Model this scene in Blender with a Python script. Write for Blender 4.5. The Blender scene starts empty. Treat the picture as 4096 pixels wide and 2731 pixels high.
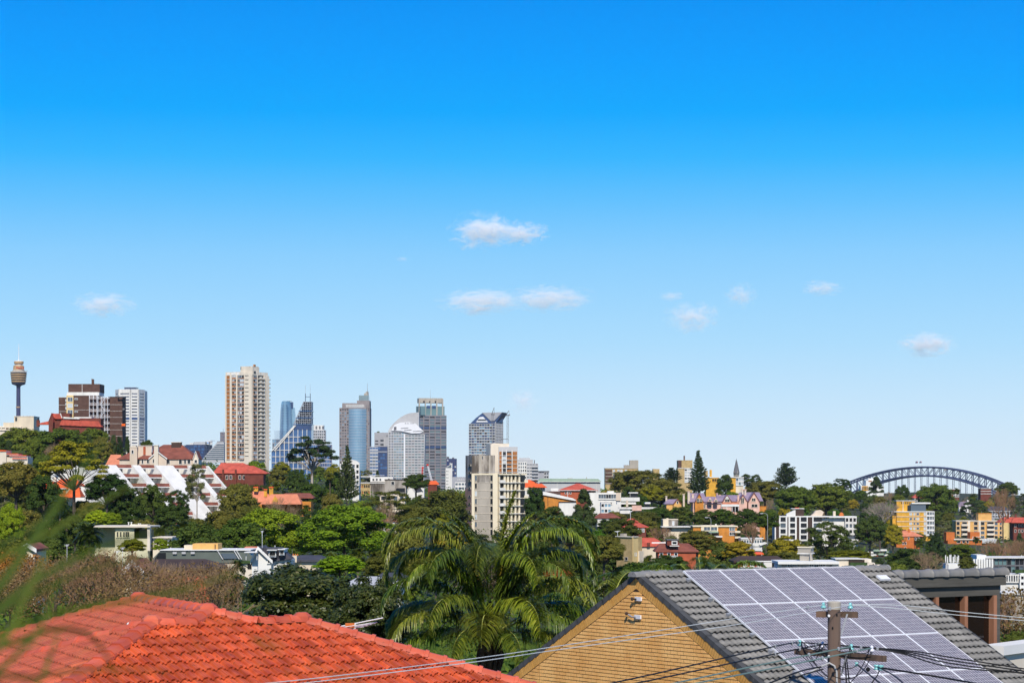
import bpy, math, random
import numpy as np
from mathutils import Vector, Matrix
SC = bpy.context.scene
COL = SC.collection
R = math.radians
F, HZ, CAMZ = 2275.0, 490.0, 75.0      # focal length in pixels of a 1024 wide frame, horizon row, eye height
# ---------------------------------------------------------------- camera
cam = bpy.data.cameras.new('camera'); camo = bpy.data.objects.new('camera', cam); COL.objects.link(camo)
camo.location = (0, 0, CAMZ); camo.rotation_euler = (R(90), 0, 0)
cam.sensor_width = 36; cam.lens = F/1024*36; cam.shift_y = (HZ-341.0)/1024
cam.clip_start = 0.2; cam.clip_end = 60000
cam.dof.use_dof = True; cam.dof.focus_distance = 110; cam.dof.aperture_fstop = 6.3
SC.camera = camo
# ---------------------------------------------------------------- sky and sun
SUN_AZ, SUN_EL = 178.0, 42.0           # clockwise from the viewing direction (+Y)
w = bpy.data.worlds.new('World'); SC.world = w; w.use_nodes = True
nt = w.node_tree; nt.nodes.clear()
def nn(t, **k):
 n = nt.nodes.new(t)
 for a, b in k.items(): setattr(n, a, b)
 return n
sky = nn('ShaderNodeTexSky', sky_type='NISHITA'); sky.sun_disc = False
sky.sun_elevation = R(SUN_EL); sky.sun_rotation = R(SUN_AZ); sky.altitude = 70; sky.ozone_density = 2.0
sky.air_density = 1.0; sky.dust_density = 0.6
geo = nn('ShaderNodeTexCoord'); sep = nn('ShaderNodeSeparateXYZ'); nt.links.new(geo.outputs['Generated'], sep.inputs[0])
mr = nn('ShaderNodeMapRange'); mr.inputs['From Min'].default_value = 0.0; mr.inputs['From Max'].default_value = 1.0
nt.links.new(sep.outputs['Z'], mr.inputs['Value'])
ramp = nn('ShaderNodeValToRGB'); nt.links.new(mr.outputs[0], ramp.inputs[0])
def lin(c): return tuple(((x/255/12.92) if x/255 <= 0.04045 else ((x/255+0.055)/1.055)**2.4) for x in c)
SKYSTOPS = [(490, (230, 244, 251)), (440, (216, 239, 254)), (340, (172, 222, 255)), (255, (138, 207, 255)), (205, (100, 194, 255)),
   (160, (52, 182, 255)), (112, (4, 168, 255)), (60, (0, 158, 254)), (0, (0, 147, 247))]
els = []
for y, c in SKYSTOPS:
 t = (HZ-y)/F; els.append((t/math.sqrt(1+t*t), lin(c)))
els.append((0.34, (0.0, 0.20, 0.74))); els.append((0.55, (0.0, 0.13, 0.50))); els.append((1.0, (0.0, 0.09, 0.38)))
cr = ramp.color_ramp
cr.elements[0].position = els[0][0]; cr.elements[0].color = (*els[0][1], 1)
cr.elements[1].position = els[-1][0]; cr.elements[1].color = (*els[-1][1], 1)
for p, c in els[1:-1]:
 e = cr.elements.new(p); e.color = (*c, 1)
b1 = nn('ShaderNodeBackground'); b1.inputs[1].default_value = 0.05
b2 = nn('ShaderNodeBackground'); b2.inputs[1].default_value = 1.02
hs = nn('ShaderNodeHueSaturation'); hs.inputs['Saturation'].default_value = 1.7
nt.links.new(sky.outputs[0], hs.inputs['Color']); nt.links.new(hs.outputs[0], b1.inputs[0]); nt.links.new(ramp.outputs[0], b2.inputs[0])
mx = nn('ShaderNodeMixShader'); mx.inputs[0].default_value = 0.98
nt.links.new(b1.outputs[0], mx.inputs[1]); nt.links.new(b2.outputs[0], mx.inputs[2])
wo = nn('ShaderNodeOutputWorld'); nt.links.new(mx.outputs[0], wo.inputs[0])
sun = bpy.data.lights.new('sun', 'SUN'); sun.energy = 4.8; sun.angle = R(1.2); sun.color = (1.0, 0.93, 0.82)
suno = bpy.data.objects.new('sun', sun); COL.objects.link(suno)
az, el = R(SUN_AZ), R(SUN_EL)
SDIR = Vector((math.sin(az)*math.cos(el), math.cos(az)*math.cos(el), math.sin(el)))
suno.rotation_euler = (-SDIR).to_track_quat('-Z', 'Y').to_euler(); suno.location = (60, -60, 200)
vs = SC.view_settings
SC.display_settings.display_device = 'sRGB'
vs.view_transform = 'Standard'; vs.look = 'None'; vs.gamma = 1.0; vs.exposure = 0.0; vs.use_curve_mapping = False
SC.cycles.max_bounces = 10; SC.cycles.diffuse_bounces = 3; SC.cycles.glossy_bounces = 3; SC.cycles.transmission_bounces = 3; SC.cycles.transparent_max_bounces = 8
SC.cycles.volume_bounces = 8; SC.cycles.use_denoising = True
SC.cycles.sample_clamp_indirect = 4.0
# ---------------------------------------------------------------- helpers
def P(px, py, D): return Vector(((px-512)*D/F, D, CAMZ-(py-HZ)*D/F))
def ZY(py, D): return CAMZ-(py-HZ)*D/F
MATS = {}
def mat(name, col, rough=0.85, var=0.14, scale=0.25, spec=0.25, col2=None, metal=0.0, stretch=None, bump=0.0, detail=5.0, lo=0.3, hi=0.72):
 m = bpy.data.materials.new(name); m.use_nodes = True; MATS[name] = m
 t = m.node_tree; bs = t.nodes['Principled BSDF']
 bs.inputs['Roughness'].default_value = rough; bs.inputs['Metallic'].default_value = metal
 bs.inputs['Specular IOR Level'].default_value = spec
 if var == 0 and col2 is None:
  bs.inputs['Base Color'].default_value = (*col, 1); return m
 tc = t.nodes.new('ShaderNodeTexCoord'); mp = t.nodes.new('ShaderNodeMapping')
 t.links.new(tc.outputs['Object'], mp.inputs[0])
 if stretch: mp.inputs['Scale'].default_value = stretch
 no = t.nodes.new('ShaderNodeTexNoise'); no.inputs['Scale'].default_value = scale; no.inputs['Detail'].default_value = detail
 no.inputs['Roughness'].default_value = 0.62
 t.links.new(mp.outputs[0], no.inputs['Vector'])
 rp = t.nodes.new('ShaderNodeValToRGB'); t.links.new(no.outputs['Fac'], rp.inputs[0])
 a = col2 if col2 else tuple(c*(1-var) for c in col)
 b = col if col2 else tuple(min(1, c*(1+var)) for c in col)
 rp.color_ramp.elements[0].position = lo; rp.color_ramp.elements[0].color = (*a, 1)
 rp.color_ramp.elements[1].position = hi; rp.color_ramp.elements[1].color = (*b, 1)
 t.links.new(rp.outputs[0], bs.inputs['Base Color'])
 if bump:
  bp = t.nodes.new('ShaderNodeBump'); bp.inputs['Strength'].default_value = bump
  n2 = t.nodes.new('ShaderNodeTexNoise'); n2.inputs['Scale'].default_value = scale*12; t.links.new(mp.outputs[0], n2.inputs['Vector'])
  t.links.new(n2.outputs['Fac'], bp.inputs['Height']); t.links.new(bp.outputs[0], bs.inputs['Normal'])
 return m
mat('white', (.70, .68, .63), var=.15, scale=.3, stretch=(1, 1, .25), detail=8)
mat('white_clean', (.75, .74, .70), var=.08, scale=.3, stretch=(1, 1, .25))
mat('cream', (.68, .58, .43), var=.18, stretch=(1, 1, .3))
mat('cream_pale', (.70, .62, .50), var=.15, stretch=(1, 1, .3))
mat('cream_yellow', (.68, .50, .22), var=.12)
mat('beige_wall', (.56, .46, .35), col2=(.68, .56, .45), stretch=(1, 1, .3))
mat('brown_brick', (.10, .055, .042), var=.25, scale=.6)
mat('dark_red_brick', (.16, .045, .03), var=.25, scale=.6)
mat('red_brick', (.42, .10, .045), var=.2, scale=.5)
mat('orange_brick', (.55, .22, .04), var=.3, scale=.5)
mat('orange_red_brick', (.52, .15, .035), var=.2, scale=.5)
mat('yellow_brick', (.66, .35, .045), var=.25, scale=.5)
mat('honey_brick', (.70, .40, .13), var=.14, scale=.4)
mat('tan_brick', (.46, .33, .15), var=.25, scale=.7)
mat('concrete', (.40, .36, .30), var=.2, scale=.2, stretch=(1, 1, .4))
mat('concrete_stained', (.40, .36, .31), col2=(.09, .075, .06), scale=.22, stretch=(1.4, 1.4, .3), lo=.42, hi=.60, detail=9)
mat('grey_wall', (.36, .36, .38), var=.08)
mat('grey_pale', (.46, .46, .46), var=.08)
mat('grey_dark', (.13, .13, .14), var=.15)
mat('stone_brown', (.27, .235, .225), var=.12)
mat('brown_panel', (.34, .14, .045), var=.2, scale=.5)
mat('dark_brown', (.07, .045, .035), var=.2)
mat('red_tile', (.50, .095, .06), var=.28, scale=.5)
mat('orange_tile', (.74, .12, .03), var=.22, scale=.4)
mat('brown_tile', (.23, .075, .05), var=.35, scale=.35)
mat('salmon_tile', (.62, .22, .12), var=.2, scale=.5)
mat('slate_purple', (.27, .21, .28), var=.2, scale=.4)
mat('slate_dark', (.065, .065, .08), var=.25, scale=.4)
mat('pink_wall', (.70, .44, .35), var=.2, scale=.3)
mat('navy', (.05, .055, .12), var=.12)
mat('gold', (.46, .30, .15), var=.12)
mat('steel_blue', (.045, .06, .12), var=.1, rough=.6)
mat('steel_grey', (.30, .31, .33), var=.1, rough=.5)
mat('steel_white', (.75, .75, .76), var=.04, rough=.5)
mat('red_paint', (.55, .03, .02), var=.1)
mat('orange_paint', (.85, .14, .01), var=.05)
mat('green_roof', (.30, .40, .30), var=.1)
mat('glass_dark', (.018, .02, .024), rough=.12, var=0, spec=.5)
mat('glass_mid', (.10, .13, .16), rough=.12, var=0, spec=.5)
mat('glass_pale', (.50, .54, .56), rough=.3, var=.1, scale=.1, spec=.5)
mat('glass_blue', (.05, .13, .30), rough=.1, var=.25, scale=.03, spec=.6)
mat('glass_navy', (.03, .06, .16), rough=.12, var=.25, scale=.03, spec=.6)
mat('glass_sky', (.20, .35, .47), rough=.12, var=.2, scale=.02, spec=.6)
mat('glass_green', (.13, .22, .23), rough=.12, var=.15, scale=.05, spec=.6)
mat('black', (.012, .012, .012), var=0)
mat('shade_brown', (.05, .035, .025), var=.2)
mat('blue_paint', (.02, .20, .55), var=0)
mat('hedge', (.04, .075, .02), var=.4, scale=1.2)
G3 = ['glass_dark', 'glass_mid', 'glass_pale']
def setp(o, label=None, cat=None, group=None, kind=None):
 if label: o['label'] = label
 if cat: o['category'] = cat
 if group: o['group'] = group
 if kind: o['kind'] = kind
 return o
class MB:
 def __init__(s): s.v = []; s.f = []; s.k = []
 def add(s, vs, fs):
  n = len(s.v); s.k.append((n, len(s.f))); s.v += [tuple(q) for q in vs]; s.f += [tuple(i+n for i in f) for f in fs]
 def hexa(s, c):   # bottom 4 then top 4
  s.add(c, [(3, 2, 1, 0), (4, 5, 6, 7), (0, 1, 5, 4), (1, 2, 6, 5), (2, 3, 7, 6), (3, 0, 4, 7)])
 def box(s, x0, x1, y0, y1, z0, z1):
  s.hexa([(x0, y0, z0), (x1, y0, z0), (x1, y1, z0), (x0, y1, z0), (x0, y0, z1), (x1, y0, z1), (x1, y1, z1), (x0, y1, z1)])
 def quad(s, a, b, c, d): s.add([a, b, c, d], [(0, 1, 2, 3)])
 def tri(s, a, b, c): s.add([a, b, c], [(0, 1, 2)])
 def prism(s, poly, z0, z1):
  n = len(poly)
  s.add([(p[0], p[1], z0) for p in poly]+[(p[0], p[1], z1) for p in poly],
    [tuple(range(n))[::-1], tuple(range(n, 2*n))]+[(i, (i+1) % n, n+(i+1) % n, n+i) for i in range(n)])
 def slab(s, pts, off):   # polygon of 3-D points extruded by a vector
  n = len(pts); off = Vector(off)
  q = [Vector(p)+off for p in pts]
  s.add(list(pts)+q, [tuple(range(n))[::-1], tuple(range(n, 2*n))]+[(i, (i+1) % n, n+(i+1) % n, n+i) for i in range(n)])
 def tube(s, pts, r, n=6, r2=None):
  pts = [Vector(p) for p in pts]; N = len(pts); vs = []
  for i, p in enumerate(pts):
   t = (pts[min(i+1, N-1)]-pts[max(i-1, 0)]).normalized()
   a = t.cross(Vector((0, 0, 1)) if abs(t.z) < .9 else Vector((1, 0, 0))).normalized(); b = t.cross(a)
   rr = r if r2 is None else r+(r2-r)*i/max(1, N-1)
   for k in range(n):
    th = 2*math.pi*k/n; vs.append(p+a*rr*math.cos(th)+b*rr*math.sin(th))
  fs = [(i*n+k, i*n+(k+1) % n, (i+1)*n+(k+1) % n, (i+1)*n+k) for i in range(N-1) for k in range(n)]
  fs += [tuple(range(n))[::-1], tuple((N-1)*n+k for k in range(n))]
  s.add(vs, fs)
 def lathe(s, c, prof, n=20):
  vs = []; c = Vector(c)
  for r, z in prof:
   for k in range(n):
    th = 2*math.pi*k/n; vs.append((c.x+r*math.cos(th), c.y+r*math.sin(th), z))
  m = len(prof)
  fs = [(i*n+k, i*n+(k+1) % n, (i+1)*n+(k+1) % n, (i+1)*n+k) for i in range(m-1) for k in range(n)]
  fs += [tuple(range(n))[::-1], tuple((m-1)*n+k for k in range(n))]
  s.add(vs, fs)
 def build(s, name, m, parent=None, smooth=False, kind=None, label=None):
  me = bpy.data.meshes.new(name)
  off = Vector((0, 0, 0))
  if parent is not None:
   q = parent
   while q.parent: q = q.parent
   off = q.location
  if s.v:
   v = np.array(s.v, dtype=np.float64)-np.array(off)
   me.from_pydata(v.tolist(), [], s.f)
  me.materials.append(MATS[m] if isinstance(m, str) else m)
  if smooth: me.polygons.foreach_set('use_smooth', [True]*len(me.polygons))
  me.update()
  o = bpy.data.objects.new(name, me); COL.objects.link(o)
  if parent is not None: o.parent = parent
  return setp(o, label=label, kind=kind)
def thing(name, label, cat, loc, group=None):
 o = bpy.data.objects.new(name, None); COL.objects.link(o); o.empty_display_size = .5
 o.location = loc
 return setp(o, label, cat, group)
def copy_thing(src, loc, rz=0.0, scale=(1, 1, 1), label=None, group=None):
 r = src.copy(); COL.objects.link(r); r.location = loc; r.rotation_euler = (0, 0, rz); r.scale = scale
 if label: r['label'] = label
 if group: r['group'] = group
 for ch in src.children:
  c = ch.copy(); COL.objects.link(c); c.parent = r
  for g in ch.children:
   d = g.copy(); COL.objects.link(d); d.parent = c
 return r
# ---------------------------------------------------------------- terrain
GP = [0, 130, 250, 400, 512, 650, 800, 930, 1024]
GD = [0, 70, 120, 250, 400, 600, 700, 800, 900, 1000, 1200, 1400, 1600, 1800, 2200, 3000, 4500, 30000]
GZ = np.array([
 [66]*9, [66]*9, [63]*9, [61, 61, 61, 59, 58, 57, 56, 56, 56],
 [61, 61, 61, 58, 54, 54, 53, 50, 50], [62, 62, 62, 58, 52, 52, 49, 44, 44], [64, 64, 63, 60, 52, 53, 47, 42, 42],
 [80, 79, 69, 64, 53, 55, 45, 41, 41], [89, 86, 74, 68, 55, 59, 44, 40, 40], [95, 90, 78, 71, 58, 63, 44, 40, 40],
 [96, 94, 83, 74, 66, 70, 47, 41, 41], [90, 90, 86, 76, 71, 75, 57, 46, 43], [80, 82, 88, 74, 72, 74, 65, 55, 50],
 [70, 70, 70, 66, 66, 70, 72, 66, 62], [50, 50, 50, 50, 55, 60, 70, 74, 70], [28]*9, [12]*9, [2]*9], dtype=float)
def ground_z(px, D):
 D = min(max(D, 0), 29999); px = min(max(px, 0), 1024)
 i = max(k for k in range(len(GD)-1) if GD[k] <= D); j = max(k for k in range(len(GP)-1) if GP[k] <= px)
 a = (D-GD[i])/(GD[i+1]-GD[i]); b = (px-GP[j])/(GP[j+1]-GP[j])
 return float((GZ[i, j]*(1-b)+GZ[i, j+1]*b)*(1-a)+(GZ[i+1, j]*(1-b)+GZ[i+1, j+1]*b)*a)
def GXY(x, y):
 D = max(y, 250.0) if y < 250 else y
 return ground_z(512+F*x/D, y)
mat('earth', (.06, .055, .03), col2=(.035, .05, .018), scale=.05, rough=.95)
def make_ground():
 rows = [-400, -60, 0, 40, 70, 95, 120, 160, 200, 250, 300, 350, 400, 450, 500, 550, 600, 650, 700, 750, 800, 850, 900, 950, 1000, 1100, 1200, 1300,
   1400, 1500, 1600, 1700, 1800, 2000, 2200, 2600, 3000, 3700, 4500, 7000, 10000, 12000]
 cols = list(range(-1480, 2501, 60))
 vs = []
 for y in rows:
  dd = max(y, 250)
  for c in cols:
   x = (c-512)*dd/F
   vs.append((x, y, ground_z(c, max(y, 0))))
 n = len(cols)
 fs = [(r*n+k, r*n+k+1, (r+1)*n+k+1, (r+1)*n+k) for r in range(len(rows)-1) for k in range(n-1)]
 m = MB(); m.v = vs; m.f = fs
 o = m.build('ground', 'earth', None, smooth=True, kind='structure', label='dark earth ground under the wooded suburb')
make_ground()
# ---------------------------------------------------------------- building helpers in plan and elevation
class Face:
 """vertical wall plane between two plan points given as bearing (pixel column) and distance"""
 def __init__(s, pa, Da, pb, Db, Dz=None):
  s.A = Vector(((pa-512)*Da/F, Da)); s.B = Vector(((pb-512)*Db/F, Db)); s.pa, s.pb = pa, pb
  s.Dm = Dz if Dz else (Da+Db)/2
  d = (s.B-s.A).normalized(); s.u = d; s.n = Vector((d.y, -d.x))
 def xy(s, px):
  a = (px-512)/F; e = s.B-s.A
  t = (a*s.A.y-s.A.x)/(e.x-a*e.y)
  return s.A+e*t
 def z(s, py): return ZY(py, s.Dm)
 def pt(s, px, py, d=0.0):
  q = s.xy(px)+s.n*d
  return Vector((q.x, q.y, s.z(py)))
 def box(s, m, x0, x1, y0, y1, d0, d1):   # y0 upper row, y1 lower row, d outwards
  lo = [s.pt(x0, y1, d1), s.pt(x1, y1, d1), s.pt(x1, y1, d0), s.pt(x0, y1, d0)]
  hi = [s.pt(x0, y0, d1), s.pt(x1, y0, d1), s.pt(x1, y0, d0), s.pt(x0, y0, d0)]
  m.hexa(lo+hi)
 def rect(s, m, x0, x1, y0, y1, d):
  m.quad(s.pt(x0, y1, d), s.pt(x1, y1, d), s.pt(x1, y0, d), s.pt(x0, y0, d))
 def poly(s, m, pts, d0, d1):   # outline in picture rows/columns on this plane, extruded
  q = [s.pt(x, y, d0) for x, y in pts]
  o = s.n*(d1-d0); m.slab(q, (o.x, o.y, 0))
JOINED = ('wall', 'roof', 'gable_wall', 'gable_roof', 'parapet', 'crown', 'barge_board', 'lattice', 'penthouse')
KEEP = []      # visible rectangles of buildings (x0, x1, y0, y1, D)
class Bld:
 def __init__(s, name, label, cat, px, D, group=None, keep=None, gz=None):
  s.D = D; s.px = px
  g = ground_z(px, D) if gz is None else gz
  s.gz = g; s.gy = HZ+(CAMZ-g+1.5)*F/D
  s.o = thing(name, label, cat, ((px-512)*D/F, D, g), group)
  s.parts = {}; s.rng = random.Random(int(px*7+D))
  if keep: KEEP.append((*keep, D))
 def mb(s, name, m):
  return s.parts.setdefault((name, m), MB())
 def window(s, face, x0, x1, y0, y1, d=.05, glass='glass_dark', frame='white_clean', fw=.12, bars=0):
  fr = MB(); wpx = fw*F/s.D
  face.box(fr, x0-wpx, x1+wpx, y0-wpx, y0, -.1, d+.08); face.box(fr, x0-wpx, x1+wpx, y1, y1+wpx, -.1, d+.11)
  face.box(fr, x0-wpx, x0, y0, y1, -.1, d+.07); face.box(fr, x1, x1+wpx, y0, y1, -.1, d+.07)
  for k in range(bars):
   xm = x0+(x1-x0)*(k+1)/(bars+1); face.box(fr, xm-wpx/2, xm+wpx/2, y0, y1, -.1, d+.05)
  o = fr.build('window', frame, s.o)
  g = MB(); face.rect(g, x0, x1, y0, y1, d); g.build('pane', glass, o)
 def facade(s, face, x0, x1, y0, y1, cols, rows, wall, ww=.6, wh=.55, glass=G3, wts=None, mt=0, mb_=0, ml=0, mr=0, d=.35, each=False, name='wall', bar=None):
  m = s.mb(name, wall); cw = (x1-x0-ml-mr)/cols; rh = (y1-y0-mt-mb_)/rows
  e = [y0]
  for r in range(rows):
   a = y0+mt+rh*(r+.5-wh/2); e += [a, a+rh*wh]
  e.append(y1)
  for k in range(0, len(e), 2): face.box(m, x0, x1, e[k], e[k+1], -.05, d)
  edges = [x0]
  for c in range(cols):
   a = x0+ml+cw*(c+.5-ww/2); edges += [a, a+cw*ww]
  edges.append(x1)
  for k in range(0, len(edges), 2):
   if edges[k+1]-edges[k] > 1e-4: face.box(m, edges[k], edges[k+1], y0, y1, -.05, d+.02)
  for r in range(rows):
   for c in range(cols):
    g = s.rng.choices(glass, wts)[0] if len(glass) > 1 else glass[0]
    q = MB() if each else s.mb('window_panes', g)
    xa = edges[1+2*c]; xb = edges[2+2*c]; ya = e[1+2*r]; yb = e[2+2*r]
    face.rect(q, xa, xb, ya, yb, .03)
    if each: q.build('window', g, s.o)
    if bar:
     xm = (xa+xb)/2; t = .05*F/s.D
     face.box(s.mb('window_bars', bar), xm-t, xm+t, ya, yb, .03, .12)
 def balconies(s, face, x0, x1, ys, h, depth, m, m2=None, name='balcony', rail=None):
  for y in ys:
   q = MB(); face.box(q, x0, x1, y-.0, y+.22*F/s.D, -.1, depth)
   face.box(q, x0, x1, y-h, y, depth-.12, depth)
   face.box(q, x0, x0+.12*F/s.D, y-h, y, .0, depth-.13); face.box(q, x1-.12*F/s.D, x1, y-h, y, .0, depth-.13)
   q.build(name, m, s.o)
 def body(s, m, px0, px1, y0, D=None, depth=12, pxc=None, dl=0, dr=None, y1=None, name='wall'):
  """prism with a corner towards the viewer; returns its two visible faces"""
  D = D or s.D
  if pxc is None:
   A = Vector(((px0-512)*D/F, D)); B = Vector(((px1-512)*D/F, D))
   poly = [A, B, B+Vector((0, depth)), A+Vector((0, depth))]
   fs = (Face(px0, D, px1, D), None)
  else:
   dr = depth if dr is None else dr
   A = Vector(((px0-512)*(D+dl)/F, D+dl)); C = Vector(((pxc-512)*D/F, D)); B = Vector(((px1-512)*(D+dr)/F, D+dr))
   poly = [A, C, B, A+B-C]
   fs = (Face(px0, D+dl, pxc, D, D), Face(pxc, D, px1, D+dr, D))
  z1 = ZY(y1, D) if y1 else s.gz-3
  s.mb(name, m).prism(poly, z1, ZY(y0, D))
  return fs
 def hip(s, m, px0, px1, ye, yr, depth, rx0, rx1, D=None, oh=.5, name='roof', rd=.5, th=.25):
  D = D or s.D
  k = D/F; x0 = (px0-512)*k-oh; x1 = (px1-512)*k+oh; a = (rx0-512)*k; b = (rx1-512)*k
  ze = ZY(ye, D); yb = D+depth+oh; yf = D-oh; yr_ = D+depth*rd; zr = ZY(yr, D)
  q = s.mb(name, m)
  e = [(x0, yf, ze), (x1, yf, ze), (x1, yb, ze), (x0, yb, ze)]; r = [(a, yr_, zr), (b, yr_, zr)]
  q.add(e+r, [(0, 1, 5, 4), (1, 2, 5), (2, 3, 4, 5), (3, 0, 4)])
  q.box(x0, x1, yf, yb, ze-th, ze-.01)
 def gable(s, mw, mr_, px0, px1, ye, yp, depth, D=None, oh=.35, th=.25, barge=None, pxp=None, y1=None, ov=.4):
  """gable end towards the viewer, roof running back"""
  D = D or s.D; f = Face(px0, D, px1, D); pc = (px0+px1)/2 if pxp is None else pxp
  y1 = y1 or s.gy
  w_ = s.mb('gable_wall', mw)
  f.poly(w_, [(px0, y1), (px1, y1), (px1, ye), (pc, yp), (px0, ye)], -depth, 0)
  q = s.mb('gable_roof', mr_); k = F/D
  def edge(pa, ya, sg):
   dx = pc-pa; dy = yp-ya; l = math.hypot(dx, dy); ex = pa-dx/l*oh*k; ey = ya-dy/l*oh*k
   A = f.pt(ex, ey, ov); B = f.pt(pc, yp, ov); C = f.pt(pc, yp, -depth); E = f.pt(ex, ey, -depth)
   up = Vector((0, 0, th)); q.slab([A, B, C, E], up)
   if barge:
    g = s.mb('barge_board', barge); A2 = f.pt(ex, ey, ov+.08); B2 = f.pt(pc, yp, ov+.08)
    g.slab([A2-Vector((0, 0, .15)), B2-Vector((0, 0, .15)), B2+Vector((0, 0, th+.05)), A2+Vector((0, 0, th+.05))], (0, .07, 0))
  edge(px0, ye, -1); edge(px1, ye, 1)
  return f
 def done(s):
  for (n, m), q in s.parts.items():
   if not q.v: continue
   k = len(q.k)
   if n in JOINED or k == 1: q.build(n, m, s.o)
   elif k > 24 or n in ('window_panes', 'window_bars'): q.build(n, m, s.o, kind='stuff')
   else:
    ends = q.k[1:]+[(len(q.v), len(q.f))]
    for (v0, f0), (v1, f1) in zip(q.k, ends):
     p = MB(); p.v = q.v[v0:v1]; p.f = [tuple(i-v0 for i in f) for f in q.f[f0:f1]]; p.build(n, m, s.o)
  return s.o
def text(name, body, size, loc, m, parent, rot=(R(90), 0, 0), width=None, depth=.05):
 cu = bpy.data.curves.new(name, 'FONT'); cu.body = body; cu.size = size; cu.extrude = depth; cu.align_x = 'CENTER'; cu.align_y = 'CENTER'
 t = bpy.data.objects.new(name, cu); COL.objects.link(t)
 dg = bpy.context.evaluated_depsgraph_get(); me = bpy.data.meshes.new_from_object(t.evaluated_get(dg))
 bpy.data.objects.remove(t); bpy.data.curves.remove(cu)
 me.materials.clear(); me.materials.append(MATS[m])
 if width:
  xs = [v.co.x for v in me.vertices]; k = width/(max(xs)-min(xs)); me.transform(Matrix.Diagonal((k, 1, 1, 1)))
 o = bpy.data.objects.new(name, me); COL.objects.link(o); o.parent = parent
 q = parent
 while q.parent: q = q.parent
 o.location = Vector(loc)-q.location; o.rotation_euler = rot
 return o
# ================================================================ the two near houses
def posmat(name, c1, c2, spot, rough=.45, spec=.5, s1=2.2, s2=9.0, spot_lo=.60, spot_hi=.68, rnd=.18, bump=.15, moss=None):
 m = bpy.data.materials.new(name); m.use_nodes = True; MATS[name] = m
 t = m.node_tree; L = t.links.new; bs = t.nodes['Principled BSDF']
 bs.inputs['Roughness'].default_value = rough; bs.inputs['Specular IOR Level'].default_value = spec
 g = t.nodes.new('ShaderNodeNewGeometry')
 n1 = t.nodes.new('ShaderNodeTexNoise'); n1.inputs['Scale'].default_value = s1; n1.inputs['Detail'].default_value = 6; L(g.outputs['Position'], n1.inputs['Vector'])
 n2 = t.nodes.new('ShaderNodeTexNoise'); n2.inputs['Scale'].default_value = s2; n2.inputs['Detail'].default_value = 6; n2.inputs['Roughness'].default_value = .7; L(g.outputs['Position'], n2.inputs['Vector'])
 r1 = t.nodes.new('ShaderNodeValToRGB'); L(n1.outputs['Fac'], r1.inputs[0])
 r1.color_ramp.elements[0].position = .35; r1.color_ramp.elements[0].color = (*c2, 1); r1.color_ramp.elements[1].position = .65; r1.color_ramp.elements[1].color = (*c1, 1)
 oi = t.nodes.new('ShaderNodeObjectInfo'); mr = t.nodes.new('ShaderNodeMapRange'); L(oi.outputs['Random'], mr.inputs['Value'])
 mr.inputs['To Min'].default_value = 1-rnd; mr.inputs['To Max'].default_value = 1+rnd
 mu = t.nodes.new('ShaderNodeMix'); mu.data_type = 'RGBA'; mu.blend_type = 'MULTIPLY'; mu.inputs[0].default_value = 1
 L(r1.outputs[0], mu.inputs[6]); L(mr.outputs[0], mu.inputs[7])
 r2 = t.nodes.new('ShaderNodeValToRGB'); L(n2.outputs['Fac'], r2.inputs[0])
 r2.color_ramp.elements[0].position = spot_lo; r2.color_ramp.elements[0].color = (0, 0, 0, 1); r2.color_ramp.elements[1].position = spot_hi; r2.color_ramp.elements[1].color = (1, 1, 1, 1)
 mx = t.nodes.new('ShaderNodeMix'); mx.data_type = 'RGBA'; L(r2.outputs[0], mx.inputs[0]); L(mu.outputs[2], mx.inputs[6]); mx.inputs[7].default_value = (*spot, 1)
 out = mx.outputs[2]
 if moss:
  n3 = t.nodes.new('ShaderNodeTexNoise'); n3.inputs['Scale'].default_value = .55; n3.inputs['Detail'].default_value = 7; n3.inputs['Roughness'].default_value = .65; L(g.outputs['Position'], n3.inputs['Vector'])
  r3 = t.nodes.new('ShaderNodeValToRGB'); L(n3.outputs['Fac'], r3.inputs[0])
  r3.color_ramp.elements[0].position = .55; r3.color_ramp.elements[0].color = (0, 0, 0, 1); r3.color_ramp.elements[1].position = .72; r3.color_ramp.elements[1].color = (.75, .75, .75, 1)
  m3 = t.nodes.new('ShaderNodeMix'); m3.data_type = 'RGBA'; L(r3.outputs[0], m3.inputs[0]); L(out, m3.inputs[6]); m3.inputs[7].default_value = (*moss, 1)
  out = m3.outputs[2]
 L(out, bs.inputs['Base Color'])
 rr = t.nodes.new('ShaderNodeMapRange'); L(n2.outputs['Fac'], rr.inputs['Value']); rr.inputs['To Min'].default_value = rough-.12; rr.inputs['To Max'].default_value = rough+.2; L(rr.outputs[0], bs.inputs['Roughness'])
 if bump:
  bp = t.nodes.new('ShaderNodeBump'); bp.inputs['Strength'].default_value = bump; bp.inputs['Distance'].default_value = .01; L(n2.outputs['Fac'], bp.inputs['Height']); L(bp.outputs[0], bs.inputs['Normal'])
 return m
posmat('terracotta', (.66, .125, .042), (.44, .066, .022), (.09, .055, .035), rough=.40, spec=.5, s1=3.2, s2=13, spot_lo=.605, spot_hi=.67, rnd=.25, moss=(.30, .11, .02))
posmat('terracotta_cap', (.62, .125, .06), (.50, .085, .04), (.10, .05, .03), rough=.5, spec=.4, s2=7, spot_lo=.64, spot_hi=.70, moss=(.36, .16, .05))
posmat('mortar_red', (.16, .06, .035), (.07, .035, .02), (.03, .02, .015), rough=.9)
posmat('charcoal_tile', (.21, .20, .185), (.155, .15, .14), (.22, .21, .19), rough=.5, spec=.4, s2=16, spot_lo=.66, spot_hi=.8, rnd=.15)
posmat('charcoal_cap', (.26, .255, .245), (.19, .185, .175), (.08, .08, .075), rough=.6, spec=.35, s2=8, rnd=.1)
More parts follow.
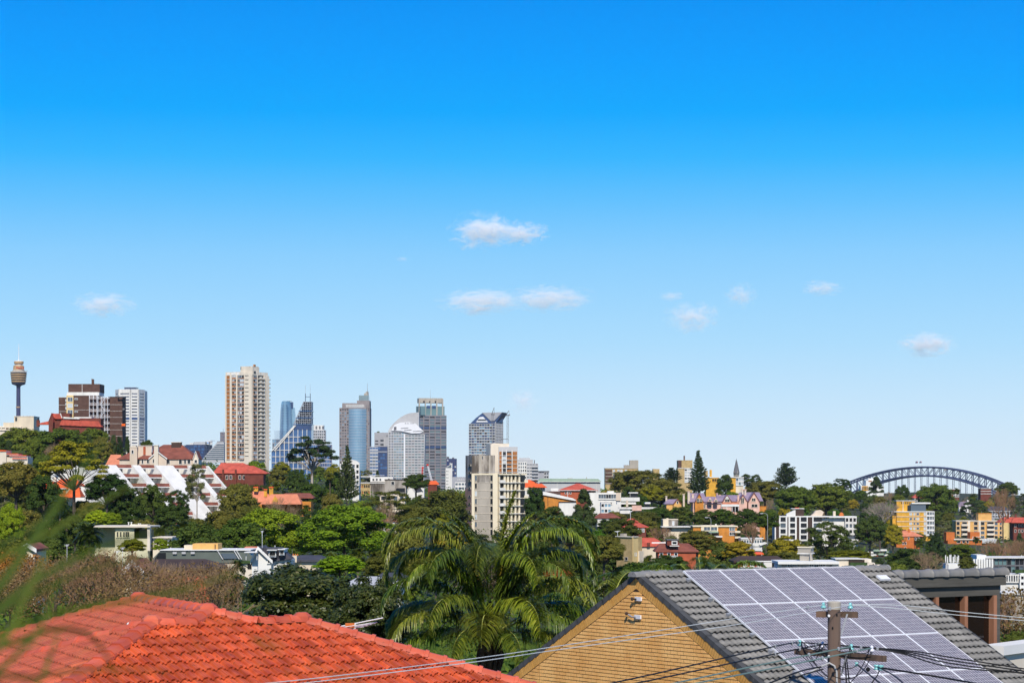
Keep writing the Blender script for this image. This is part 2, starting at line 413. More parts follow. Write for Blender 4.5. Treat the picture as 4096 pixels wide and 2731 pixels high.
posmat('charcoal_trim', (.085, .085, .083), (.06, .06, .058), (.13, .13, .12), rough=.7, s2=10)
posmat('gable_brick', (.95, .55, .19), (.80, .41, .12), (.30, .13, .04), rough=.85, spec=.2, s1=1.9, s2=26, spot_lo=.57, spot_hi=.70, bump=.3)
posmat('rake_brick', (.84, .46, .13), (.72, .36, .08), (.30, .13, .04), rough=.85, spec=.2, s1=3, s2=26, spot_lo=.60, spot_hi=.70, bump=.3)
posmat('mortar_dark', (.035, .020, .011), (.022, .012, .007), (.02, .01, .006), rough=.95)
posmat('pole_wood', (.19, .13, .095), (.10, .065, .05), (.03, .022, .018), rough=.9, s1=2.0, s2=14, spot_lo=.62, spot_hi=.7, moss=(.24, .045, .025))
posmat('arm_wood', (.15, .09, .06), (.075, .05, .035), (.12, .11, .05), rough=.9, s1=4, s2=18)
for nm in ('pole_wood',):
 t = MATS[nm].node_tree
 for nd in [n for n in t.nodes if n.type == 'TEX_NOISE']:
  mp = t.nodes.new('ShaderNodeMapping'); mp.inputs['Scale'].default_value = (1, 1, .12)
  l = nd.inputs['Vector'].links[0]; src = l.from_socket; t.links.remove(l); t.links.new(src, mp.inputs[0]); t.links.new(mp.outputs[0], nd.inputs['Vector'])
def mesh_of(v, f, m, name, smooth=False):
 me = bpy.data.meshes.new(name); me.from_pydata([tuple(q) for q in v], [], f); me.materials.append(MATS[m])
 if smooth: me.polygons.foreach_set('use_smooth', [True]*len(me.polygons))
 me.update(); return me
def profile_tile(name, prof, L, lift, th, m):
 """prof: (x,h) across the tile; low end at y=0, high end at y=L"""
 n = len(prof); v = []; f = []
 for y, k in ((0, lift), (L, 0)):
  for x, h in prof: v.append((x, y, h+k))
 for x, h in prof: v.append((x, 0.006, h+lift-th))
 for i in range(n-1):
  f.append((i, i+1, n+i+1, n+i)); f.append((2*n+i, 2*n+i+1, i+1, i))
 f.append((0, n, 2*n)); f.append((n-1, 3*n-1, 2*n-1))
 return mesh_of(v, f, m, name)
def cap_mesh(name, Lc, wd, h, m):
 pr = [(-wd/2, -.035), (-wd/2*.93, .02), (-wd*.24, h), (wd*.24, h), (wd/2*.93, .02), (wd/2, -.035)]
 v = []; f = []; n = len(pr)
 for y, k, s in ((0, .022, 1.05), (Lc*.16, .022, 1.05), (Lc*.17, .0, 1.0), (Lc, -.012, .97)):
  for x, z in pr: v.append((x*s, y, z+k))
 for j in range(3):
  for i in range(n-1): f.append((j*n+i, j*n+i+1, (j+1)*n+i+1, (j+1)*n+i))
 f.append(tuple(range(n))[::-1]); f.append(tuple(range(3*n, 4*n)))
 return mesh_of(v, f, m, name)
def inside(pt, poly):
 x, y = pt; c = False; n = len(poly)
 for i in range(n):
  x1, y1 = poly[i]; x2, y2 = poly[(i+1) % n]
  if (y1 > y) != (y2 > y) and x < (x2-x1)*(y-y1)/(y2-y1)+x1: c = not c
 return c
def project(p): return 512+F*p.x/p.y, HZ-(p.z-CAMZ)*F/p.y
class RoofPlane:
 def __init__(s, O, u, pts):
  s.O = Vector(O); s.u = Vector(u).normalized(); s.pts = [Vector(p) for p in pts]
  n = None
  for i in range(2, len(s.pts)):
   n = (s.pts[1]-s.pts[0]).cross(s.pts[i]-s.pts[0])
   if n.length > 1e-4: break
  n.normalize()
  if n.z < 0: n = -n
  s.n = n; s.s = s.u.cross(n).normalized()
  if s.s.z > 0: s.s = -s.s
  s.poly = [((p-s.O).dot(s.u), (p-s.O).dot(s.s)) for p in s.pts]
 def at(s, a, b, h=0): return s.O+s.u*a+s.s*b+s.n*h
 def tiles(s, w, ex, L, h=.02, off=0, stagger=0, grow=0.0):
  us = [p[0] for p in s.poly]; ss = [p[1] for p in s.poly]; out = []
  r = 0; b = min(ss)+ex
  up = -s.s; x = s.u if s.u.cross(up).dot(s.n) > 0 else -s.u
  while b < max(ss)+ex*.4:
   k = math.floor(min(us)/w)-1; a = k*w+off+stagger*(r % 2)*w
   while a < max(us)+w:
    if inside((a+w/2, b-ex*.5), s.poly):
     o = s.at(a if x == s.u else a+w, b, h)
     M = Matrix((x, up, s.n)).transposed().to_4x4(); M.translation = o
     px, py = project(s.at(a+w/2, b-ex/2))
     if -14 < px < 1038 and py < 692 and o.y > 5: out.append((M, o.y))
    a += w
   b += ex; r += 1
  return out
def place_pieces(root, name, me, mats_, limit, jit=0.004, seed=1):
 """near pieces as objects of their own, the rest joined into one mesh"""
 rg = random.Random(seed); mats_ = sorted(mats_, key=lambda q: q[1]); rest_v = []; rest_f = []
 v0 = np.array([v.co[:] for v in me.vertices]); f0 = [tuple(p.vertices) for p in me.polygons]
 for i, (M, d) in enumerate(mats_):
  J = Matrix.Rotation(rg.gauss(0, jit), 4, 'Z') @ Matrix.Rotation(rg.gauss(0, jit), 4, 'X'); J.translation = (rg.gauss(0, .003), rg.gauss(0, .004), rg.gauss(0, .002))
  M2 = Matrix.Translation(-root.location) @ M @ J
  if i < limit:
   o = bpy.data.objects.new(name, me); COL.objects.link(o); o.parent = root; o.matrix_local = M2
  else:
   A = np.array(M2); q = v0 @ A[:3, :3].T+A[:3, 3]; n = len(rest_v); rest_v += q.tolist(); rest_f += [tuple(k+n for k in f) for f in f0]
 if rest_v:
  m2 = mesh_of(rest_v, rest_f, me.materials[0].name, name+'s_far'); o = bpy.data.objects.new('farther_'+name+'s', m2); COL.objects.link(o); o.parent = root; o['kind'] = 'stuff'
def caps_along(root, me, a, b, step, name='ridge_cap', extra=0.0, up=None):
 a = Vector(a); b = Vector(b); d = b-a; L = d.length; d.normalize(); n = max(1, int(L/step+.5)); st = L/n
 for i in range(n):
  y = d; x = y.cross(Vector((0, 0, 1))).normalized(); z = x.cross(y).normalized()
  M = Matrix((x, y, z)).transposed().to_4x4(); M.translation = a+d*(i*st)+z*extra
  p = project(M.translation)
  if -25 < p[0] < 1050 and p[1] < 700:
   o = bpy.data.objects.new(name, me); COL.objects.link(o); o.parent = root; o.matrix_local = Matrix.Translation(-root.location) @ M
# ---------------------------------------------------------------- terracotta roofed house, lower left
def rayplane(px, py, p0, n):
 d = Vector(((px-512)/F, 1, -(py-HZ)/F)); C0 = Vector((0, 0, CAMZ))
 return C0+d*((Vector(p0)-C0).dot(n)/d.dot(n))
def terracotta_house():
 root = thing('terracotta_house', 'near house with bright orange-red terracotta hip roof, lower left', 'house', (-5, 44, 66))
 C = P(152, 617, 43); d1 = Vector((.797, .604, 0)); n1 = Vector((.604, -.797, 0)); tp = .5
 NP = (Vector((0, 0, 1))+n1*tp).normalized()          # main slope, facing right and front
 D_ = rayplane(302, 614, C, NP); B = rayplane(208, 605, C, NP); E1 = rayplane(60, 685, C, NP); E2 = rayplane(545, 685, C, NP)
 V1 = rayplane(192, 617, C, NP); V2 = rayplane(256, 616.5, C, NP)
 # extend hips below the frame
 E1b = C+(E1-C)*1.35; E2b = D_+(E2-D_)*1.25
 # put both eave ends on one level
 zl = min(E1b.z, E2b.z)
 E1b = C+(E1-C)*((C.z-zl)/(C.z-E1.z)); E2b = D_+(E2-D_)*((D_.z-zl)/(D_.z-E2.z))
 d2 = Vector((-.406, .914, 0)); A = B+d2*5.25
 nq = Vector((-.914, -.406, 0)); NQ = (Vector((0, 0, 1))+nq*tp).normalized()
 NL = (E1-C).cross(d2).normalized(); NL = NL if NL.z > 0 else -NL
 Lh = rayplane(-60, 686, C, NL)                        # rear hip of the low wing, running left
 Lh = C+(rayplane(0, 659, C, NL)-C)*1.5
 Ah = A+(rayplane(0, 633, A, NQ)-A)*1.45
 main = RoofPlane(C, d1, [C, V1, B, V2, D_, E2b, E1b])
 left = RoofPlane(C, d2, [C, E1b, Lh])
 # rear wing slope: bounded above by the ridge A-B and its hip, below by the level of the low wing
 Qb1 = B+(NQ.cross(d2)).normalized()*0
 dn = NQ.cross(d2).normalized(); dn = dn if dn.z < 0 else -dn
 rear = RoofPlane(A, d2, [A, B, B+dn*2.6, A+dn*6+d2*.0, Ah])
 # boarding under the tiles
 for pl, h in ((main, -.03), (left, -.03), (rear, -.03)):
  q = MB(); q.slab([pl.at(a, b, h) for a, b in pl.poly], -pl.n*.08); q.build('roof_boarding', 'mortar_red', root)
 # slopes turned away from the viewer
 q = MB(); back = Vector((-n1.x, -n1.y, 0))
 Db = D_+back*3.2-Vector((0, 0, 1.6)); Cb = C+back*2.0-Vector((0, 0, 1.0)); E3 = E2b+back*9
 q.slab([D_, V2, V2+back*3-Vector((0, 0, 1.5)), Db], (0, 0, -.08)); q.slab([D_, Db, E3, E2b], (0, 0, -.08))
 rgt = Vector((.914, .406, 0)); q.slab([B, A, A+rgt*4-Vector((0, 0, 2)), B+rgt*4-Vector((0, 0, 2))], (0, 0, -.08))
 q.slab([A, Ah, Ah+d2*4-Vector((0, 0, .3)), A+d2*4-Vector((0, 0, 2))], (0, 0, -.08))
 q.build('rear_slope', 'terracotta', root)
 # walls below the eaves
 wq = MB(); inn = [E1b.lerp(C, .06), E2b.lerp(D_, .06), (E3).lerp(D_, .08), Lh.lerp(C, .08)]
 wq.prism([(p.x, p.y) for p in inn], 65, zl-.15); wq.build('wall', 'red_brick', root)
 fq = MB(); fq.tube([E1b+Vector((0, 0, -.08)), E2b+Vector((0, 0, -.08))], .07, 6); fq.build('gutter', 'white', root)
 wt = .225
 prof = [(0, .0), (.003, .060), (.036, .062), (.050, .004), (.085, -.006), (.098, .030), (.126, .032), (.140, -.006), (.178, -.002), (.196, .05), (.228, .05), (.231, .0)]
 tile = profile_tile('roof_tile', prof, .38, .055, .028, 'terracotta')
 T1 = main.tiles(wt, .315, .38, off=.05); T2 = left.tiles(wt, .315, .38, off=.1); T3 = rear.tiles(wt, .315, .38, off=.02)
 T1 = [(M, d) for M, d in T1]; T2 = [(M, d+3) for M, d in T2]; T3 = [(M, d+6) for M, d in T3]
 place_pieces(root, 'roof_tile', tile, T1+T2+T3, 300, seed=4)
 cap = cap_mesh('ridge_cap', .46, .33, .09, 'terracotta_cap')
 up = .06
 for a, b in ((E1b, C), (C, V1), (V1, B), (V2, B), (V2, D_), (E2b, D_), (Lh, C), (B, A), (Ah, A)):
  caps_along(root, cap, a, b, .47 if a in (B, Ah, Lh) else .37, extra=up)
 for p in (A, B, C, D_):
  q = MB(); q.lathe(p, [(.20, p.z+.02), (.19, p.z+.13), (.10, p.z+.20), (.02, p.z+.205)], 8)
  q.build('hip_starter_cap', 'terracotta_cap', root)
 # white vent pipes
 for (px, py, h, d) in ((129.7, 623.5, .19, 0), (331.6, 634, .19, 1)):
  p = rayplane(px, py, A, NQ) if d == 0 else rayplane(px, py, D_+Vector((.2, .9, -.35)), Vector((0, -1, 0)))
  m = MB(); m.lathe(p, [(.055, p.z-.25), (.055, p.z+h*.72), (.062, p.z+h*.74), (.062, p.z+h*.86), (.03, p.z+h), (.005, p.z+h)], 10); m.build('vent_pipe', 'white_clean', root, smooth=False)
 root.location.z -= .15
 # television aerial on the far side of the right hip
 base = P(354.5, 645, 49.5); top = P(354.5, 622.5, 49.5)
 ar = thing('television_aerial', 'thin white television aerial behind the right hip of the terracotta roof', 'aerial', (base.x, base.y, base.z-1.5))
 m = MB(); m.tube([base-Vector((0, 0, 1.5)), top], .03, 6); m.build('mast', 'white_clean', ar)
 m = MB(); a = P(322, 629.3, 49.5); b = P(383, 617, 49.5); m.tube([a, b], .012, 5); m.build('boom', 'steel_white', ar)
 for k, t in enumerate((.30, .40, .5, .6, .7)):
  c = a.lerp(b, t)+Vector((0, 0, -.06)); ln = (.55, .5, .45, .4, .3)[k]
  q = MB(); q.tube([c-Vector((ln*.9, ln*.3, .03)), c+Vector((ln*.9, ln*.3, .04))], .008, 4); q.build('element', 'steel_white', ar)
 m = MB(); c = P(350, 624.5, 49.5); m.box(c.x-.1, c.x+.1, c.y-.05, c.y+.05, c.z-.05, c.z+.05); m.build('clamp', 'orange_red_brick', ar)
terracotta_house()
# ---------------------------------------------------------------- blond brick house with charcoal tiles and solar panels
ER = Vector((.833, .553, 0)); EW = Vector((.553, -.833, 0)); TAN = .5
APEX = P(636.3, 576.6, 53.0)
def clip(poly, a, b, c):
 out = []
 for i in range(len(poly)):
  p, q = poly[i], poly[(i+1) % len(poly)]; dp = a*p[0]+b*p[1]-c; dq = a*q[0]+b*q[1]-c
  if dp <= 0: out.append(p)
  if (dp < 0) != (dq < 0) and dp != dq:
   t = dp/(dp-dq); out.append((p[0]+(q[0]-p[0])*t, p[1]+(q[1]-p[1])*t))
 return out
def brick_house():
 LEN, HW = 7.75, 6.6
 root = thing('brick_house', 'near house with blond brick gable and charcoal tiled roof, lower right', 'house', (APEX.x, APEX.y, 66))
 nrm = -ER                                           # gable wall faces left and front
 def g(x, z, d=0): return APEX+EW*x+Vector((0, 0, z))+nrm*d     # x along the wall to the right, z up from the apex
 q = MB(); q.slab([g(-HW, -HW*TAN), g(-HW, -7.5), g(HW, -7.5), g(HW, -HW*TAN), g(0, 0)], ER*LEN)
 q.build('wall_core', 'mortar_dark', root)
 # rake course of bricks on edge, then stretcher bond under it
 sl = math.atan(TAN); cs, sn = math.cos(sl), math.sin(sl); rk = .24
 rg = random.Random(3)
 q = MB()
 for sgn in (-1, 1):
  t = .02
  while t*cs < HW-.2:
   a, b = t, t+.074
   pts = []
   for tt, dd in ((a, .012), (b, .012), (b, rk-.006), (a, rk-.006)):
    pts.append((sgn*(tt*cs-dd*sn), -tt*sn-dd*cs))
   pts = clip(pts, -sgn, 0, -.004)
   if len(pts) > 2:
    if sgn > 0: pts = pts[::-1]
    q.slab([g(x, z, 0) for x, z in pts], nrm*(.007+rg.uniform(-.002, .002)))
   t += .0865
 q.build('rake_bricks', 'rake_brick', root, kind='stuff')
 q = MB(); zoff = rk/cs+.012
 row = 0; z = -zoff-.06
 while z > -4.6:
  x = -7.2+(row % 2)*.12
  if row % 2: pass
  while x < 7.2:
   bx = [(x, z-.070), (x+.222, z-.070), (x+.222, z), (x, z)]
   if x < -4.02 < x+.23:                         # movement joint
    parts = [[(x, z-.076), (-4.03, z-.076), (-4.03, z), (x, z)], [(-4.005, z-.076), (x+.23, z-.076), (x+.23, z), (-4.005, z)]]
   else: parts = [bx]
   for pl in parts:
    pl = clip(pl, TAN, 1, -zoff); pl = clip(pl, -TAN, 1, -zoff)
    if len(pl) > 2:
     xs = [p[0] for p in pl]
     if max(xs)-min(xs) > .02: q.slab([g(xx, zz, 0) for xx, zz in pl][::-1], nrm*(.007+rg.uniform(-.002, .002)))
   x += .24
  z -= .086; row += 1
 q.build('gable_bricks', 'gable_brick', root, kind='stuff')
 # floodlight brackets on the gable
 for (px, py, arm) in ((550+.0, 0, 0), (551, 0, 1)):
  z = -.50 if not arm else -.92
  m = MB(); x0 = .07 if not arm else .05
  m.slab([g(x0-.06, z-.04, .015), g(x0+.17, z-.04, .015), g(x0+.17, z+.05, .015), g(x0-.06, z+.05, .015)][::-1], nrm*.04)
  o = m.build('light_bracket', 'steel_white', root)
  m = MB(); m.tube([g(x0+.02, z, .08), g(x0-.1, z-.0, .08), g(x0-(.24 if arm else .1), z+(.05 if arm else 0), .09)], .02, 6); m.build('arm', 'steel_grey' if arm else 'black', o)
  m = MB(); c = g(x0-(.3 if arm else .1), z+(.07 if arm else 0), .1); m.lathe(c, [(.02, c.z-.04), (.035, c.z-.02), (.035, c.z+.02), (.02, c.z+.04)], 8); m.build('lamp_holder', 'dark_brown', o)
 # roof slopes
 up = Vector((0, 0, 1)); dn = (EW-up*TAN).normalized(); dnl = (-EW-up*TAN).normalized(); nR = ER.cross(dn); nR = nR if nR.z > 0 else -nR
 OV = .02; z0 = up*.05
 Ra = APEX+z0-ER*OV; Rb = APEX+z0+ER*(LEN+.1)
 q = MB(); sl_len = HW/cs+.5
 q.slab([Ra+ER*.05, Rb, Rb+dn*sl_len, Ra+ER*.05+dn*sl_len], -nR*.06)
 nL = dnl.cross(ER); nL = nL if nL.z > 0 else -nL
 q.slab([Ra+ER*.05, Rb, Rb+dnl*sl_len, Ra+ER*.05+dnl*sl_len], -nL*.06)
 q.build('roof_boarding', 'charcoal_trim', root)
 # verge trim down both rakes, stepped tile by tile
 for d, n, nm in ((dn, nR, 0), (dnl, nL, 1)):
  k = 0
  while k*.29 < sl_len:
   a = Ra+d*(k*.29)+n*.03; b = Ra+d*(k*.29+.34)+n*.0
   m = MB(); wv = ER*.17
   m.hexa([a-n*.085, b-n*.085, b-n*.085+wv, a-n*.085+wv, a+n*.02, b+n*.05, b+n*.05+wv, a+n*.02+wv])
   if project(a)[1] < 700: m.build('verge_tile', 'charcoal_trim', root)
   k += 1
 # roman tiles
 wt = .318; prof = []
 for i in range(13):
  x = wt*i/12; prof.append((x, .050*(.5-.5*math.cos(2*math.pi*2*i/12))**.8))
 tile = profile_tile('concrete_tile', prof, .37, .058, .016, 'charcoal_tile')
 tile.polygons.foreach_set('use_smooth', [len(p.vertices) == 4 and p.normal.z > .5 for p in tile.polygons])
 pl = RoofPlane(Ra+nR*.012, ER, [Ra+ER*.2, Rb, Rb+dn*6.6, Ra+ER*.2+dn*6.6])
 T = pl.tiles(wt, .29, .37, off=.16)
 # leave out tiles hidden under the panels
 def hid(M):
  r = M.translation-APEX; a = r.dot(ER); b = r.dot(dn)
  return 1.75 < a < 6.0 and b > .75
 T = [t for t in T if not hid(t[0])]
 place_pieces(root, 'concrete_tile', tile, T, 300, seed=9)
 cap = cap_mesh('ridge_cap', .52, .34, .075, 'charcoal_cap')
 caps_along(root, cap, Rb+up*.01, Ra+up*.01, .42)
 # roof vent lid, right of the panels
 c = Ra+ER*7.12+dn*.75+nR*.14
 m = MB(); m.hexa([c+ER*a+dn*b+nR*h for h in (0, .05) for a, b in ((-.2, -.1), (.12, -.1), (.12, .1), (-.2, .1))]); m.build('roof_vent', 'steel_white', root)
 # rear gable wall trim
 q = MB(); q.tube([Rb, Rb+dn*6.6], .06, 5); q.build('rear_verge', 'charcoal_trim', root)
 # ---- solar array
 arr = thing('solar_array', 'rows of blue-grey solar panels on the charcoal tiled roof', 'solar panels', APEX+ER*4+dn*3)
 m = bpy.data.materials.new('solar_cells'); m.use_nodes = True; MATS['solar_cells'] = m
 t = m.node_tree; L = t.links.new; bs = t.nodes['Principled BSDF']; bs.inputs['Roughness'].default_value = .16; bs.inputs['Specular IOR Level'].default_value = .5
 tc = t.nodes.new('ShaderNodeTexCoord')
 def lines(axis, freq, width):
  se = t.nodes.new('ShaderNodeSeparateXYZ'); L(tc.outputs['Object'], se.inputs[0])
  a = t.nodes.new('ShaderNodeMath'); a.operation = 'MULTIPLY'; a.inputs[1].default_value = freq; L(se.outputs[axis], a.inputs[0])
  b = t.nodes.new('ShaderNodeMath'); b.operation = 'FRACT'; L(a.outputs[0], b.inputs[0])
  c_ = t.nodes.new('ShaderNodeMath'); c_.operation = 'LESS_THAN'; c_.inputs[1].default_value = width; L(b.outputs[0], c_.inputs[0]); return c_.outputs[0]
 l1 = lines(0, 6/.98, .09); l2 = lines(1, 10/1.6, .06); l3 = lines(0, 12/.98, .15)
 no = t.nodes.new('ShaderNodeTexVoronoi'); no.inputs['Scale'].default_value = 14; L(tc.outputs['Object'], no.inputs['Vector'])
 rp = t.nodes.new('ShaderNodeValToRGB'); L(no.outputs['Color'], rp.inputs[0]); rp.color_ramp.elements[0].color = (.15, .135, .15, 1); rp.color_ramp.elements[1].color = (.25, .215, .215, 1)
 mm = t.nodes.new('ShaderNodeMath'); mm.operation = 'MAXIMUM'; L(l1, mm.inputs[0]); L(l2, mm.inputs[1])
 mm2 = t.nodes.new('ShaderNodeMath'); mm2.operation = 'MAXIMUM'; L(mm.outputs[0], mm2.inputs[0]); L(l3, mm2.inputs[1])
 mx_ = t.nodes.new('ShaderNodeMix'); mx_.data_type = 'RGBA'; L(mm2.outputs[0], mx_.inputs[0]); L(rp.outputs[0], mx_.inputs[6]); mx_.inputs[7].default_value = (.56, .53, .52, 1)
 L(mx_.outputs[2], bs.inputs['Base Color'])
 PW, PL = 1.07, 1.66
 def hollow(W, H, b, z0, z1):
  q = MB(); q.box(0, W, 0, b, z0, z1); q.box(0, W, H-b, H, z0, z1); q.box(0, b, b, H-b, z0, z1); q.box(W-b, W, b, H-b, z0, z1); return q
 fr = hollow(PW-.006, PL-.006, .021, 0, .045); fme = mesh_of(fr.v, fr.f, 'steel_white', 'panel_frame')
 gq = MB(); gq.box(.02, PW-.026, .02, PL-.026, .008, .038); gme = mesh_of(gq.v, gq.f, 'solar_cells', 'cells')
 O = APEX+z0+ER*1.20+dn*.16+nR*.14
 up_ = -dn
 for r in range(4):
  for c in range(5):
   M = Matrix((ER, up_, nR)).transposed().to_4x4()
   if ER.cross(up_).dot(nR) < 0: print('flip')
   M.translation = O+ER*(c*PW)+dn*((r+1)*PL)
   o = bpy.data.objects.new('solar_panel', fme); COL.objects.link(o); o.parent = arr; o.matrix_local = Matrix.Translation(-arr.location) @ M
   g_ = bpy.data.objects.new('cells', gme); COL.objects.link(g_); g_.parent = o
 for r in range(4):                                     # mounting rails with end clamps
  for f_ in (.22, .78):
   a = O+dn*((r+f_)*PL)-nR*.045-ER*.13; b = a+ER*(5*PW+.2)
   m = MB(); m.hexa([a-dn*.02-nR*.02, b-dn*.02-nR*.02, b+dn*.02-nR*.02, a+dn*.02-nR*.02, a-dn*.02+nR*.02, b-dn*.02+nR*.02, b+dn*.02+nR*.02, a+dn*.02+nR*.02])
   o = m.build('mounting_rail', 'steel_white', arr)
   m = MB(); c = a+ER*.05; m.hexa([c+ER*x+dn*y+nR*h for h in (-.1, .07) for x, y in ((-.05, -.035), (.05, -.035), (.05, .035), (-.05, .035))]); m.build('end_clamp', 'steel_grey', o)
brick_house()
def dark_extension():
 b = Bld('dark_timber_house', 'dark timber upper storey with brown framed windows and wavy charcoal parapet tiles', 'house', 940, 62, keep=(880, 1003, 566, 682), gz=66)
 f = Face(868, 60, 1000, 62.6)
 mat('timber_dark', (.085, .080, .068), var=.2, scale=3, stretch=(.3, .3, 4), rough=.75, bump=.2)
 mat('timber_brown', (.30, .14, .08), var=.25, scale=4, stretch=(1, 1, .2))
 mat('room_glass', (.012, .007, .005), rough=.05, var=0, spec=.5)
 gx = b.mb('wall', 'timber_dark')
 f.box(gx, 868, 1000, 586, 596.5, -3.4, 0)             # head of the wall
 f.box(gx, 996.2, 1000, 596.5, 760, -3.4, 0)            # right post
 f.box(gx, 868, 884, 596.5, 760, -3.4, 0)
 f.box(gx, 884, 996.2, 690, 760, -3.4, 0)
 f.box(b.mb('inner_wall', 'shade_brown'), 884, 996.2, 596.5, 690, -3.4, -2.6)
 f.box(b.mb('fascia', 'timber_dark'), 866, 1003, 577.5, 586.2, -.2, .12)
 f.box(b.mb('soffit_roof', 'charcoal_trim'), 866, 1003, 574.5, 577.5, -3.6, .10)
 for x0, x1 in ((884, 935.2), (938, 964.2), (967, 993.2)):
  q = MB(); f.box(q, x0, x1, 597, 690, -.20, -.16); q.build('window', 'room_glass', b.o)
 for x0, x1 in ((935, 938.2), (964, 967.2), (993, 996.2)):
  q = MB(); f.box(q, x0, x1, 596.5, 690, -.22, .03); q.build('window_post', 'timber_brown', b.o)
 # half round tiles along the parapet
 n = 9; xs = [868+i*(1003.5-868)/n for i in range(n+1)]
 for i in range(n):
  q = MB(); p0 = f.pt(xs[i], 572, .02); p1 = f.pt(xs[i+1]+.9, 572, .02); d = (p1-p0).normalized()
  k = 7; vs = []; fs = []
  for j, (t, rr) in enumerate(((0, 1.0), (.3, .93), (.62, .93), (.82, 1.08), (1, 1.12))):
   c = p0.lerp(p1, t)
   for a in range(k):
    th = math.pi*(-.12+1.24*a/(k-1)); off = Vector((f.n.x, f.n.y, 0))*math.cos(th)*.17*rr+Vector((0, 0, 1))*(math.sin(th)*.15*rr-.05)
    vs.append(c+off)
  for j in range(4):
   for a in range(k-1): fs.append((j*k+a, j*k+a+1, (j+1)*k+a+1, (j+1)*k+a))
  fs.append(tuple(range(k))); fs.append(tuple(range(4*k, 5*k))[::-1])
  q.add(vs, fs); q.build('parapet_tile', 'charcoal_tile', b.o, smooth=True)
 b.done()
 w = Bld('rendered_wall', 'cream rendered wall with white coping at the right edge below the bare trees', 'wall', 1014, 63, gz=66)
 f = Face(1000, 60, 1075, 64)
 f.box(w.mb('wall', 'cream_pale'), 1000.5, 1075, 649, 740, -.4, 0); f.box(w.mb('coping', 'white_clean'), 999.5, 1075, 640, 649, -.55, .12)
 w.done()
dark_extension()
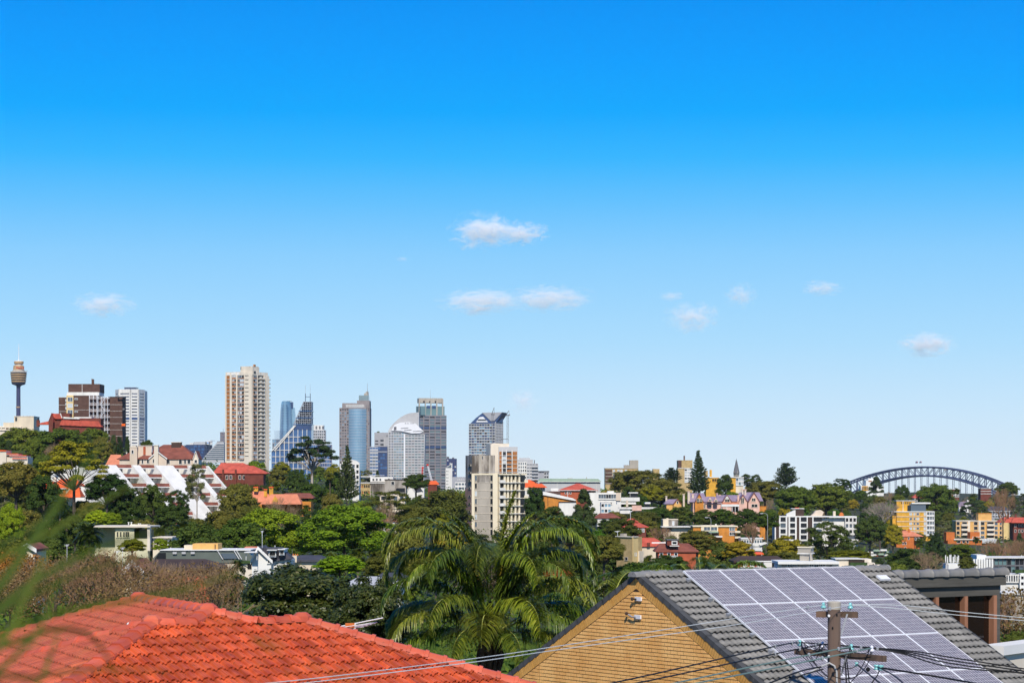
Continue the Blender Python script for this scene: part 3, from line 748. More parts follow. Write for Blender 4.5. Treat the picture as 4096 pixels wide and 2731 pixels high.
# ---------------------------------------------------------------- timber power pole
def power_pole():
 D0 = 48.0; base = P(834.1, 700, D0); root = thing('power_pole', 'weathered timber power pole with two crossarms before the solar panels', 'power pole', (base.x, base.y, 65.5))
 X = base.x; Y = base.y; ztop = ZY(600.5, D0); r = .138
 m = MB(); prof = [(r*1.14, 65.5), (r*1.04, ztop-2.2), (r*.98, ztop-.16)]; m.lathe((X, Y, 0), prof, 18); m.build('pole', 'pole_wood', root, smooth=False)
 m = MB(); m.lathe((X, Y, 0), [(r*1.02, ztop-.17), (r*1.03, ztop-.02), (r*.9, ztop), (.01, ztop+.01)], 18); m.build('pole_cap', 'concrete', root)
 mat('insulator_teal', (.22, .55, .55), rough=.15, var=0, spec=.6); mat('insulator_white', (.72, .72, .82), rough=.2, var=0, spec=.5)
 mat('cable_black', (.012, .012, .012), rough=.5, var=0); mat('cable_green', (.16, .24, .21), rough=.55, var=0); mat('cable_white', (.55, .58, .58), rough=.5, var=0)
 def arm(pl, pr, dr, h, name):
  a = Vector(pl); b_ = Vector(pr); d = (b_-a).normalized(); nrm = Vector((d.y, -d.x, 0)).normalized(); q = MB(); w = .05
  q.hexa([a-nrm*w-Vector((0, 0, h/2)), b_-nrm*w-Vector((0, 0, h/2)), b_+nrm*w-Vector((0, 0, h/2)), a+nrm*w-Vector((0, 0, h/2)),
    a-nrm*w+Vector((0, 0, h/2)), b_-nrm*w+Vector((0, 0, h/2)), b_+nrm*w+Vector((0, 0, h/2)), a+nrm*w+Vector((0, 0, h/2))])
  o = q.build('crossarm', 'arm_wood', root); return o, a, b_
 fo = Vector((-.05, .19, 0))                            # arms are bolted behind the pole
 z1 = ZY(614, D0); d1 = Vector((.95, -.30, 0)).normalized(); c1 = Vector((X, Y, z1))+fo
 o1, a1, b1 = arm(c1+d1*(-.30), c1+d1*.58, 0, .128, 'upper')
 d2 = Vector((.586, -.81, 0)).normalized(); z2 = ZY(654.0, D0); c2 = Vector((X, Y, z2))+fo*.95
 o2, a2, b2 = arm(c2+d2*(-1.07), c2+d2*1.60, 0, .125, 'lower')
 def ins(par, p, kind):
  q = MB(); q.lathe(p, [(.013, p.z-.2), (.013, p.z+.02)], 6); q.build('insulator_pin', 'steel_grey', par)
  q = MB(); z = p.z
  q.lathe(p, [(.052, z), (.058, z+.015), (.050, z+.05), (.028, z+.058), (.032, z+.068), (.036, z+.085), (.034, z+.10), (.022, z+.125), (.005, z+.13)], 12)
  return q.build('insulator', kind, par, smooth=True)
 I1 = [c1+d1*(-.15)+Vector((0, 0, .125)), c1+d1*.42+Vector((0, 0, .125))]
 for p in I1: ins(o1, p, 'insulator_teal')
 I2 = [c2+d2*t+Vector((0, 0, .125)) for t in (-.95, -.24, .62, 1.22)]
 for p, k in zip(I2, ('insulator_teal', 'insulator_white', 'insulator_teal', 'insulator_white')): ins(o2, p, k)
 for t in (1.36, 1.48):                                  # shackle insulators hanging under the arm
  p = c2+d2*t+Vector((0, 0, -.19)); q = MB(); q.lathe(p, [(.02, p.z-.055), (.06, p.z-.05), (.06, p.z-.02), (.03, p.z), (.06, p.z+.02), (.06, p.z+.05), (.02, p.z+.055)], 12); q.build('shackle_insulator', 'insulator_teal', o2, smooth=True)
 p = c2+d2*.78+Vector((0, 0, -.16)); q = MB(); q.lathe(p, [(.02, p.z-.045), (.045, p.z-.04), (.03, p.z), (.045, p.z+.04), (.02, p.z+.045)], 10); q.build('shackle_insulator', 'insulator_teal', o2, smooth=True)
 for (c, d, z, tt) in ((c1, d1, z1, .34), (c2, d2, z2, .46)):
  q = MB(); a = c+d*tt+Vector((0, -.12, .02)); b_ = Vector((X+.14, Y-.08, z-.42)); e = Vector((.018, .0, 0))
  q.hexa([b_-e, b_+e, b_+e+Vector((0, .01, 0)), b_-e+Vector((0, .01, 0)), a-e, a+e, a+e+Vector((0, .01, 0)), a-e+Vector((0, .01, 0))]); q.build('arm_brace', 'steel_grey', root)
 for (dz, dx) in ((ztop-z1+.01, -.135), ):
  pass
 for z in (z1-.01, z2-.02):
  q = MB(); q.tube([(X-.125, Y-.10, z), (X-.135, Y-.20, z)], .028, 8); q.build('bolt', 'steel_white', root)
 for z, dx in ((z1-.27, -.05), (z1, .04)):
  q = MB(); q.lathe((X+dx, Y-.135, 0), [(.0, z-.03), (.016, z-.02), (.016, z+.02), (.0, z+.03)], 6); q.build('bolt_hole', 'black', root)
 # conduit up the face of the pole
 q = MB(); q.tube([(X+.035, Y-.165, 66), (X+.035, Y-.165, z2-.55), (X+.03, Y-.17, z2-.35), (X-.02, Y-.18, z2-.22), (X-.12, Y-.16, z2-.16), (X-.34, Y-.12, z2-.26), (X-.62, Y-.1, z2-.42)], .021, 7); q.build('conduit', 'grey_pale', root)
 # jumper loops
 rg = random.Random(5)
 def loop(a, b_, sag, m, rad=.011, bulge=0, n=10):
  a = Vector(a); b_ = Vector(b_); pts = []
  for i in range(n+1):
   t = i/n; p = a.lerp(b_, t); s = 4*t*(1-t); pts.append(p+Vector((bulge*s, -.05*s, -sag*s)))
  q = MB(); q.tube(pts, rad, 5); q.build('jumper_cable', m, root)
 for k in range(17):
  a = rg.choice(I2)+Vector((rg.uniform(-.1, .1), -.06, rg.uniform(-.05, .1))); b_ = rg.choice(I2+[Vector((X-.2, Y-.15, z2-.3)), Vector((X+.22, Y-.15, z2-.35)), Vector((X+.3, Y-.2, z2-.7)), p])+Vector((rg.uniform(-.12, .12), -.06, rg.uniform(-.12, .1)))
  loop(a, b_, rg.uniform(.02, .33), 'cable_black', .009, rg.uniform(-.12, .12))
 loop((X+.25, Y-.2, z2-.72), c2+d2*1.30+Vector((0, -.05, -.42)), .16, 'cable_black', .013)
 loop(c2+d2*1.30+Vector((0, -.05, -.42)), c2+d2*1.44+Vector((0, -.05, -.2)), .02, 'cable_black', .013)
 loop((X+.2, Y-.2, z2-.05), (X+.24, Y-.2, z2-1.1), -.05, 'cable_black', .016); loop((X+.22, Y-.22, z2-.0), (X+.34, Y-.2, z2-1.2), -.05, 'cable_black', .014)
 for c in (P(868, 668.5, 47.3), P(838, 0, 1)):
  if c.y > 5: q = MB(); q.lathe(c, [(.01, c.z-.05), (.045, c.z-.02), (.045, c.z+.02), (.01, c.z+.05)], 8); q.build('splice', 'cable_black', root)
 # ---- overhead lines, each a thing of its own
 def line(a, ctrl, m, rad, label, clamps=0):
  pts = [Vector(a)]+[P(*c) for c in ctrl]
  dense = []
  for i in range(len(pts)-1):
   for k in range(8):
    t = k/8; p0 = pts[max(i-1, 0)]; p1 = pts[i]; p2 = pts[i+1]; p3 = pts[min(i+2, len(pts)-1)]
    dense.append(.5*((2*p1)+(p2-p0)*t+(2*p0-5*p1+4*p2-p3)*t*t+(3*p1-p0-3*p2+p3)*t**3))
  dense.append(pts[-1])
  o = MB(); o.tube(dense, rad, 5); r_ = thing('overhead_line', label, 'cable', pts[0], 'overhead lines at the power pole')
  o.build('wire', m, r_)
  for k in range(clamps):
   c = dense[2+3*k]; q = MB(); q.lathe(c, [(.005, c.z-.045), (.03, c.z-.03), (.03, c.z+.03), (.005, c.z+.045)], 6); q.build('line_clamp', 'steel_grey', r_)
 top = Vector((0, 0, .075))
 line(I1[0]+top, [(735, 617.5, 46), (650, 631, 44), (550, 646.5, 41), (475, 657.5, 39), (314, 677.5, 35.5), (180, 690, 33)], 'cable_white', .0075, 'upper of the two pale thin wires running left across the palm and gable', 1)
 line(I1[1]+top, [(735, 624, 45), (650, 636, 43), (550, 650, 40), (475, 661, 38), (314, 681, 35), (180, 694, 33)], 'cable_white', .0075, 'lower of the two pale thin wires running left across the palm and gable', 1)
 line(I1[0]+top+Vector((.05, 0, 0)), [(900, 604.5, 48), (960, 611, 48.5), (1030, 617.5, 49)], 'cable_white', .008, 'upper thin wire from the pole top running right past the dark windows')
 line(I1[1]+top+Vector((.05, 0, 0)), [(900, 608, 48), (960, 614.5, 48.5), (1030, 620.3, 49)], 'cable_white', .008, 'lower thin wire from the pole top running right past the dark windows')
 lt = ['topmost', 'second', 'third', 'lowest']
 for k, (c, m) in enumerate(((((775, 645.5, 46.5), (650, 674, 42), (560, 693, 39)), 'cable_black'), (((775, 653, 47), (650, 679.5, 41.5), (560, 697, 39)), 'cable_black'),
       (((775, 661, 45), (671, 683, 41), (600, 697, 38)), 'cable_green'), (((785, 665, 44), (690, 683.5, 40), (610, 700, 38)), 'cable_green'))):
  line(I2[k]+top, c, m, .015, f'{lt[k]} of the four thick cables running down left from the lower crossarm', 3 if k < 2 else 2)
 for k, (y1, y2) in enumerate(((652, 667.6), (655, 669.6), (658, 672.0), (661.5, 670.7))):
  line(I2[k]+top, [((905, 649.5+k*1.3, 47)), (950, y1+4.3, 46.3), (1035, y2+2, 45.5)], 'cable_black', .014, f'{lt[k]} of the four black cables running right from the lower crossarm', 1)
 e = c2+d2*1.42+Vector((0, 0, -.19))
 line(e, [(930, 674.5, 46), (985, 684.5, 47), (1040, 697, 48)], 'cable_black', .02, 'thick black service cable leaving the teal shackle towards lower right')
 line(e, [(893, 674, 44), (905, 684, 43), (925, 703, 42)], 'cable_black', .014, 'short black drop cable below the teal shackle')
 line(c2+d2*.78+Vector((0, 0, -.16)), [(866, 671, 45), (882, 684, 44), (905, 705, 43)], 'cable_black', .014, 'black drop cable falling right of the pole')
 q0 = Vector((X-.3, Y-.15, z2-.24))
 line(q0, [(800, 670.5, 46), (774, 680.5, 45), (740, 694, 44)], 'cable_black', .018, 'upper of two black cables leaving the conduit down left')
 line(q0+Vector((.05, 0, -.05)), [(800, 675, 46), (774, 685.5, 45), (740, 699, 44)], 'cable_black', .016, 'lower of two black cables leaving the conduit down left')
power_pole()
# ================================================================ the far city
def lathe_px(b, name, m, px, D, prof, n=24, smooth=False):
 q = MB(); c = ((px-512)*D/F, D, 0); q.lathe(c, [(r*D/F, ZY(y, D)) for r, y in prof], n); return q.build(name, m, b.o, smooth=smooth)
def observation_tower():
 D = 4000; b = Bld('observation_tower', 'tall slender tower with gold turret on a navy shaft at left edge', 'tower', 18.8, D, keep=(8, 28, 340, 425))
 lathe_px(b, 'shaft', 'navy', 18.4, D, [(2.4, 526), (2.3, 436), (2.1, 406), (1.95, 384)])
 lathe_px(b, 'shaft_ring', 'gold', 18.3, D, [(2.35, 407.2), (2.35, 406)])
 lathe_px(b, 'turret_underside', 'navy', 18.6, D, [(2, 386), (3, 385), (6.2, 383.9), (7.1, 382.8)])
 n = 9
 for k in range(n):
  y0 = 382.8-(382.8-372.2)*k/n; y1 = 382.8-(382.8-372.2)*(k+1)/n
  r0 = 7.1+1.15*k/n; r1 = 7.1+1.15*(k+1)/n; dk = k % 2 == 0
  lathe_px(b, 'turret_band' if not dk else 'turret_windows', 'glass_dark' if dk else 'gold', 18.6, D, [(r0-(.25 if dk else 0), y0), (r1-(.25 if dk else 0), y1)], 28)
 lathe_px(b, 'turret_roof', 'concrete', 18.6, D, [(8.3, 372.2), (8.3, 371.5), (6.4, 371), (6.2, 370.3), (5.6, 369.6)], 28)
 lathe_px(b, 'sign_drum', 'gold', 18.6, D, [(5.5, 369.6), (5.2, 367), (5.0, 365.2), (4.4, 364.8)], 28)
 lathe_px(b, 'neck', 'white_clean', 18.8, D, [(3.6, 365), (3.6, 363.6)], 24)
 lathe_px(b, 'top_drum', 'gold', 18.8, D, [(4.2, 363.7), (4.7, 363.2), (4.7, 361), (4.5, 360.9)], 24)
 lathe_px(b, 'roof_cap', 'white_clean', 18.8, D, [(4.6, 360.9), (4.3, 360.4), (.8, 360)], 24)
 lathe_px(b, 'antenna_mast', 'steel_white', 18.8, D, [(.5, 360), (.38, 355), (.22, 348.2), (.55, 348), (.55, 347.4), (.2, 347.2), (.15, 343)], 8)
 q = MB(); f = Face(10, D, 28, D); f.box(q, 24.5, 27.2, 370, 370.35, -4, 0); f.box(q, 11.5, 14, 370.6, 371, -4, 0); q.build('service_boom', 'concrete', b.o)
 text('sign_letters', 'Westfield', 3.2*D/F, P(20, 367.3, D-5.55*D/F), 'red_paint', b.o, width=8.2*D/F, depth=.3)
 b.done()
observation_tower()
def slotted_tower():
 D = 3000; b = Bld('slotted_tower', 'white tower with horizontal dark slots behind the brown brick flats', 'tower', 130, D, keep=(122, 145, 386, 446))
 w = b.mb('wall', 'white')
 pl = [(116.1, D+22), (119.4, D+4), (130.4, D), (138, D+4), (144.2, D+24)]
 pts = [Vector(((p-512)*d/F, d)) for p, d in pl]
 w.prism([(q.x, q.y) for q in pts]+[(pts[-1].x, D+50), (pts[0].x, D+50)], b.gz-3, ZY(389.2, D))
 for (p0, d0), (p1, d1), ml in (((116.1, D+22), (119.4, D+4), .3), ((119.4, D+4), (130.4, D), .8), ((130.4, D), (138, D+4), 1.0), ((138, D+4), (144.2, D+24), .8)):
  f = Face(p0, d0, p1, d1, D)
  b.facade(f, p0, p1, 388.6, 450, 1, 19, 'white', ww=.94, wh=.36, glass=['glass_dark', 'glass_navy'], mt=3, ml=ml, mr=ml*.7, d=1.2)
  q = MB(); f.box(q, p0+ml, p1-ml*.7, 416.8, 419.2, 1.0, 1.3); q.build('blue_band', 'glass_navy', b.o)
 f = Face(116, D, 145, D); f.box(b.mb('plant_room', 'glass_navy'), 123.8, 135.6, 387, 388.6, -20, -4); f.box(b.mb('plant_roof', 'steel_grey'), 123.4, 136, 386.6, 387, -21, -3)
 b.done()
slotted_tower()
def brown_flats():
 D = 1100; b = Bld('brown_brick_flats', 'dark brown brick flats with rooftop block and cream bay at left skyline', 'apartment block', 92, D, keep=(56, 123, 376, 425))
 f = Face(57.9, D, 122.4, D); m = b.mb('wall', 'brown_brick'); gy = b.gy
 f.box(m, 58.2, 66.7, 396.8, gy, -8, -1.2); f.box(m, 73.4, 98, 394.9, gy, -12, 0); f.box(m, 108.4, 122.4, 396.6, gy, -10, 0)
 f.box(m, 98, 108.4, 396.9, gy, -10, -2.5); f.box(m, 67.7, 99.2, 383.3, 391.9, -14, -1.5)
 f.box(b.mb('chimney', 'brown_brick'), 90, 92.3, 378.3, 383.3, -5, -3.9); f.box(b.mb('chimney_pot', 'concrete'), 89.8, 90.4, 377.6, 378.3, -5, -4)
 f.box(b.mb('pipe', 'white'), 81.4, 81.8, 383.6, 391.6, -1.5, -1.3); f.box(b.mb('parapet_band', 'white'), 66.9, 99.2, 391.7, 395.0, -13, .2)
 f.box(b.mb('parapet_cap', 'white'), 57.7, 66.7, 396.4, 396.8, -8.1, -1.1); f.box(b.mb('parapet_cap', 'dark_brown'), 108.2, 122.6, 396.1, 396.6, -10.2, .15)
 f.box(b.mb('bay', 'cream_yellow'), 66.7, 73.6, 394.9, gy, -6, .6)
 fb = Face(66.7, D-.6, 73.6, D-.6)
 for ya, yb in ((396.9, 400.8), (403.2, 407.0), (409.5, 413.5)): b.window(fb, 67.8, 72.5, ya, yb, glass='glass_pale' if ya == 403.2 else 'glass_mid', bars=1)
 for y in (398.4, 404.9, 411.1): b.window(f, 74.8, 77.6, y-.6, y+.5, glass='glass_mid')
 for y in (404.4, 410.8): f.box(b.mb('string_course', 'white'), 58.2, 66.6, y-.12, y+.12, -1.2, -1.1)
 f.box(b.mb('string_course', 'white'), 73.6, 89.6, 409.2, 409.4, 0, .1)
 for k in range(6): y = 404.1+6.3*k; f.box(b.mb('string_course', 'white'), 108.4, 122.3, y-.1, y+.1, 0, .1)
 for y in (398.5, 402.3, 406.2): f.box(b.mb('stair_window', 'glass_pale'), 64.9, 66.3, y, y+2.6, -1.2, -1.1)
 b.done()
 # scaffolding
 s = Bld('scaffolding', 'white tube scaffolding with zigzag stairs on the brown brick flats', 'scaffold', 99, D-3)
 f = Face(57.9, D-.4, 122.4, D-.4); k = D/F
 st = s.mb('standards', 'steel_white'); lg = s.mb('ledgers', 'steel_white'); dk = s.mb('decks', 'steel_white')
 for x in (89.9, 93.8, 97.4, 98.4, 101.8, 105.2, 108.0):
  for d in (.2, 1.6):
   f.box(st, x-.16, x+.16, 395 if x < 98 else 396, s.gy, d-.08, d+.08)
 y = 398.0; i = 0
 while y < 440:
  for (x0, x1) in ((89.9, 97.4), (98.4, 108)):
   f.box(dk, x0, x1, y, y+.35, .1, 1.7)
   for dy in (1.0, 2.0): f.box(lg, x0, x1, y-dy, y-dy+.2, 1.55, 1.7)
  q = s.mb('stairs', 'steel_white')
  a, c = ((101.2, 105.6) if i % 2 else (105.6, 101.2))
  p0 = f.pt(a, y, 1.9); p1 = f.pt(c, y+6.3, 1.9); q.tube([p0, p1], .16, 4); p0.z += 1.0; p1.z += 1.0; q.tube([p0, p1], .07, 4)
  f.box(s.mb('loading_bay', 'steel_white'), 108, 109.8, y-.2, y+.2, .1, 1.6); f.box(s.mb('loading_bay', 'steel_white'), 109.4, 109.8, y-1.4, y, .1, 1.6)
  y += 6.3; i += 1
 s.done()
 c = Bld('work_cradle', 'orange suspended work cradle beside the brown brick flats', 'work platform', 124.3, D)
 f = Face(120, D, 128, D); f.box(c.mb('cradle', 'orange_paint'), 122.5, 126.2, 423.3, 425.2, 1, 2.6); f.box(c.mb('skirt', 'red_brick'), 122.3, 126.4, 425.2, 425.9, .9, 2.7)
 for x in (123.0, 124.3, 125.5): f.box(c.mb('cables', 'black'), x-.05, x+.05, 397, 423.3, 1.7, 1.85)
 f.box(c.mb('hoist', 'grey_dark'), 123.3, 125.4, 407.7, 409.6, 1.4, 2.2); f.box(c.mb('davit_arm', 'grey_dark'), 118, 126, 396.2, 396.9, 1.4, 2)
 f.box(c.mb('davit_arm', 'grey_dark'), 118, 119, 395.6, 396.9, -3, 2.1)
 c.done()
brown_flats()
def tall_flats():
 D = 1500; b = Bld('residential_tower', 'tall cream residential tower with brown spandrels and rounded balconies', 'apartment tower', 248, D, keep=(222, 272, 362, 457))
 pc = 252.3; k = D/F
 fL, fR = b.body('cream_pale', 225.2, 268.2, 374.5, pxc=pc, dl=9, dr=15)
 n = 21; y0 = 374.5; rh = 4.02; gy = b.gy
 w = b.mb('pier', 'cream_pale'); br = b.mb('spandrel', 'brown_panel'); wh = b.mb('floor_edge', 'white')
 for x0, x1 in ((225.6, 226.9), (230.3, 232.2), (236.5, 237.8), (251.8, 252.3)): fL.box(w, x0, x1, y0, gy, 0, .7)
 fL.box(b.mb('stair_wall', 'cream_pale'), 244.6, 252.2, 372.5, gy, -.1, .45)
 for i in range(n):
  y = y0+i*rh; yb = y+rh
  fL.box(wh, 226.9, 244.5, yb-.35, yb, 0, .55)
  fL.box(br, 226.95, 230.25, y+.05, yb-.4, 0, .2)
  fL.box(br, 232.25, 236.45, y+2.0, yb-.4, 0, .3); fL.box(br, 237.85, 240.3, y+2.9, yb-.4, 0, .45); fL.box(br, 240.35, 244.5, y+2.8, yb-.4, 0, .9)
  g = lambda: b.rng.choices(G3, (5, 3, 3))[0]
  for x0, x1, ya, yc, d in ((232.3, 236.4, .15, 1.95, .1), (237.9, 240.3, .2, 2.85, .2), (240.4, 244.4, .15, 2.75, .8)):
   xm = (x0+x1)/2
   fL.rect(b.mb('window_panes', g()), x0, xm-.1, y+ya, y+yc, d); fL.rect(b.mb('window_panes', g()), xm+.1, x1, y+ya, y+yc, d)
   fL.box(b.mb('window_frames', 'white'), xm-.12, xm+.12, y+ya, y+yc, 0, d+.05)
  fL.box(wh, 240.3, 244.5, yb-.35, yb, 0, 1.0)
  fL.box(b.mb('stair_slot', 'glass_dark'), 245.3, 248.9, y+.25, y+.95, .3, .5)
  fL.rect(b.mb('window_panes', g()), 225.25, 225.55, y+.3, yb-.7, .05)
  # right face: bay window, rounded balconies, fin
  fR.rect(b.mb('window_panes', g()), 253.0, 254.6, y+.2, y+2.7, .5); fR.rect(b.mb('window_panes', g()), 254.8, 256.2, y+.2, y+2.7, .5)
  fR.box(br, 252.9, 256.3, y+2.8, yb-.35, 0, .6); fR.box(wh, 252.7, 256.5, yb-.35, yb, 0, .8)
  fR.rect(b.mb('window_panes', 'glass_dark'), 257.2, 263.4, y+.2, yb-.4, .06)
  q = MB()
  for a, c_, d_ in ((257.2, 259.2, 1.3), (259.2, 261.4, 1.9), (261.4, 263.5, 1.5)):
   fR.box(q, a, c_, yb-.35, yb, 0, d_); fR.box(q, a, c_, yb-1.5, yb-.35, d_-.15, d_)
  q.build('balcony', 'cream_pale', b.o)
  fR.box(b.mb('balcony_screen', 'white_clean'), 262.6, 263.5, y+2.0, y+3.2, .6, 1.6); fR.box(b.mb('balcony_screen', 'white_clean'), 259.1, 259.9, y+1.6, y+2.6, .4, 1.9)
  fR.box(b.mb('slot', 'dark_brown'), 264.5, 265.2, y+.3, yb-.3, .0, .12)
  # thin side balconies on the far edge
  q = b.mb('side_balcony', 'cream'); A = fR.xy(268.2); e = 3.2*k
  q.box(A.x-1, A.x+e*.62, A.y-1, A.y+4, ZY(yb, D), ZY(yb-.22, D)); q.box(A.x+e*.40, A.x+e*.52, A.y-1, A.y+4, ZY(yb, D), ZY(yb-.95, D))
  b.mb('side_windows', 'brown_panel').box(A.x-.2, A.x+.3, A.y-.8, A.y+3, ZY(yb-.4, D), ZY(y+.3, D))
 for x0, x1 in ((256.5, 257.1), (263.5, 264.4), (265.3, 268.2)): fR.box(w, x0, x1, y0, gy, 0, .7)
 for f, x0, x1 in ((fL, 225.8, 252.3), (fR, 252.3, 267.6)): f.box(b.mb('parapet', 'cream_pale'), x0, x1, 371.2, 374.5, -3, .3)
 for x0, x1 in ((227.6, 230.2), (231.6, 236), (237, 239.6)): fL.box(b.mb('parapet_panel', 'white_clean'), x0, x1, 372, 374, .25, .4)
 for x0, x1 in ((258.8, 259.6), (261.4, 262.4), (263.5, 264.1)): fR.box(b.mb('parapet_panel', 'white_clean'), x0, x1, 372, 373.6, .25, .4)
 fL.box(b.mb('penthouse', 'cream_pale'), 240.2, 252.2, 365.6, 373.5, -8, -.3); fR.box(b.mb('penthouse', 'cream_pale'), 252.3, 259.6, 366.3, 371.5, -8, -.3)
 fL.rect(b.mb('window_panes', 'glass_dark'), 240.4, 241, 366, 369, -.25); fL.rect(b.mb('window_panes', 'glass_dark'), 249.2, 250.3, 366, 369, -.25); fR.rect(b.mb('window_panes', 'glass_dark'), 253.4, 255.4, 370.4, 373.2, .4)
 fL.box(b.mb('chimney', 'orange_brick'), 251.5, 252.6, 363.9, 365.6, -4, -2)
 b.done()
tall_flats()
def city():
 # blue office with sign
 D = 2500; b = Bld('blue_glass_office', 'low blue glass office with a white rooftop sign left of the tall cream tower', 'office block', 199, D, keep=(184, 213, 440, 455))
 f1, f2 = b.body('glass_navy', 186, 212, 444, pxc=204.5, dl=6, dr=20)
 b.facade(f1, 186, 204.5, 444, 462, 12, 6, 'steel_blue', ww=.86, wh=.8, glass=['glass_blue', 'glass_navy'], d=.4); b.facade(f2, 204.5, 212, 444, 462, 5, 6, 'steel_blue', ww=.86, wh=.8, glass=['glass_navy'], d=.4)
 f1.box(b.mb('plant_screen', 'white'), 189, 192.5, 442.1, 444, -8, -2); f1.box(b.mb('plant_screen', 'grey_pale'), 193, 204.5, 441.2, 444, -14, -2); f1.box(b.mb('plant_roof', 'steel_white'), 203.9, 210, 439.8, 440.2, -14, -1)
 f = Face(206.8, D-2, 212.2, D-2); f.box(b.mb('sign_board', 'white_clean'), 206.8, 212.2, 440.6, 443.8, -2, 0)
 text('sign_letters', 'BT', 2.9*D/F, P(210.3, 442.2, D-2.5), 'navy', b.o, width=2.9*D/F, depth=.2)
 q = MB(); c = (207.9, 442.2); f.poly(q, [(c[0]-.9, c[1]), (c[0], c[1]+.95), (c[0]+.9, c[1]), (c[0], c[1]-.95)], .05, .3); q.build('sign_diamond', 'blue_paint', b.o)
 b.done()
 D = 2450; b = Bld('sloped_glass_building', 'silver building with a sloping glass side left of the tall cream tower', 'office block', 213, D, keep=(205, 224, 442, 455))
 f = Face(200, D, 224, D); f.poly(b.mb('wall', 'grey_pale'), [(199.5, 462), (224, 462), (224, 441.6), (217, 441.6)], -20, 0)
 for k in range(8):
  t = k/8; f.poly(b.mb('glazing', 'glass_mid'), [(201.8+15.8*t, 459-16.5*t), (203.4+15.8*t, 459-16.5*t-1.0), (224, 459-16.5*t-1.0), (224, 459-16.5*t)], .05, .4)
 for k in range(5): f.box(b.mb('roof_louvre', 'steel_grey'), 217+1.3*k, 217.7+1.3*k, 440.6, 441.6, -10, 0)
 b.done()
 D = 3200; b = Bld('purple_office_tower', 'narrow purple and blue tower peeping out left of the tall cream tower', 'tower', 223, D, keep=(220, 224, 431, 441))
 f, _ = b.body('navy', 220.2, 226, 431.5); b.facade(f, 220.2, 226, 431.5, 446, 4, 10, 'stone_brown', ww=.8, wh=.5, glass=['glass_blue', 'glass_navy'], d=.6); f.box(b.mb('spire', 'steel_grey'), 222.8, 223.1, 428, 431.5, -3, -2); b.done()
 D = 2900; b = Bld('rooftop_plant', 'small white office top behind the brown tiled mansion roof', 'office block', 180, D); f, _ = b.body('grey_pale', 176.8, 184.5, 444.5); b.facade(f, 176.8, 184.5, 444.5, 456, 5, 4, 'white', ww=.7, glass=['glass_blue', 'glass_mid']); b.done()
 # curved blue tower
 D = 4200; b = Bld('curved_blue_tower', 'pale blue curved glass tower left of the lattice topped tower', 'tower', 287, D, keep=(279, 295, 399, 425))
 q = b.mb('glazing', 'glass_sky')
 ys = [400.9, 404, 410, 418, 428, 440, 470]; half = [(281.8, 290.2), (281.1, 290.8), (280.5, 291.5), (280.2, 292), (279.8, 292.3), (279.6, 292.4), (279.5, 292.5)]
 vs = []; n = 9
 for y, (a, c) in zip(ys, half):
  for j in range(n):
   t = j/(n-1); vs.append(((a+(c-a)*t-512)*D/F, D-22*math.sin(math.pi*t), ZY(y, D)))
 q.add(vs, [(i*n+j+n, i*n+j+n+1, i*n+j+1, i*n+j) for i in range(len(ys)-1) for j in range(n-1)]+[tuple(range(n))])
 f = Face(280, D, 296, D)
 f.poly(b.mb('rear_wing', 'glass_sky'), [(290, 470), (295.4, 470), (295.2, 436), (294.8, 418), (294, 407), (290, 407)], -20, -2); f.box(b.mb('core', 'glass_navy'), 290.2, 291.6, 404, 440, -8, .5)
 f.box(b.mb('core', 'glass_navy'), 289.4, 293, 401.5, 408, -9, -1); f.box(b.mb('roof_crane', 'grey_dark'), 287.3, 291.8, 400.4, 400.8, -2, -1); f.box(b.mb('roof_crane', 'grey_dark'), 289.4, 289.8, 400.8, 402.5, -2, -1)
 for y in np.arange(405, 438, 2.6):
  a = 281+ (404-y)*.03; f.box(b.mb('floor_lines', 'glass_blue'), a+1.2, 289.5, y, y+.25, 18, 21)
 b.done()
 # lattice topped tower with sloping side
 D = 3700; b = Bld('lattice_topped_tower', 'blue glass tower with sloping left side, white grid and open lattice top with two masts', 'tower', 296, D, keep=(272, 313, 384, 440))
 f = Face(271.5, D, 312, D)
 f.poly(b.mb('glazing', 'glass_blue'), [(271.5, 480), (311.3, 480), (311.3, 427.5), (295.5, 424.5), (291, 429), (282, 438.5), (272.2, 449.3), (271.5, 451)], -40, 0)
 wq = b.mb('white_grid', 'white')
 for x in (275.8, 280.0, 284.4, 288.9, 293.4, 298, 302.5, 307): f.box(wq, x-.28, x+.28, max(429, 449.5-(x-272)*1.03), 480, 0, 2)
 for y in (436.3, 442, 449.5, 456, 462, 468):
  xa = 272 if y > 449 else 272+(449.5-y)/1.03; f.box(wq, xa, 309.5, y-.25, y+.25, 0, 1.6)
 for dx in (0, 2.6):
  f.poly(wq, [(271.6+dx, 450.2), (272.8+dx, 450.2), (295.3+dx*.4, 424.8), (294.1+dx*.4, 424.8)], 0, 3)
 for x in np.arange(275, 308, 1.1): f.box(b.mb('mullions', 'glass_navy'), x-.12, x+.12, 430, 480, 0, .6)
 f.box(b.mb('dark_floor', 'glass_navy'), 293.6, 311.6, 424.4, 429.2, -40, .8)
 la = b.mb('lattice', 'steel_grey')
 for k in range(11):
  y = 424-2.25*k; xl = 293.8+(424-y)*.44
  f.box(la, xl, 311.4, y-.22, y+.22, -30, 1); f.box(la, xl, 311.4, y-.22, y+.22, -31, -28)
  if k in (0, 3, 6): f.box(b.mb('blue_deck', 'glass_blue'), xl-1, 312.3, y-.35, y+.3, -32, 2)
 for x in np.arange(296, 312, 1.9):
  yt = 424-(x-293.8)/.44; f.box(la, x-.18, x+.18, max(yt, 401), 425, -30, .8); f.box(la, x-.18, x+.18, max(yt, 401), 425, -31, -28)
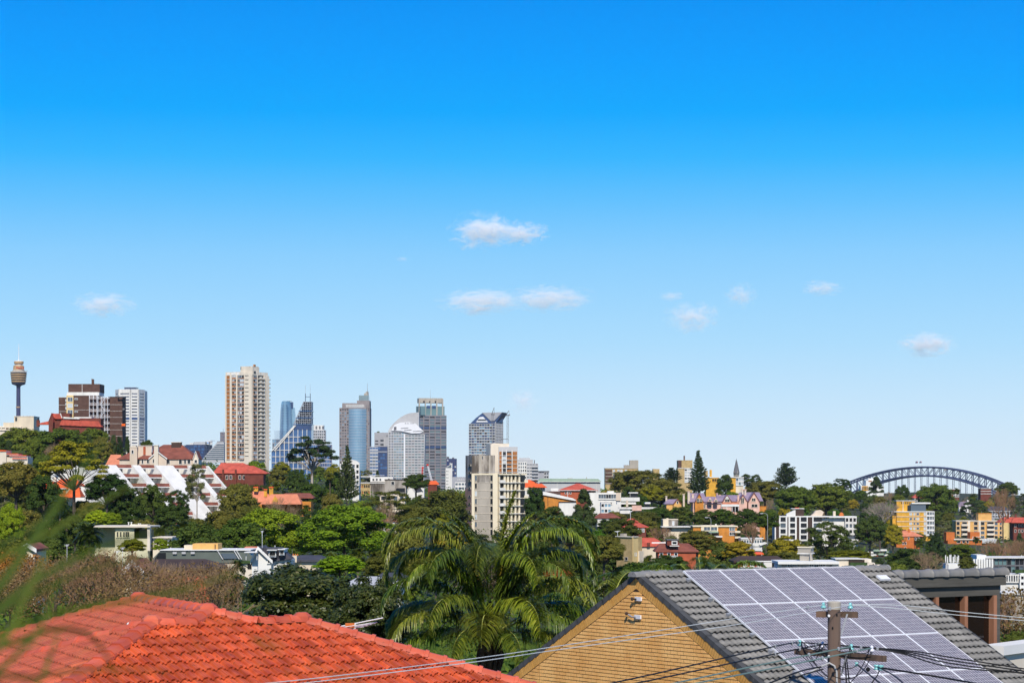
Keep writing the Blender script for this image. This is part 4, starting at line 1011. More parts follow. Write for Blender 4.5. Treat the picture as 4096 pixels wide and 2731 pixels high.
 for x in np.arange(297, 310, 3.8):
  f.poly(la, [(x, 424), (x+.4, 424), (x+3.4, 412), (x+3, 412)], 0, .8)
 f.poly(la, [(292.8, 425), (294, 425), (304.6, 401), (303.4, 401)], -1, 1.5)
 for x, yt in ((305.4, 384.5), (310.2, 384)): f.box(b.mb('mast', 'steel_blue'), x-.28, x+.28, 393, 402, -2, -.5); f.box(b.mb('mast', 'steel_grey'), x-.08, x+.08, yt, 393, -1.5, -1)
 f.box(b.mb('mast_brace', 'steel_blue'), 305.4, 310.2, 396, 396.5, -2, -1)
 b.done()
 D = 3900; b = Bld('white_plant_tower', 'white and grey office top just right of the lattice topped tower', 'office block', 318, D, keep=(312, 325, 424, 434)); f, _ = b.body('grey_pale', 309, 325.5, 429.5)
 f.box(b.mb('upper_storey', 'white'), 311, 323.5, 424.6, 429.5, -20, -1); b.facade(f, 309, 325.5, 429.5, 470, 8, 14, 'grey_pale', glass=['glass_mid', 'glass_dark'], d=.8)
 for x in (312, 315.5, 319, 322): f.box(b.mb('louvres', 'grey_dark'), x, x+1.6, 425.6, 428.6, -1, -.8)
 b.done()
 D = 3500; b = Bld('sign_office', 'blue grey office with small red sign behind the umbrella shaped tree', 'office block', 322, D); f, _ = b.body('glass_blue', 311, 331.5, 444); b.facade(f, 311, 331.5, 444, 470, 9, 7, 'grey_wall', ww=.85, wh=.7, glass=['glass_blue', 'glass_navy'], d=.6); f.box(b.mb('sign_board', 'red_paint'), 316.5, 318.2, 448.5, 450, .6, 1); b.done()
 D = 3800; b = Bld('grey_gap_office', 'flat grey office left of the sloping lattice tower', 'office block', 274, D); f, _ = b.body('glass_mid', 272.3, 282, 438.6); b.facade(f, 272.3, 282, 438.6, 470, 5, 8, 'grey_wall', ww=.8, wh=.8, glass=['glass_mid', 'glass_sky'], d=.4); b.done()
 # office with curved blue glass bay and stepped top
 D = 3600; b = Bld('curved_bay_tower', 'brown stone tower with curved blue glass bay, stepped top and needle mast', 'tower', 354, D, keep=(339, 370, 383, 455))
 f, _ = b.body('stone_brown', 339.4, 369.6, 407.2, depth=45)
 f.box(b.mb('crown', 'stone_brown'), 342.2, 369.6, 402.6, 409, -35, 1.2); f.box(b.mb('crown', 'stone_brown'), 357, 369.6, 400, 404, -32, 1.0)
 for k in range(3): f.box(b.mb('louvres', 'white'), 346, 364.3, 404.3+k*.95, 404.8+k*.95, 1.1, 1.8)
 b.facade(f, 339.4, 349, 408, 478, 4, 24, 'stone_brown', ww=.62, wh=.5, glass=['glass_mid', 'glass_dark', 'glass_sky'], d=1.2); b.facade(f, 366, 369.6, 405, 478, 2, 26, 'stone_brown', ww=.4, wh=.5, glass=['glass_navy', 'glass_sky'], d=1.2)
 q = b.mb('glass_bay', 'glass_sky'); n = 10
 vs = []
 for y in (408.6, 478):
  for j in range(n):
   t = j/(n-1); vs.append(((348.8+17.6*t-512)*D/F, D-2-12*math.sin(math.pi*t), ZY(y, D)))
 q.add(vs, [(n+j, n+j+1, j+1, j) for j in range(n-1)]+[tuple(range(n))])
 for y in np.arange(410, 477, 2.75):
  vs = []
  for yy in (y, y+.3):
   for j in range(n):
    t = j/(n-1); vs.append(((348.8+17.6*t-512)*D/F, D-2.5-12*math.sin(math.pi*t), ZY(yy, D)))
  b.mb('bay_lines', 'glass_pale').add(vs, [(n+j, n+j+1, j+1, j) for j in range(n-1)])
 f.box(b.mb('glass_crown', 'glass_green'), 358.8, 368.3, 394.8, 400, -24, -1)
 for k in range(4): f.box(b.mb('crown_lines', 'glass_pale'), 358.7, 368.4, 395.6+1.15*k, 395.9+1.15*k, -24, -.6)
 f.box(b.mb('crown_core', 'concrete'), 364, 368.3, 392.6, 394.8, -12, -2); f.box(b.mb('crown_core', 'concrete'), 365.6, 368.2, 391, 392.6, -10, -3)
 lathe_px(b, 'needle_mast', 'steel_grey', 367.5, D-2, [(.25, 391), (.1, 382.5)], 6)
 b.done()
 D = 3700; b = Bld('grey_stair_tower', 'plain pale grey tower between the curved bay tower and the curved roof office', 'tower', 381, D, keep=(374, 388, 431, 455))
 f, _ = b.body('grey_wall', 374.4, 388.8, 432, depth=30); b.facade(f, 374.4, 379, 432, 480, 1, 14, 'grey_wall', ww=.7, wh=.4, glass=['glass_dark'], mt=7, d=.6); b.facade(f, 380, 384, 438, 462, 1, 6, 'grey_wall', ww=.8, wh=.45, glass=['glass_dark'], d=.6)
 f.box(b.mb('stair_shaft', 'grey_pale'), 384.4, 388.8, 437, 485, 0, 3); b.facade(f, 385.5, 388.8, 434, 485, 1, 18, 'grey_wall', ww=.3, wh=.6, glass=['glass_dark'], d=3.4); lathe_px(b, 'roof_bush', 'hedge', 378.3, D+5, [(1.2, 432), (1.6, 431.4), (.8, 430.8)], 8); b.done()
 D = 3400; b = Bld('banded_blue_office', 'dark blue glass office with pale bands below the plain grey tower', 'office block', 379, D, keep=(370, 388, 446, 455))
 f, _ = b.body('glass_navy', 369.8, 387.2, 446, depth=30); b.facade(f, 369.8, 378, 446, 485, 3, 12, 'grey_pale', ww=.9, wh=.5, glass=['glass_mid', 'glass_blue'], d=.6); b.facade(f, 378, 387.2, 446, 485, 4, 12, 'steel_blue', ww=.86, wh=.72, glass=['glass_navy', 'glass_blue'], d=.6); f.box(b.mb('roof_frame', 'grey_pale'), 369.6, 387.4, 450.8, 451.5, -1, 1.2); b.done()
 # dark grey tower
 D = 3600; b = Bld('dark_grey_tower', 'tall dark grey tower with open crown right of the curved roof office', 'tower', 430, D, keep=(414, 447, 396, 470))
 f1, f2 = b.body('grey_dark', 413, 446.4, 414.6, pxc=418.2, dl=16, dr=10)
 mat('tower_grey', (.22, .21, .23), var=.1)
 b.facade(f2, 418.2, 446.4, 414.6, 490, 5, 26, 'tower_grey', ww=.88, wh=.5, glass=['glass_mid', 'glass_green', 'glass_dark'], d=1.0, mt=.6)
 for x in (423.5, 429.2, 434.8, 440.5): f2.box(b.mb('ribs', 'stone_brown'), x-.25, x+.25, 414.6, 490, .8, 2.2)
 b.facade(f1, 413, 418.2, 414.6, 490, 3, 26, 'tower_grey', ww=.6, wh=.5, glass=['glass_mid'], d=.8)
 for y in (426.2, 445.5): f2.box(b.mb('dark_band', 'glass_navy'), 418.4, 446.2, y, y+2, 1.0, 1.25)
 f2.box(b.mb('crown_glass', 'glass_green'), 419.8, 444.8, 405.6, 414.6, -24, -2); f1.box(b.mb('crown_glass', 'glass_green'), 415, 419.8, 405.6, 414.6, -10, -2)
 for x0, x1 in ((418.9, 420.2), (425, 426), (430.6, 431.6), (436.4, 437.6), (442.2, 443.4)): f2.box(b.mb('crown_post', 'concrete'), x0, x1, 398, 414.6, -3, -.8)
 for x0, x1 in ((427, 430.4), (432.4, 436)): f2.box(b.mb('crown_dark', 'glass_navy'), x0, x1, 405, 407.6, -3, -1.4)
 f2.box(b.mb('crown_top', 'concrete'), 419.5, 443, 397.4, 402.2, -20, -3); f2.box(b.mb('crown_top', 'concrete'), 441, 444, 398, 402.5, -18, -6)
 for x in (423.5, 429.5, 435.2): f2.box(b.mb('crown_slot', 'shade_brown'), x, x+2.2, 400.2, 402.2, -3, -2.8)
 lathe_px(b, 'mast', 'steel_grey', 430.3, D+8, [(.16, 397.4), (.08, 388.8)], 5); b.done()
 # curved roof office
 D = 3450; b = Bld('curved_roof_office', 'pale grey gridded office with a sweeping curved roof', 'office block', 406, D, keep=(388, 425, 411, 470))
 f = Face(388, D, 425, D)
 arc = [(388.3, 490)]+[(388.3, 430)]+[(388.6+25*t, 429-17*math.sin(t*math.pi/2)**.8) for t in (.04, .12, .22, .34, .48, .62, .78, .9, 1)]+[(418.8, 411.6), (418.8, 490)]
 f.poly(b.mb('curved_wall', 'grey_pale'), arc, -30, -6)
 for x in np.arange(391, 418, 1.25):
  t = min(1, max(.04, (x-388.6)/25)); f.box(b.mb('roof_ribs', 'grey_wall'), x-.14, x+.14, 429-17*math.sin(t*math.pi/2)**.8+.5, 440, -6, -5.4)
 f.poly(b.mb('shell_roof', 'steel_white'), [(391.5, 430.2), (394.5, 424.5), (400, 422), (409, 421.4), (416, 423.2), (419, 426.2), (423.6, 430.6), (420, 432.6), (412, 433), (401, 430.5)], -5, 3.0)
 for x0, x1, y0_, y1_ in ((401, 408.5, 427.6, 428.2), (404, 411.5, 429.6, 430.2), (413, 422.5, 430.6, 431.1), (394, 396.5, 426.5, 430)): f.poly(b.mb('shell_seams', 'grey_dark'), [(x0, y1_), (x1, y1_-.5), (x1, y0_-.5), (x0, y0_)], 3, 3.3)
 for x in (405.6, 408, 411, 413): lathe_px(b, 'roof_vent', 'grey_dark', x, D-3.2, [(.45, 423.1), (.45, 422.3)], 8)
 f.poly(b.mb('wall', 'grey_pale'), [(388.3, 490), (423.8, 490), (425, 433.6), (412, 433.6), (401.5, 431), (388.3, 430)], -28, 0)
 b.facade(f, 388.5, 393.6, 431.5, 490, 2, 22, 'grey_pale', ww=.5, wh=.5, glass=['glass_dark', 'glass_navy'], d=1.0)
 b.facade(f, 393.6, 404, 431.5, 490, 4, 22, 'grey_pale', ww=.75, wh=.5, glass=['glass_mid', 'glass_green', 'glass_sky'], d=1.0)
 b.facade(f, 405, 424.3, 433.8, 490, 6, 21, 'grey_pale', ww=.8, wh=.45, glass=['glass_mid', 'stone_brown', 'glass_green'], d=1.0)
 f.box(b.mb('pier', 'steel_white'), 403.8, 405.2, 433.5, 490, 0, 2); b.done()
 # small offices at right
 D = 3300; b = Bld('dark_blue_office', 'small dark blue and white office right of the dark grey tower', 'office block', 451, D, keep=(447, 457, 457, 468)); f, _ = b.body('steel_blue', 446.5, 456.6, 458); b.facade(f, 446.5, 456.6, 458, 490, 4, 10, 'navy', ww=.55, wh=.6, glass=['glass_blue', 'glass_pale', 'glass_navy'], d=.8); f.box(b.mb('plant', 'grey_dark'), 446.6, 449, 456, 458, -9, -3); f.box(b.mb('plant', 'grey_dark'), 452, 454, 456.8, 458, -9, -3); b.done()
 D = 2900; b = Bld('white_pointed_office', 'narrow white office with a slanted glass top left of the pale lettered warehouse', 'office block', 449, D, keep=(446, 452, 466, 482)); f = Face(445.6, D, 452.2, D); f.poly(b.mb('wall', 'white'), [(445.6, 500), (452.2, 500), (452.2, 462.3), (445.6, 467.5)], -15, 0); f.poly(b.mb('glazing', 'glass_mid'), [(446.3, 467.2), (451.4, 467.2), (451.4, 463.6)], .05, .4); b.facade(f, 446, 448.6, 469, 495, 2, 8, 'white', ww=.4, wh=.4, glass=['glass_dark'], d=.5); b.done()
 D = 2300; b = Bld('lettered_warehouse', 'pale grey building with large white lettering beside the concrete flats', 'commercial building', 459, D, keep=(452, 466, 476, 488)); f, _ = b.body('grey_wall', 452, 474, 476.3); b.facade(f, 455, 474, 481.5, 494, 6, 3, 'white', ww=.75, wh=.5, glass=['glass_mid', 'glass_navy'], d=.4)
 text('wall_letters', 'HUDSON', 2.7, P(463.6, 479.2, D-.4), 'white_clean', b.o, width=12.6*D/F, depth=.1); b.done()
 # towers under construction
 D = 2600; b = Bld('faceted_tower', 'new tower with faceted metal top, white floor bands and blue windows', 'tower', 485, D, keep=(468, 503, 411, 450))
 f1, f2 = Face(469, D+8, 495, D, D), Face(495, D, 502.6, D+14, D)
 pts = [Vector(((p-512)*d/F, d)) for p, d in ((469, D+8), (495, D), (502.6, D+14), (502.6, D+40), (469, D+40))]
 b.mb('core', 'glass_navy').prism([(q.x, q.y) for q in pts], b.gz, ZY(424, D))
 b.facade(f1, 469, 495, 423, 470, 10, 17, 'grey_pale', ww=.9, wh=.64, glass=['glass_sky', 'glass_navy', 'glass_dark', 'glass_mid'], d=.9); b.facade(f2, 495, 502.6, 421, 470, 5, 17, 'grey_pale', ww=.6, wh=.6, glass=['glass_navy', 'glass_dark'], d=.9)
 f1.poly(b.mb('dark_crown', 'glass_navy'), [(469, 424), (495, 424), (502.5, 412.2), (482.5, 412.2), (476, 417)], -22, -.5); f1.poly(b.mb('metal_roof', 'grey_wall'), [(482.4, 412.0), (502.3, 411.8), (494.5, 420), (490.8, 420.3)], -20, .6)
 f1.poly(b.mb('open_floors', 'steel_white'), [(476, 421.5), (488, 421.5), (483, 416), (479.5, 416.5)], -.5, .3); f1.poly(b.mb('open_floors_dark', 'glass_dark'), [(477.5, 420), (486.5, 420), (485.6, 418.6), (478.5, 418.6)], .3, .5); f2.poly(b.mb('corner_glass', 'glass_blue'), [(495.5, 421.5), (502.6, 421.5), (502.6, 412), (498, 417)], -1, .6)
 b.done()
 for (px, yt, yb, jib, lab, D) in ((492.6, 414.5, 450, ((491.6, 414.6), (494.2, 406.8)), 'lattice tower crane standing against the faceted tower', 2560), (507.7, 415.2, 446, ((506.4, 414.8), (508.9, 410.1)), 'lattice tower crane standing free right of the faceted tower', 2560)):
  c = Bld('tower_crane', lab, 'crane', px, D, group='tower cranes'); f = Face(px-5, D, px+5, D); q = c.mb('mast', 'grey_dark')
  wq = .75
  for d in (0, 1.8):
   for x in (px-wq, px+wq): f.box(q, x-.16, x+.16, yt, c.gy, d, d+.35)
  y = yt; i = 0
  while y < yb+20:
   a, e = (px-wq, px+wq) if i % 2 else (px+wq, px-wq)
   f.poly(q, [(a-.12, y), (a+.12, y), (e+.12, y+1.5), (e-.12, y+1.5)], 1.85, 2.1); y += 1.5; i += 1
  f.box(c.mb('slewing_deck', 'grey_dark'), px-1.6, px+2.2, yt-.9, yt, -.5, 2.4); f.box(c.mb('counterweight', 'concrete'), px+.9, px+2.3, yt-1.4, yt-.5, -.3, 2.2)
  (xa, ya), (xb, yb2) = jib; c.mb('jib', 'grey_dark').tube([f.pt(xa, ya-.5, 1), f.pt(xb, yb2, 1)], .45, 4, .2); c.mb('tie', 'grey_dark').tube([f.pt(xb, yb2, 1), f.pt(px+1.8, yt-.8, 1)], .12, 4)
  if px > 500: f.box(c.mb('wall_tie', 'grey_dark'), px-7, px, 438.3, 438.8, .4, 1.2)
  c.done()
 for px, lab, m, D, (x1, y1), yb in ((422.3, 'slim red crane jib before the curved roof office', 'red_paint', 1700, (422.6, 466.5), 483), (431.5, 'leaning crane boom with white lattice and red tip before the dark grey tower', 'steel_white', 1650, (427.4, 463.6), 484)):
  c = Bld('crane_boom', lab, 'crane', px, D, group='crane booms over the trees'); f = Face(px-5, D, px+5, D)
  x0 = 421.6 if m == 'red_paint' else 432.6
  for o in (-.7, .7): c.mb('boom', m).tube([f.pt(x0+o, yb, 0), f.pt(x1+o*.6, y1, 0)], .22, 4)
  for k in range(9):
   t = k/9; t2 = (k+1)/9; sg = 1 if k % 2 else -1; c.mb('lacing', m).tube([f.pt(x0+(x1-x0)*t+.7*sg, yb+(y1-yb)*t, 0), f.pt(x0+(x1-x0)*t2-.7*sg, yb+(y1-yb)*t2, 0)], .12, 4)
  f.box(c.mb('boom_tip', 'red_paint'), x1-.9, x1+1.2, y1-.3, y1+1.6, -.4, .4); q = c.mb('base', 'orange_paint'); f.box(q, x0-1.5, x0+2, yb, yb+2, -2, 2); f.box(q, x0-1.5, x0+2, yb+2, c.gy, -1, 1)
  c.done()
city()
# ---------------------------------------------------------------- the arch bridge
def bridge():
 DL, DR = 5100, 4750
 root = thing('arch_bridge', 'steel arch bridge with blue-grey trusses and hangers at right skyline', 'bridge', P(922, 497, 4900))
 xa, xb = 832, 1012
 def xy(px):
  t = (px-xa)/(xb-xa); D = DL+(DR-DL)*t; return ((px-512)*D/F, D)
 D0 = 4900
 def top(t): u = 2*t-1; return 489.2-22.8*(1-abs(u)**2.05)
 def bot(t): u = 2*t-1; return 503.5-28.5*(1-abs(u)**2.05)
 N = 28
 for side, off in ((0, 0), (1, 30)):
  tc = MB(); bc = MB(); wb = MB(); hg = MB()
  def pt(t, y):
   x, D = xy(xa+(xb-xa)*t); return Vector((x+off*.55, D+off, ZY(y, D0)))
  T = [pt(i/N, top(i/N)) for i in range(N+1)]; B = [pt(i/N, bot(i/N)) for i in range(N+1)]
  tc.tube(T, 1.9, 4); bc.tube(B, 2.0, 4)
  for i in range(N+1):
   wb.tube([T[i], B[i]], 1.0, 4)
   if i < N: wb.tube([T[i], B[i+1]] if i < N/2 else [B[i], T[i+1]], .8, 4)
   if B[i].z > ZY(494, D0): hg.tube([B[i], Vector((B[i].x, B[i].y, ZY(496, D0)))], .6, 4)
  tc.build('top_chord', 'steel_blue', root); bc.build('bottom_chord', 'steel_blue', root); wb.build('truss_web', 'steel_blue', root); hg.build('hangers', 'steel_blue', root)
 lat = MB()
 for i in range(N+1):
  for fn in (top, bot):
   x, D = xy(xa+(xb-xa)*i/N); z = ZY(fn(i/N), D0); lat.tube([(x, D, z), (x+16.5, D+30, z)], .5, 4)
 lat.build('cross_bracing', 'steel_blue', root)
 q = MB(); (x0, d0), (x1, d1) = xy(790), xy(1060); z = ZY(497, D0)
 q.hexa([(x0, d0, z-5), (x1, d1, z-5), (x1+17, d1+31, z-5), (x0+17, d0+31, z-5), (x0, d0, z), (x1, d1, z), (x1+17, d1+31, z), (x0+17, d0+31, z)]); q.build('deck', 'steel_grey', root)
 for px in (829, 1014):
  x, D = xy(px); q = MB(); q.box(x-7, x+7, D-4, D+8, 2, ZY(489.5, D0)); q.box(x-7, x+7, D+24, D+36, 2, ZY(489.5, D0)); q.build('pylon', 'concrete', root)
 x, D = xy(946.5); q = MB(); q.box(x-4, x+4, D+10, D+16, ZY(470.1, D0), ZY(468.6, D0)); q.box(x-2.3, x-1.7, D+12, D+12.6, ZY(468.6, D0), ZY(466, D0)); q.build('maintenance_crane', 'steel_grey', root)
 for px, lab, fx in ((919.1, 'left of two dark blue flags on the bridge arch', -1), (923.0, 'right of two dark blue flags on the bridge arch', -1)):
  x, D = xy(px); zt = ZY(460.4, D0); fl = thing('flag', lab, 'flag', (x, D+15, ZY(466.6, D0)), 'flags on the bridge')
  q = MB(); q.tube([(x, D+15, ZY(466.6, D0)), (x, D+15, zt)], .22, 5); q.build('flagpole', 'steel_white', fl)
  ca = 2.15; n = 7; vs = []
  for j in range(n):
   t = j/(n-1); vs += [(x-t*2.4*ca, D+15+.7*math.sin(t*5), zt-.3*t), (x-t*2.4*ca, D+15+.7*math.sin(t*5), zt-3.6-.9*t)]
  q = MB(); q.slab([vs[0], vs[2*n-2], vs[2*n-1], vs[1]], (0, .25, 0)); o = q.build('cloth', 'navy', fl)
  for k, (a, c, m) in enumerate((((x-.3, zt-.4), (x-2.3, zt-1.7), 'red_paint'), ((x-.3, zt-.9), (x-2.3, zt-1.2), 'white_clean'), ((x-3.4, zt-2.2), (x-3.9, zt-2.7), 'white_clean'))):
   q = MB(); q.box(c[0], a[0], D+14.5-.1*k, D+14.8-.1*k, c[1], a[1]); q.build('emblem', m, o)
bridge()
# ================================================================ buildings on the wooded slopes
def left_hill():
 # cream blocks at the foot of the observation tower
 D = 1150; b = Bld('cream_rooftop_house', 'cream flat roofed building at the left edge below the observation tower', 'building', 17, D, keep=(0, 34, 414, 428))
 f, _ = b.body('cream', 14, 33.7, 416, depth=14); f.box(b.mb('wall', 'cream'), 3.5, 14, 422, b.gy, -12, .5); f.box(b.mb('wall', 'cream_pale'), -6, 5, 425.6, b.gy, -10, 1); f.box(b.mb('parapet', 'cream_pale'), 13.8, 33.9, 415.5, 416, -14.2, .2)
 b.window(f, 15.2, 17.2, 416.6, 420.6, frame='cream'); b.facade(f, -6, 22, 426.5, 430, 7, 1, 'cream_pale', ww=.7, glass=['glass_dark', 'glass_mid'], d=1.6)
 for x in (21, 25, 27.5): f.box(b.mb('roof_vent', 'steel_grey'), x, x+.7, 415, 415.5, -5, -4)
 b.done()
 D = 1080; b = Bld('red_roof_brick_house', 'brick house with weathered red tile roof before the brown flats', 'house', 62, D, keep=(48, 100, 413, 424))
 b.gable('dark_red_brick', 'red_tile', 48.6, 53, 421, 413, 6, D=D-2, pxp=51.6)
 f = Face(48, D, 102, D); q = b.mb('roof', 'red_tile')
 f.poly(q, [(51.4, 413), (60.6, 413), (62.3, 418.2), (54.5, 418.2)], -4, -1); f.poly(q, [(61, 419.4), (98, 420.6), (101, 426.3), (59, 424.6)], -6, -1.2); f.poly(q, [(40, 422.2), (49, 420.4), (49, 424), (38, 424)], -6, -1)
 f.box(b.mb('wall', 'dark_red_brick'), 53, 100, 417.5, b.gy, -10, -2); f.box(b.mb('wall', 'dark_red_brick'), 62, 69, 412.6, 421, -8, -1.4)
 f.poly(b.mb('white_flat_roof', 'white'), [(63, 416.2), (79, 417.4), (79, 418.4), (63, 418)], -6, -.8); f.box(b.mb('white_flat_roof', 'white'), 73, 90.5, 416.3, 419.7, -9, -2.2); f.poly(b.mb('ridge_cap', 'white'), [(59.4, 412.6), (60.2, 412.6), (62.3, 417.4), (61.5, 417.6)], -1, -.7)
 f.box(b.mb('chimney', 'dark_red_brick'), 35.6, 38.2, 419.4, 426, -4, -2); f.box(b.mb('chimney_pot', 'black'), 36.4, 37.3, 418, 419.4, -3.4, -2.6)
 b.done()
 # left edge terraces
 D = 820; b = Bld('orange_trim_house', 'cream house with orange roof edges half hidden at the left edge', 'house', 12, D, keep=(0, 27, 449, 462))
 f, _ = b.body('cream_pale', -10, 6.3, 450, depth=9); f.box(b.mb('wall', 'cream_pale'), 6.3, 27, 456.5, b.gy, -10, -1); f.poly(b.mb('roof', 'orange_tile'), [(-10, 449), (5.8, 449.6), (6.3, 450.6), (-10, 450.6)], -9, .4)
 for x0, x1, y in ((6.3, 18, 452.8), (9, 26.2, 454.6), (12, 26.5, 457.5)): f.box(b.mb('roof_edge', 'orange_tile'), x0, x1, y, y+.8, -8, -.4); f.box(b.mb('roof_fascia', 'white'), x0, x1, y+.8, y+1.6, -8, -.6)
 f.box(b.mb('hedge', 'hedge'), 9, 22, 449.6, 452.4, -8, -5); b.done()
 # mansion with brown tiled hip roof
 D = 820; b = Bld('brown_roof_mansion', 'cream mansion with large brown tiled roof above the white terraced flats', 'house', 160, D, keep=(119, 198, 441, 464))
 f = Face(118, D, 199, D); m = b.mb('wall', 'beige_wall'); gy = b.gy
 f.box(m, 119.4, 130.5, 458, gy, -10, 0); f.box(m, 130, 137.4, 446.6, gy, -8, .6); f.box(m, 137.2, 151.3, 445.2, gy, -8, -1.5); f.box(m, 139.5, 194, 457.6, gy, -16, 0)
 f.box(b.mb('parapet', 'cream_pale'), 136.8, 151.6, 444.8, 445.4, -8.2, -1.3); f.box(b.mb('parapet', 'cream_pale'), 130.6, 135.4, 445.3, 446.6, -4, -1); f.box(b.mb('parapet', 'cream_pale'), 129.8, 137.6, 446.2, 446.7, -8.2, .8)
 b.hip('brown_tile', 138.5, 194.4, 458, 443.6, 17, 160, 178.5, D=D); b.hip('brown_tile', 118.2, 131, 458.4, 451.8, 10, 127, 131, D=D)
 b.gable('beige_wall', 'brown_tile', 149.5, 166.5, 458, 451.2, 8, D=D-1.5, barge='white_clean', pxp=157.5); fg = b.gable('cream_pale', 'brown_tile', 193.2, 198.4, 458, 451, 9, D=D-1, barge='white_clean')
 f.box(b.mb('chimney', 'cream_pale'), 155.1, 159.3, 445.2, gy, .6, 2.6); f.box(b.mb('chimney_cap', 'cream_pale'), 154.8, 159.6, 444.6, 445.2, .4, 2.8)
 f.box(b.mb('chimney', 'dark_brown'), 168.6, 178.2, 441.4, 448.5, -9.5, -6.5); f.box(b.mb('chimney_cap', 'cream_pale'), 168.2, 178.6, 441, 441.5, -9.7, -6.3); f.box(b.mb('chimney', 'red_brick'), 142.7, 145.0, 446, 454, -2, -1.2)
 f.box(b.mb('chimney', 'red_brick'), 186.3, 187.2, 451.4, 454, -4, -3)
 for x0, x1, ya, yb in ((131.9, 133.8, 449.7, 452.8), (141.8, 143.3, 458.6, 462.9), (147, 148.9, 458.4, 462.6), (167.2, 169.7, 458.8, 463), (179, 181.8, 458.6, 463.4), (184.2, 186, 458.6, 463), (187.6, 190.3, 459, 463)): b.window(f, x0, x1, ya, yb, d=.65 if ya < 450 else .05)
 b.window(Face(149.5, D-1.5, 166.5, D-1.5), 152.8, 154.7, 458.4, 462.1); b.window(fg, 194.6, 197, 459.4, 462)
 for x in (151.5, 158.3): f.box(b.mb('air_unit', 'grey_pale'), x-1.5+.8, x+.5, 448, 452, -1.5, -.8)
 b.done()
 D = 860; b = Bld('salmon_roof_cottage', 'small salmon tiled roof left of the cream mansion', 'house', 113, D, keep=(108, 119, 454, 464)); b.hip('salmon_tile', 107, 121.5, 464.5, 453.8, 10, 108.5, 118.5); b.body('cream_pale', 107.5, 121, 464.6, depth=10); b.done()
 # white stepped terraces
 D = 700; b = Bld('white_terraced_flats', 'white stepped terrace flats with diagonal fins and brown tiled awnings', 'apartment block', 135, D, keep=(52, 217, 464, 500))
 n = Vector((.70, -.714, 0)); e = Vector((.714, .70, 0)); O = P(112, 465.5, D); h = 2.9; st = 4.0; k = 7
 def Q(s, a, z): return O+e*s+n*a+Vector((0, 0, z))
 def fin(s0, s1, back=9, top=1.0, kk=k):
  q = MB(); pts = [Q(s0, -back, top*.35), Q(s0, .6, top*.35), Q(s0, kk*st+.6, -kk*h+top*.3), Q(s0, kk*st+.6, -kk*h-2.2), Q(s0, kk*st-6, -kk*h-4), Q(s0, -back, -kk*h-4)]
  q.slab(pts, e*(s1-s0)); q.build('party_wall', 'white', b.o)
 bays = [(1.1, 7.1), (9.9, 15.7), (22.5, 28.4), (30.4, 35.7)]
 fins = [(-3.5, 1.1), (7.1, 9.9), (15.7, 22.5), (28.4, 30.4), (35.7, 36.4)]
 for a_, c_ in fins: fin(a_, c_)
 aw = [];
 for s0, s1 in bays:
  q = MB(); q.slab([Q(s0, -9, 0), Q(s1, -9, 0), Q(s1, -9, -k*h-4), Q(s0, -9, -k*h-4)], n*5); q.build('core_wall', 'white', b.o)
  for i in range(k):
   a = i*st+.2; z = -i*h; w = s1-s0
   def pan(nm, m, t0, t1, n0, z0, n1, z1, th): q = MB(); q.slab([Q(s0+w*t0, n0, z0), Q(s0+w*t1, n0, z0), Q(s0+w*t1, n1, z1), Q(s0+w*t0, n1, z1)], n*th); q.build(nm, m, b.o)
   pan('tiled_awning', 'brown_tile', 0, 1, a-.45, z+.5, a, z-.5, .12); pan('awning_beam', 'white_clean', 0, 1, a-.1, z-.5, a-.1, z-.8, .22)
   pan('terrace_wall', 'white', 0, 1, a-2.9, z+.2, a-2.9, z-h, .2)
   for t0, t1 in ((.1, .42), (.46, .74)): pan('window', b.rng.choice(['glass_mid', 'glass_dark', 'glass_dark']), t0, t1, a-2.66, z-h+.25, a-2.66, z-.7, .06)
   q = MB(); q.slab([Q(s0, a-2.9, z-h), Q(s1, a-2.9, z-h), Q(s1, a+st-.2, z-h), Q(s0, a+st-.2, z-h)], (0, 0, -.2)); q.build('terrace_floor', 'white', b.o)
 f = Face(50, D+3, 112, D+4); f.box(b.mb('wall', 'white'), 53, 110, 465, b.gy, -9, 0)
 f.poly(b.mb('wall', 'white_clean'), [(52.4, 466), (60, 465.4), (56, 471), (56, 486), (52.4, 486)], 0, 3)
 for x0, x1 in ((72.5, 77), (84.5, 87), (89.6, 93)): b.window(f, x0, x1, 468.4, 471.6, bars=2)
 b.done()
 # orange-red tiled house in the trees
 D = 640; b = Bld('orange_tile_cottage', 'cottage with bright orange tiled roofs among trees below the white flats', 'house', 62, D, keep=(40, 80, 477, 497))
 b.hip('orange_tile', 55, 79, 485, 478.3, 7, 58, 74, D=D+6); f, _ = b.body('cream', 44, 70, 488, depth=8); b.hip('orange_tile', 40.5, 66.5, 487.6, 480.2, 7, 44, 52); f.box(b.mb('fascia', 'white_clean'), 50, 66.8, 487.6, 488.4, .4, .7); f.box(b.mb('wall', 'orange_red_brick'), 50, 66, 488.4, b.gy, 0, .2)
 f.poly(b.mb('roof', 'orange_tile'), [(63, 486), (79, 486.5), (78, 496), (65, 495)], -3, -.5); b.hip('orange_tile', 66, 79, 496, 486, 6, 70, 77, D=D-3)
 f.box(b.mb('chimney', 'cream_pale'), 51.8, 55.4, 476.6, 481, -2, -1); b.window(f, 56.8, 59.2, 489, 491.4, d=.22); b.window(f, 60.6, 62.8, 489, 491.4, d=.22); b.done()
 # pale modern house lower left
 D = 380; b = Bld('flat_roof_house', 'pale olive flat roofed modern house with chimney pots and covered terrace', 'house', 125, D, keep=(105, 151, 523, 540))
 mat('olive_render', (.58, .55, .36), var=.08)
